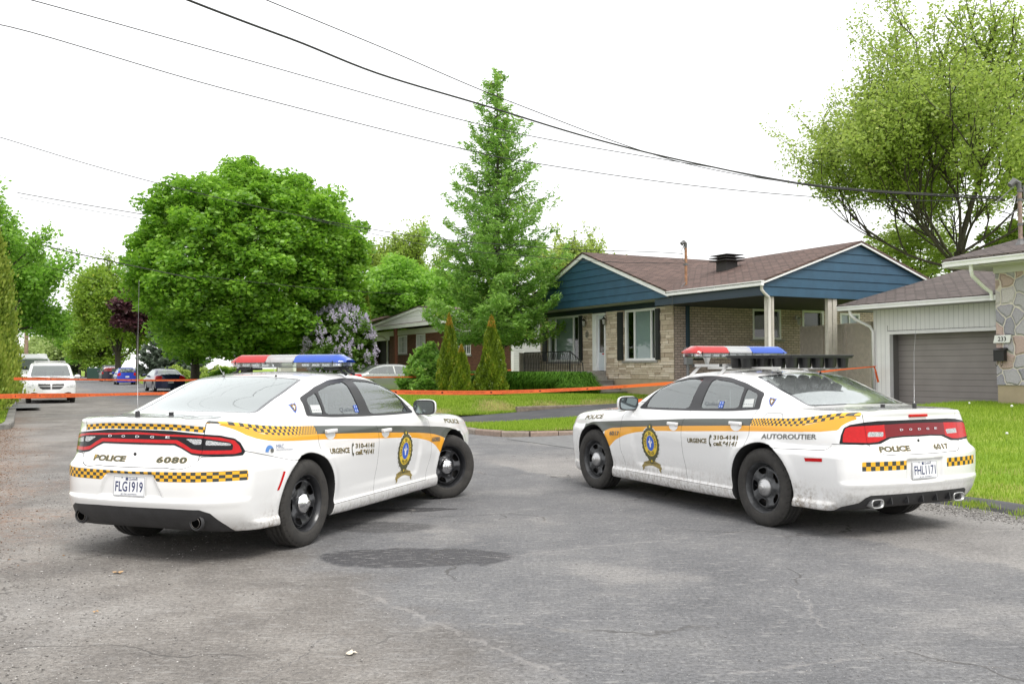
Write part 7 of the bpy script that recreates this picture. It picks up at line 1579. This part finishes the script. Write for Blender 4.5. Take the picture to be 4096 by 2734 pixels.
# ---------------------------------------------------------------- other vehicles
def basic_car(name, label, cat, loc, rz, L_, W_, prof, belt, roofw, wr, wb, body, side, rz_glass, fz_glass, rear=(), front=(), sidek=.97, nose=.30, tail=.22, trim=None, rearc=None, group=None, h=.05, plate=None, mirrors=True, rack=False, bumper=None, driver_r=False, text=None, x0w=None):
    """x forward, origin on the ground under the middle; prof = top line from tail to nose"""
    C_ = thing(name, label, cat, (loc[0], loc[1], loc[2] if len(loc) > 2 else 0), rz, group); xs = [p[0] for p in prof]; zs = [p[1] for p in prof]; Hh = max(zs); hw = W_ / 2; xa, xb = xs[0], xs[-1]; ax0 = -wb / 2 if x0w is None else x0w; axs = (ax0, ax0 + wb)
    def Wd(z): return hw * crv(z, [.15, .3, .55, belt - .1, belt, Hh - .06, Hh + .1], [.93, .965, 1.0, .985, .955, roofw, roofw * .94])
    def F(p):
        x, y, z = p[..., 0], np.abs(p[..., 1]), p[..., 2]; f = smax(y - Wd(z), (z - crv(x, xs, zs) + .07 * y * y) * .85, .12)
        xr = xa + tail * (y / hw) ** 2 * hw * .9 + (crv(z, rearc[0], rearc[1]) if rearc else 0); f = smax(f, xr - x, .10); xf = xb - nose * (y / hw) ** 2 * hw * .9; f = smax(f, x - xf, .12); f = smax(f, .22 - z, .04)
        for a in axs: f = smax(f, np.minimum(wr + .055 - np.hypot(x - a, z - wr), y - hw * .6), .02)
        return f
    V, T = isomesh(F, (xa - .1, -hw - .05, .12), (xb + .1, hw + .05, Hh + .1), h, .3); bd = TM(V, T)
    wl, bd = bd.clip(np.maximum(np.minimum.reduce([np.hypot(bd.V[:, 0] - a, bd.V[:, 2] - wr) for a in axs]) - wr - .06, hw * .5 - np.abs(bd.V[:, 1]))); un, bd = bd.clip(bd.V[:, 2] - .235); put(TM.cat([wl, un]), 'underbody', CM['well'], C_, F)
    sg = MB(); glass = []
    for pl in side: gl, bd = bd.clip(np.maximum(polysd(bd.V[:, 0], bd.V[:, 2], pl), hw * .5 - np.abs(bd.V[:, 1]))); glass.append(('side_window', gl))
    def cut(rg, sgn):
        nonlocal bd
        if rg is None: return
        xlim, z0, z1, mg = rg; x, y, z = bd.V.T; g = np.maximum(np.maximum(z0 - z, z - z1), np.maximum(np.abs(y) - (Wd(z) - mg), (xlim - x) * sgn)); gl, bd = bd.clip(g); return gl
    for nm, rg, sgn in (('rear_window', rz_glass, -1), ('windscreen', fz_glass, 1)):
        gl = cut(rg, sgn)
        if gl is not None: glass.append((nm, gl))
    for nm, gl in glass:
        if nm == 'side_window':
            for s_ in (-1, 1): put(gl.faces(gl.V[gl.T].mean(1)[:, 1] * s_ > 0), nm, CM['side_glass2'], C_, F)
        else: put(gl, nm, CM['side_glass2'], C_, F)
    for nm, lst, sgn in (('tail_light', rear, -1), ('headlight', front, 1)):
        for (pl, mt, nm2) in lst:
            for s_ in ((-1, 1) if min(p[0] for p in pl) > 0 else (0,)):
                y = bd.V[:, 1] * (s_ or 1); g = np.maximum(polysd(y, bd.V[:, 2], pl), (bd.V[:, 0] * -sgn) + (abs(xa if sgn < 0 else xb) - .62)); pt, bd = bd.clip(g); put(pt, nm2 or nm, mt, C_, F, .004)
    put(bd, 'body', body, C_, F)
    for a in axs:
        for s_ in (-1, 1):
            w = bpy.data.objects.new('wheel', None); COL.objects.link(w); w.parent = C_; w.location = (a, s_ * (hw - .115), wr); w.rotation_euler = (0, 0, 0 if s_ < 0 else math.pi)
            mb = MB(); mb.lathe([(wr * .62, -.095), (wr * .75, -.105), (wr * .95, -.095), (wr, -.07), (wr, .07), (wr * .95, .1), (wr * .6, .1)], 32, 'y'); mb.build('tyre', CM['tyre'], w, smooth=True)
            mb = MB(); mb.lathe([(.001, -.07), (.06, -.075), (.08, -.06), (wr * .5, -.055), (wr * .6, -.085), (wr * .64, -.095), (wr * .6, -.0)], 32, 'y')
            for k in range(6): an = k * math.pi / 3; mb.tube([(.05 * math.cos(an), -.072, .05 * math.sin(an)), (wr * .58 * math.cos(an), -.08, wr * .58 * math.sin(an))], .022, 6)
            mb.build('rim', CM['chrome_dull'], w, smooth=True)
    if mirrors:
        mz = belt + .06; mxx = fz_glass[0] + .0 if fz_glass else xb * .4
        for s_ in (-1, 1):
            mb = MB(); mb.ell((mirrors if not isinstance(mirrors, bool) else xb * .42, s_ * (hw + .10), mz), (.08, .13, .085), 8); mb.tube([(mirrors if not isinstance(mirrors, bool) else xb * .42, s_ * (hw - .05), mz - .04), (mirrors if not isinstance(mirrors, bool) else xb * .42, s_ * (hw + .08), mz - .03)], .03, 6); mb.build('wing_mirror', body, C_, smooth=True)
    if plate:
        xp = xa - .012; p = ray_to(np.array([[xa - .3, 0, plate[0]]]), np.array([1., 0, 0]), F)[0]; mb = MB(); mb.box(p[0] - .012, p[0] - .002, -.15, .15, plate[0] - .07, plate[0] + .07, 0); V2, F2, A2 = text2d(plate[1], 0, .02); mb.add([(p[0] - .015, .12 - v[0] * .24, plate[0] - .035 + v[1] * .07) for v in V2], F2, 1); mb.build('licence_plate', [CM['plate'], CM['plate_ink']], C_)
    mb = MB()
    for y in (.36, -.36): mb.rbox(.1, .25, y - .22, y + .22, .5, belt + .30, .04); mb.rbox(-1.0, -.86, y - .24, y + .24, .5, belt + .22, .04)
    mb.rbox(.85, 1.2, -hw + .15, hw - .15, .6, belt + .02, .04); mb.build('seat', CM['seat'], C_)
    if rack:
        mb = MB()
        for y in (-hw * .62, hw * .62): mb.tube([(rack[0], y, Hh - .04), (rack[0] + .1, y, Hh + .05), (rack[1] - .1, y, Hh + .05), (rack[1], y, Hh - .04)], .02, 6)
        for x in (rack[0] + .3, rack[1] - .4): mb.tube([(x, -hw * .62, Hh + .05), (x, hw * .62, Hh + .05)], .018, 6)
        mb.build('roof_rack', CM['rack'], C_, smooth=True)
    return C_, F
CM['side_glass2'] = mat('car_glass', fn=_glass((.55, .62, .60), .10, 0, .12))
def cpaint(n, c, met=.0, rough=.3): return mat(n, c, rough, met, coat=.7)
AWAY, TOWARD = R(90) + GA, R(-90) + GA
headlamp = mat('headlamp', rough=.12, coat=.6, fn=lambda b: b.base(b.ramp(b.voro(9)['Distance'], [(.05, (.80, .81, .82)), (.35, (.42, .43, .44)), (.6, (.75, .76, .77))]))); GRI = mat('grille', (.014, .014, .015), .4)
# white minivan facing the camera
mvp = [(-2.55, .95), (-2.45, 1.25), (-2.2, 1.62), (-1.9, 1.72), (-.8, 1.76), (.3, 1.74), (.75, 1.66), (1.25, 1.36), (1.62, 1.12), (1.80, 1.06), (2.3, .95), (2.5, .80), (2.58, .55)]
p = ts(1.12, 47.1)
MV, MF = basic_car('minivan', 'white minivan parked facing the camera at the left of the street', 'minivan', p, TOWARD, 5.14, 1.95, mvp, 1.08, .80, .335, 3.08, cpaint('minivan_white', (.80, .80, .80)), [[(-2.2, 1.14), (-2.1, 1.55), (-1.1, 1.60), (-1.05, 1.12)], [(-1.0, 1.12), (-1.05, 1.6), (-.05, 1.6), (-.02, 1.10)], [(.05, 1.10), (.02, 1.6), (.55, 1.56), (1.25, 1.16), (1.2, 1.09)]], None, (.7, 1.15, 1.62, .115), (), [([(.56, .86), (.58, .70), (.72, .655), (.90, .69), (.95, .90), (.86, .92)], headlamp, 'headlight')], mirrors=1.25, rack=(-1.9, .3), x0w=-1.45)
def face_front(mbx, F, pts, m, off=.004, xx=3.0, lim=.08):
    P = np.array(pts, float); decal(mbx, np.vstack([P, P.mean(0)]), [(i, (i + 1) % len(P), len(P)) for i in range(len(P))], lambda y, z: ray_to(np.stack([np.full(len(y), xx), y, z], 1), np.array([-1., 0, 0]), F, 1.2, 80) + np.array([off, 0, 0]), m, lim)
mb = MB(); face_front(mb, MF, [(.53, .80), (.47, .68), (.33, .585), (-.33, .585), (-.47, .68), (-.53, .80), (-.51, .86), (.51, .86)], 0, .006)
face_front(mb, MF, [(.49, .745), (.03, .745), (.03, .845), (.50, .845)], 1, .010); face_front(mb, MF, [(-.49, .745), (-.03, .745), (-.03, .845), (-.50, .845)], 1, .010); face_front(mb, MF, [(.33, .605), (.03, .605), (.03, .715), (.46, .715), (.43, .66)], 1, .010); face_front(mb, MF, [(-.33, .605), (-.03, .605), (-.03, .715), (-.46, .715), (-.43, .66)], 1, .010)
mb.build('grille', [CM['chrome_dull'], GRI], MV)
mb = MB()
for s_ in (-1, 1): face_front(mb, MF, [(s_ * .46, .40), (s_ * .80, .40), (s_ * .76, .455), (s_ * .66, .475), (s_ * .54, .45)], 0, .006)
face_front(mb, MF, [(-.72, .235), (.72, .235), (.66, .29), (-.66, .29)], 0, .006); mb.build('lower_grille', GRI, MV)
mb = MB(); mb.tube([(1.72, .75, 1.085), (1.66, -.05, 1.125)], .012, 5); mb.tube([(1.72, -.1, 1.085), (1.66, -.75, 1.125)], .012, 5); mb.build('wiper', CM['black'], MV)
# white van behind it
vp = [(-2.6, 1.4), (-2.5, 1.95), (-1.5, 2.12), (.6, 2.12), (1.05, 2.02), (1.65, 1.48), (1.9, 1.32), (2.5, 1.15), (2.75, .95), (2.8, .6)]
VN, VF = basic_car('van', 'white delivery van with big black mirrors behind the white minivan', 'van', ts(-.15 + .55, 56.5), TOWARD, 5.5, 2.05, vp, 1.30, .86, .38, 3.3, cpaint('van_white', (.76, .77, .78)), [[(.2, 1.38), (.2, 1.85), (.9, 1.85), (1.4, 1.45)]], None, (.8, 1.42, 1.99, .10), (), [([(.66, 1.0), (.66, .75), (.92, .75), (.95, 1.0)], headlamp, 'headlight')], mirrors=False)
for s_ in (-1, 1): mb = MB(); mb.rbox(1.3, 1.42, s_ * 1.30 - .12, s_ * 1.30 + .12, 1.28, 1.62, .03); mb.tube([(1.36, s_ * .98, 1.35), (1.36, s_ * 1.2, 1.38)], .035, 6); mb.build('wing_mirror', CM['black'], VN)
# navy sedan, rear view
sp = [(-2.42, .62), (-2.38, .98), (-2.25, 1.06), (-1.72, 1.09), (-1.05, 1.36), (-.5, 1.46), (.3, 1.47), (.75, 1.36), (1.35, 1.02), (1.6, .95), (2.2, .82), (2.4, .62), (2.45, .5)]
sside = [[(-1.55, 1.02), (-1.15, 1.25), (-.6, 1.36), (-.15, 1.38), (-.12, .99)], [(-.06, .99), (-.08, 1.38), (.35, 1.36), (.8, 1.22), (1.15, .99)]]
SD, SF = basic_car('sedan', 'dark navy sedan seen from behind under the trees', 'sedan', ts(8.12, 63.9), AWAY + R(3), 4.85, 1.82, sp, .98, .72, .33, 2.8, cpaint('sedan_navy', (.012, .018, .07), .5, .3), sside, (-.9, 1.09, 1.42, .15), (.6, 1.0, 1.40, .15), [([(.50, .98), (.52, .82), (.70, .78), (.92, .82), (.92, 1.0), (.70, 1.0)], CM['lamp_red'], None)], (), plate=(.62, '193 FNC'), mirrors=1.05)
# blue hatchback, rear view
hp = [(-2.12, .60), (-2.10, .95), (-1.95, 1.15), (-1.62, 1.46), (-1.3, 1.52), (-.2, 1.54), (.4, 1.46), (1.1, 1.10), (1.45, 1.0), (1.95, .84), (2.12, .6)]
HB, HF = basic_car('hatchback', 'bright blue hatchback seen from behind further down the street', 'hatchback', ts(8.35, 92.0), AWAY, 4.3, 1.70, hp, 1.0, .78, .31, 2.6, cpaint('hatch_blue', (.020, .055, .46), .2, .3), [[(-1.6, 1.06), (-1.3, 1.38), (-.3, 1.42), (-.25, 1.03)], [(-.18, 1.03), (-.2, 1.42), (.3, 1.38), (.85, 1.05)]], (-1.2, 1.10, 1.44, .15), (.3, 1.08, 1.44, .13), [([(.52, 1.02), (.54, .86), (.68, .80), (.80, .82), (.84, .94), (.76, 1.02), (.62, 1.10)], CM['lamp_red'], None), ([(.50, 1.40), (.50, 1.24), (.60, 1.24), (.60, 1.40)], CM['sticker_white'], 'window_sticker')], (), plate=(.72, 'F47 CKR'), mirrors=.8)
# maroon and navy minivan
MM, MF2 = basic_car('minivan', 'dark minivan with a red tinted rear window behind the blue hatchback', 'minivan', ts(9.0, 118), AWAY, 5.0, 1.98, [(-a, b) for a, b in []] or [(-2.5, .6), (-2.48, 1.0), (-2.3, 1.35), (-2.1, 1.68), (-1.7, 1.74), (.3, 1.72), (1.3, 1.3), (1.7, 1.1), (2.3, .95), (2.55, .6)], 1.08, .82, .34, 3.0, cpaint('minivan_dark', (.022, .022, .05), .3, .35), [[(-2.1, 1.14), (-2.0, 1.55), (-1.1, 1.58), (-1.05, 1.12)], [(-1.0, 1.12), (-1.05, 1.58), (-.05, 1.58), (-.02, 1.10)]], None, (.7, 1.15, 1.6, .13), [([(-.76, 1.14), (-.70, 1.56), (.70, 1.56), (.76, 1.14)], mat('red_tint', (.30, .05, .06), .2, coat=.8), 'rear_window'), ([(.78, 1.05), (.78, .85), (.97, .85), (.97, 1.05)], CM['lamp_red'], None)], (), plate=(.88, 'H 5612'), mirrors=1.2, rack=(-1.9, .3))
# silver sedan, side view, in the driveway of the brown bungalow
SV, SF2 = basic_car('sedan', 'silver sedan in the driveway behind the left patrol car', 'sedan', ts(16.2, 43.8, .17), GA, 4.85, 1.84, sp, .98, .72, .33, 2.8, cpaint('sedan_silver', (.34, .355, .34), .55, .32), sside, (-.9, 1.09, 1.42, .15), (.6, 1.0, 1.40, .15), [([(.58, .98), (.58, .82), (.92, .82), (.92, 1.0)], CM['lamp_red'], None)], (), mirrors=1.05)
mb = MB()
for x in (-.95, .08): mb.rbox(x - .10, x + .08, -.955, -.925, .83, .855, .008)
mb.build('handle', cpaint('sedan_silver', (.4, .4, .4)), SV)
mb = MB()
for x in (-1.2, -.10, 1.12): P_ = [(x + .04 * math.sin(z * 4), -.01, z) for z in np.linspace(.3, .97, 8)]; P_ = ray_to(np.array([(a, -1.1, c) for a, b, c in P_]), np.array([0, 1., 0]), SF2); mb.tube(P_, .006, 4)
mb.build('door_seam', CM['black'], SV)
# far vehicles
for i, (t_, s_, c, lb, ct) in enumerate([(13.2, 176, (.05, .05, .055), 'grey pickup like wagon parked across the far end of the street', 'car'), (16.5, 185, (.7, .7, .7), 'white car behind the far grey wagon', 'car')]):
    basic_car('parked_car', lb, ct, ts(t_, s_), GA + R(180) * 0, 4.8, 1.85, hp, 1.0, .78, .33, 2.7, cpaint('far_car_%d' % i, c), [[(-1.5, 1.06), (-1.2, 1.38), (.3, 1.38), (.85, 1.05)]], None, None, mirrors=False, h=.09)
# ---------------------------------------------------------------- wires, barrier tape, street furniture
WIRE = mat('wire_black', (.02, .02, .02), .6)
def wire(label, pts, r):
    """pts: (px, py, depth) points of the hanging line"""
    P = np.array([at(*p) for p in pts]); t = np.linspace(0, 1, len(P)); u = np.linspace(0, 1, 60); Q = np.stack([crv(u, t, P[:, k]) for k in range(3)], 1); mb = MB(); mb.tube(Q, r, 5); tag(mb.build('overhead_wire', WIRE, smooth=True), label, 'wire')
e = 1.7437
wire('uppermost thin wire crossing the sky to the mast of the stone house', [(610 * e, 0, 15), (885 * e, 113 * e, 16.6), (1180 * e, 237 * e, 18.2), (1560 * e, 372 * e, 20), (1920 * e, 431 * e, 21.2), (2300 * e, 452 * e, 21.6)], .0095)
wire('thick twisted black cable crossing the sky to the stone house mast', [(330 * e, -45 * e, 12.6), (430 * e, 0, 13.4), (660 * e, 87 * e, 15), (870 * e, 170 * e, 16.6), (1110 * e, 242 * e, 18.2), (1360 * e, 318 * e, 19.4), (1600 * e, 376 * e, 20.4), (1900 * e, 431 * e, 21.3), (2305 * e, 458 * e, 21.6)], .019)
wire('thin wire third from the top over the maple', [(0, -20 * e, 14), (70 * e, 0, 14.6), (560 * e, 136 * e, 17), (1050 * e, 273 * e, 18.8), (1300 * e, 328 * e, 20), (1640 * e, 385 * e, 21), (1905 * e, 428 * e, 21.4), (2300 * e, 454 * e, 21.6)], .0095)
wire('thin wire fourth from the top meeting the stone house mast', [(-60 * e, 40 * e, 15), (0, 57 * e, 15.5), (500 * e, 200 * e, 17.5), (1045 * e, 338 * e, 19.5), (1250 * e, 378 * e, 20.2), (1600 * e, 427 * e, 21), (1960 * e, 457 * e, 21.4), (2305 * e, 461 * e, 21.6)], .010)
wire('service cable dropping over the maple to the mast of the blue house', [(-60 * e, 300 * e, 24), (0, 315 * e, 24.5), (200 * e, 376 * e, 25.5), (400 * e, 430 * e, 26.5), (640 * e, 485 * e, 27.8), (820 * e, 520 * e, 28.5), (1000 * e, 547 * e, 29.2), (1280 * e, 570 * e, 29.8), (1500 * e, 578 * e, 30), (1568 * e, 582 * e, 30.05)], .011)
wire('thin telephone wire beneath the service cable near the blue gable', [(700 * e, 500 * e, 27), (1000 * e, 566 * e, 28.6), (1250 * e, 590 * e, 29.3), (1400 * e, 601 * e, 29.7), (1568 * e, 604 * e, 30)], .009)
for i, (a, b_, c, r_, lb) in enumerate([((40, 442), (180, 467), (330, 492), 0.019, 'upper distant wire left of the great maple'), ((40, 452), (180, 478), (330, 503), 0.012, 'faint distant wire just below the upper one'), ((20, 545), (240, 596), (450, 640), 0.024, 'dark distant cable entering the maple low down'), ((90, 560), (220, 585), (300, 600), 0.010, 'faint wire over the left maple'), ((90, 608), (150, 622), (230, 645), 0.010, 'short faint wire low over the far street')]):
    wire(lb, [(a[0] * e, a[1] * e, 42), (b_[0] * e, b_[1] * e, 42), (c[0] * e, c[1] * e, 42)], r_)
wire('cable running on in front of the maple towards the brown bungalow', [(450 * e, 632 * e, 36), (700 * e, 659 * e, 38), (940 * e, 676 * e, 40)], .010)
# barrier tape
TAPE = mat('tape_orange', rough=.4, fn=lambda b: (b.base((.92, .135, .035)), b.l.new(b.coord(), b.n.new('ShaderNodeMapping').inputs[0])))
def _tapef(b):
    df = b.n.new('ShaderNodeBsdfDiffuse'); df.inputs[0].default_value = (.95, .17, .05, 1); tl = b.n.new('ShaderNodeBsdfTranslucent'); tl.inputs[0].default_value = (.95, .20, .06, 1); m = b.n.new('ShaderNodeMixShader'); m.inputs[0].default_value = .45; g = b.n.new('ShaderNodeBsdfGlossy'); g.inputs['Roughness'].default_value = .25
    b.link(df.outputs[0], m.inputs[1]); b.link(tl.outputs[0], m.inputs[2]); m2 = b.n.new('ShaderNodeMixShader'); m2.inputs[0].default_value = .06; b.link(m.outputs[0], m2.inputs[1]); b.link(g.outputs[0], m2.inputs[2]); b.link(m2.outputs[0], b.out.inputs[0])
TAPE = mat('barrier_tape', fn=_tapef); TINK = mat('tape_ink', (.16, .02, .01), .5)
def tape(label, pts, wid=.075, words=True, twist=(), n=160):
    P = np.array([at(*p) if len(p) == 3 else p[:3] for p in pts]); t = np.linspace(0, 1, len(P)); u = np.linspace(0, 1, n); Q = np.stack([crv(u, t, P[:, k]) for k in range(3)], 1); d = np.gradient(Q, axis=0); d /= np.linalg.norm(d, axis=1)[:, None]
    up = np.array([0, 0, 1.]) - d * d[:, 2:3]; up /= np.linalg.norm(up, axis=1)[:, None]; sd = np.cross(d, up); ang = .12 * np.sin(u * 9) + sum(a * sstep(u, c - w_, c + w_) for c, w_, a in twist) if twist else .12 * np.sin(u * 9)
    N_ = up * np.cos(ang)[:, None] + sd * np.sin(ang)[:, None]; mb = MB(); A = Q - N_ * wid / 2; B_ = Q + N_ * wid / 2; V = np.vstack([A, B_]); mb.add(V, [(i, i + 1, n + i + 1, n + i) for i in range(n - 1)], 0); T_ = mb.build('barrier_tape', TAPE, None, smooth=True); tag(T_, label, 'tape', None)
    if words:
        s_ = np.concatenate([[0], np.cumsum(np.linalg.norm(np.diff(Q, axis=0), axis=1))]); mt = MB(); k = .3
        tv, tf, ta = text2d('ACCÈS INTERDIT - SÛRETÉ DU QUÉBEC', 0, .02); tv2, tf2, ta2 = text2d('ÉCHEC AU CRIME 1 800 711-1800', 0, .02)
        while k < s_[-1] - 1.0:
            for (vv, ff, L_, lo) in ((tv, tf, .62, .006), (tv2, tf2, .5, -.028)):
                x = k + (0 if lo > 0 else .1) + vv[:, 0] * L_; y = lo + vv[:, 1] * .020; C_ = np.stack([np.interp(x, s_, Q[:, j]) for j in range(3)], 1); NN = np.stack([np.interp(x, s_, N_[:, j]) for j in range(3)], 1); DD = np.stack([np.interp(x, s_, d[:, j]) for j in range(3)], 1); nn = np.cross(NN, DD); nn /= np.linalg.norm(nn, axis=1)[:, None]; nn *= np.where(nn[:, 1:2] > 0, -1, 1)
                mt.add(C_ + NN * y[:, None] + nn * .0015, ff, 0)
            an = np.linspace(0, 6.283, 12, endpoint=False); x = k - .07 + .018 * np.cos(an); y = .022 * np.sin(an); C_ = np.stack([np.interp(x, s_, Q[:, j]) for j in range(3)], 1); NN = np.stack([np.interp(x, s_, N_[:, j]) for j in range(3)], 1); mt.add(C_ + NN * y[:, None] + np.array([0, -.0015, 0]), [tuple(range(12))], 0)
            k += .78
        mt.build('tape_lettering', TINK, T_)
    return T_
tape('lettered orange police tape sagging across the lawn between the patrol cars and the left edge', [(-60, 1585, 20.5), (300, 1580, 19.2), (650, 1573, 17.8), (1100, 1569, 16.2), (1596, 1568, 15.0), (1860, 1570, 14.9), (2100, 1565, 14.9), (2400, 1551, 15.1), (2700, 1531, 15.4)], .10, twist=((.12, .06, .9),))
tape('orange tape tied to the garage downpipe right of the patrol car', [(2980, 1516, 17), (3180, 1500, 20.5), (3340, 1480, 23.5), (3502, 1465, 26.1)], .09, False, twist=((.3, .2, 1.0),))
tape('loose end of orange tape hanging from the garage downpipe', [(3497, 1466, 26.05), (3504, 1490, 26.0), (3513, 1528, 26.0)], .06, False)
tape('upper orange tape passing the minivan and the navy sedan', [(55, 1514, 25.5), (330, 1517, 27), (600, 1520, 28.5), (790, 1519, 30), (1200, 1512, 33), (1500, 1508, 35.5), (1800, 1503, 38), (2046, 1479, 41.6)], .078, twist=((.1, .05, .8),))
lt = tape('crumpled loose tape end lettered RETE DU behind the right car mirror', [(2470, 1628, 13.6), (2482, 1615, 13.7), (2530, 1612, 13.75), (2570, 1607, 13.8)], .10, False, n=30)
mt = MB()
for s_, lo, x0, x1 in (('RETÉ DU', .012, 2484, 2512 - 2), ('1 800 7', -.033, 2488, 2512)):
    V, F, A = text2d(s_, 0, .03); P0 = at(2484, 1614, 13.66); P1 = at(2534, 1611, 13.68); D_ = (P1 - P0); L_ = np.linalg.norm(D_); D_ /= L_; mt.add([P0 + D_ * (v[0] * .125 + .005) + np.array([0, -.02, lo + v[1] * .026]) for v in V], F, 0)
mt.build('tape_lettering', TINK, lt)
# utility pole, sign, hydrant, cabinet, fence
pp = at(104, 1500, 66); PO = thing('utility_pole', 'weathered wooden utility pole behind the white van at the left', 'pole', (pp[0], pp[1], 0)); mb = MB(); mb.tube([(0, 0, 0), (0, 0, 9)], [.15, .11], 10); mb.build('pole', mat('pole_wood', (.22, .15, .11), .9, var=.3, vscale=5), PO, smooth=True); mb = MB(); mb.box(-1, 1, -.06, .06, 8.3, 8.42); mb.build('crossarm', mat('pole_wood'), PO)
pp = at(345, 1485, 150); SG = thing('crossing_sign', 'small white pedestrian crossing sign on the far lawn', 'sign', (pp[0], pp[1], .1)); mb = MB(); mb.tube([(0, 0, 0), (0, 0, 2.6)], .035, 6); mb.build('post', CM['chrome_dull'], SG)
mb = MB(); mb.box(-.34, .34, -.06, -.04, 1.95, 2.65, 0); mb.box(-.30, .30, -.064, -.0605, 1.99, 2.61, 1); mb.box(-.28, .28, -.068, -.0645, 2.01, 2.59, 0)
fg = [(0, .22), (.04, .18), (.03, .12), (.12, .02), (.06, .05), (.03, .0), (.10, -.12), (.08, -.25), (.03, -.12), (-.05, -.25), (-.10, -.24), (-.03, -.05), (-.03, .04), (-.10, -.02), (-.04, .10)]
mb.poly([(a, -.071, 2.3 + b_) for a, b_ in fg], 1); mb.build('sign_panel', [WHITE, BLACKM], SG)
pp = at(355, 1500, 140); HY = thing('fire_hydrant', 'small blue and white fire hydrant on the far lawn', 'hydrant', (pp[0], pp[1], .1)); mb = MB(); mb.lathe([(.16, 0), (.16, .06), (.12, .08), (.12, .52)], 14, 'z'); mb.build('barrel', mat('hydrant_blue', (.02, .05, .22), .5), HY, smooth=True); mb = MB(); mb.lathe([(.15, .52), (.15, .58), (.12, .68), (.05, .76), (.001, .78)], 14, 'z'); mb.tube([(-.22, 0, .42), (.22, 0, .42)], .055, 8); mb.build('bonnet', WHITE, HY, smooth=True)
pp = at(378, 1497, 118); mb = MB(); mb.rbox(-.75, .75, -.5, .5, 0, 1.45, .04); o = mb.build('utility_cabinet', mat('cabinet_green', (.012, .045, .032), .6)); o.location = (pp[0], pp[1], .1); tag(o, 'dark green utility cabinet beside the dark minivan', 'cabinet')
A_ = at(500, 1500, 88); B_ = at(690, 1500, 76); FN = thing('chain_link_fence', 'grey chain link fence behind the navy sedan', 'fence', (A_[0], A_[1], .2), math.atan2(B_[1] - A_[1], B_[0] - A_[0])); L_ = math.hypot(B_[0] - A_[0], B_[1] - A_[1]); mb = MB()
for i in range(7): x = L_ * i / 6; mb.tube([(x, 0, 0), (x, 0, 1.25)], .03, 6)
mb.tube([(0, 0, 1.22), (L_, 0, 1.22)], .022, 6); mb.build('frame', CM['chrome_dull'], FN)
mb = MB(); x = 0
while x < L_: mb.box(x, x + .012, -.004, .004, .05, 1.2); x += .16
for z_ in (.2, .5, .8, 1.05): mb.box(0, L_, -.004, .004, z_, z_ + .012)
mb.build('mesh', mat('fence_mesh', (.12, .13, .12), .7), FN)
pp = at(430, 1500, 100); mb = MB(); mb.box(0, 7.0, -.02, .02, 0, 1.25); o = mb.build('panel_fence', mat('panel_green', (.02, .045, .035), .8)); o.location = (pp[0] + .5, pp[1], .2); o.rotation_euler = (0, 0, R(-62)); tag(o, 'dark green privacy fence beyond the blue hatchback', 'fence')
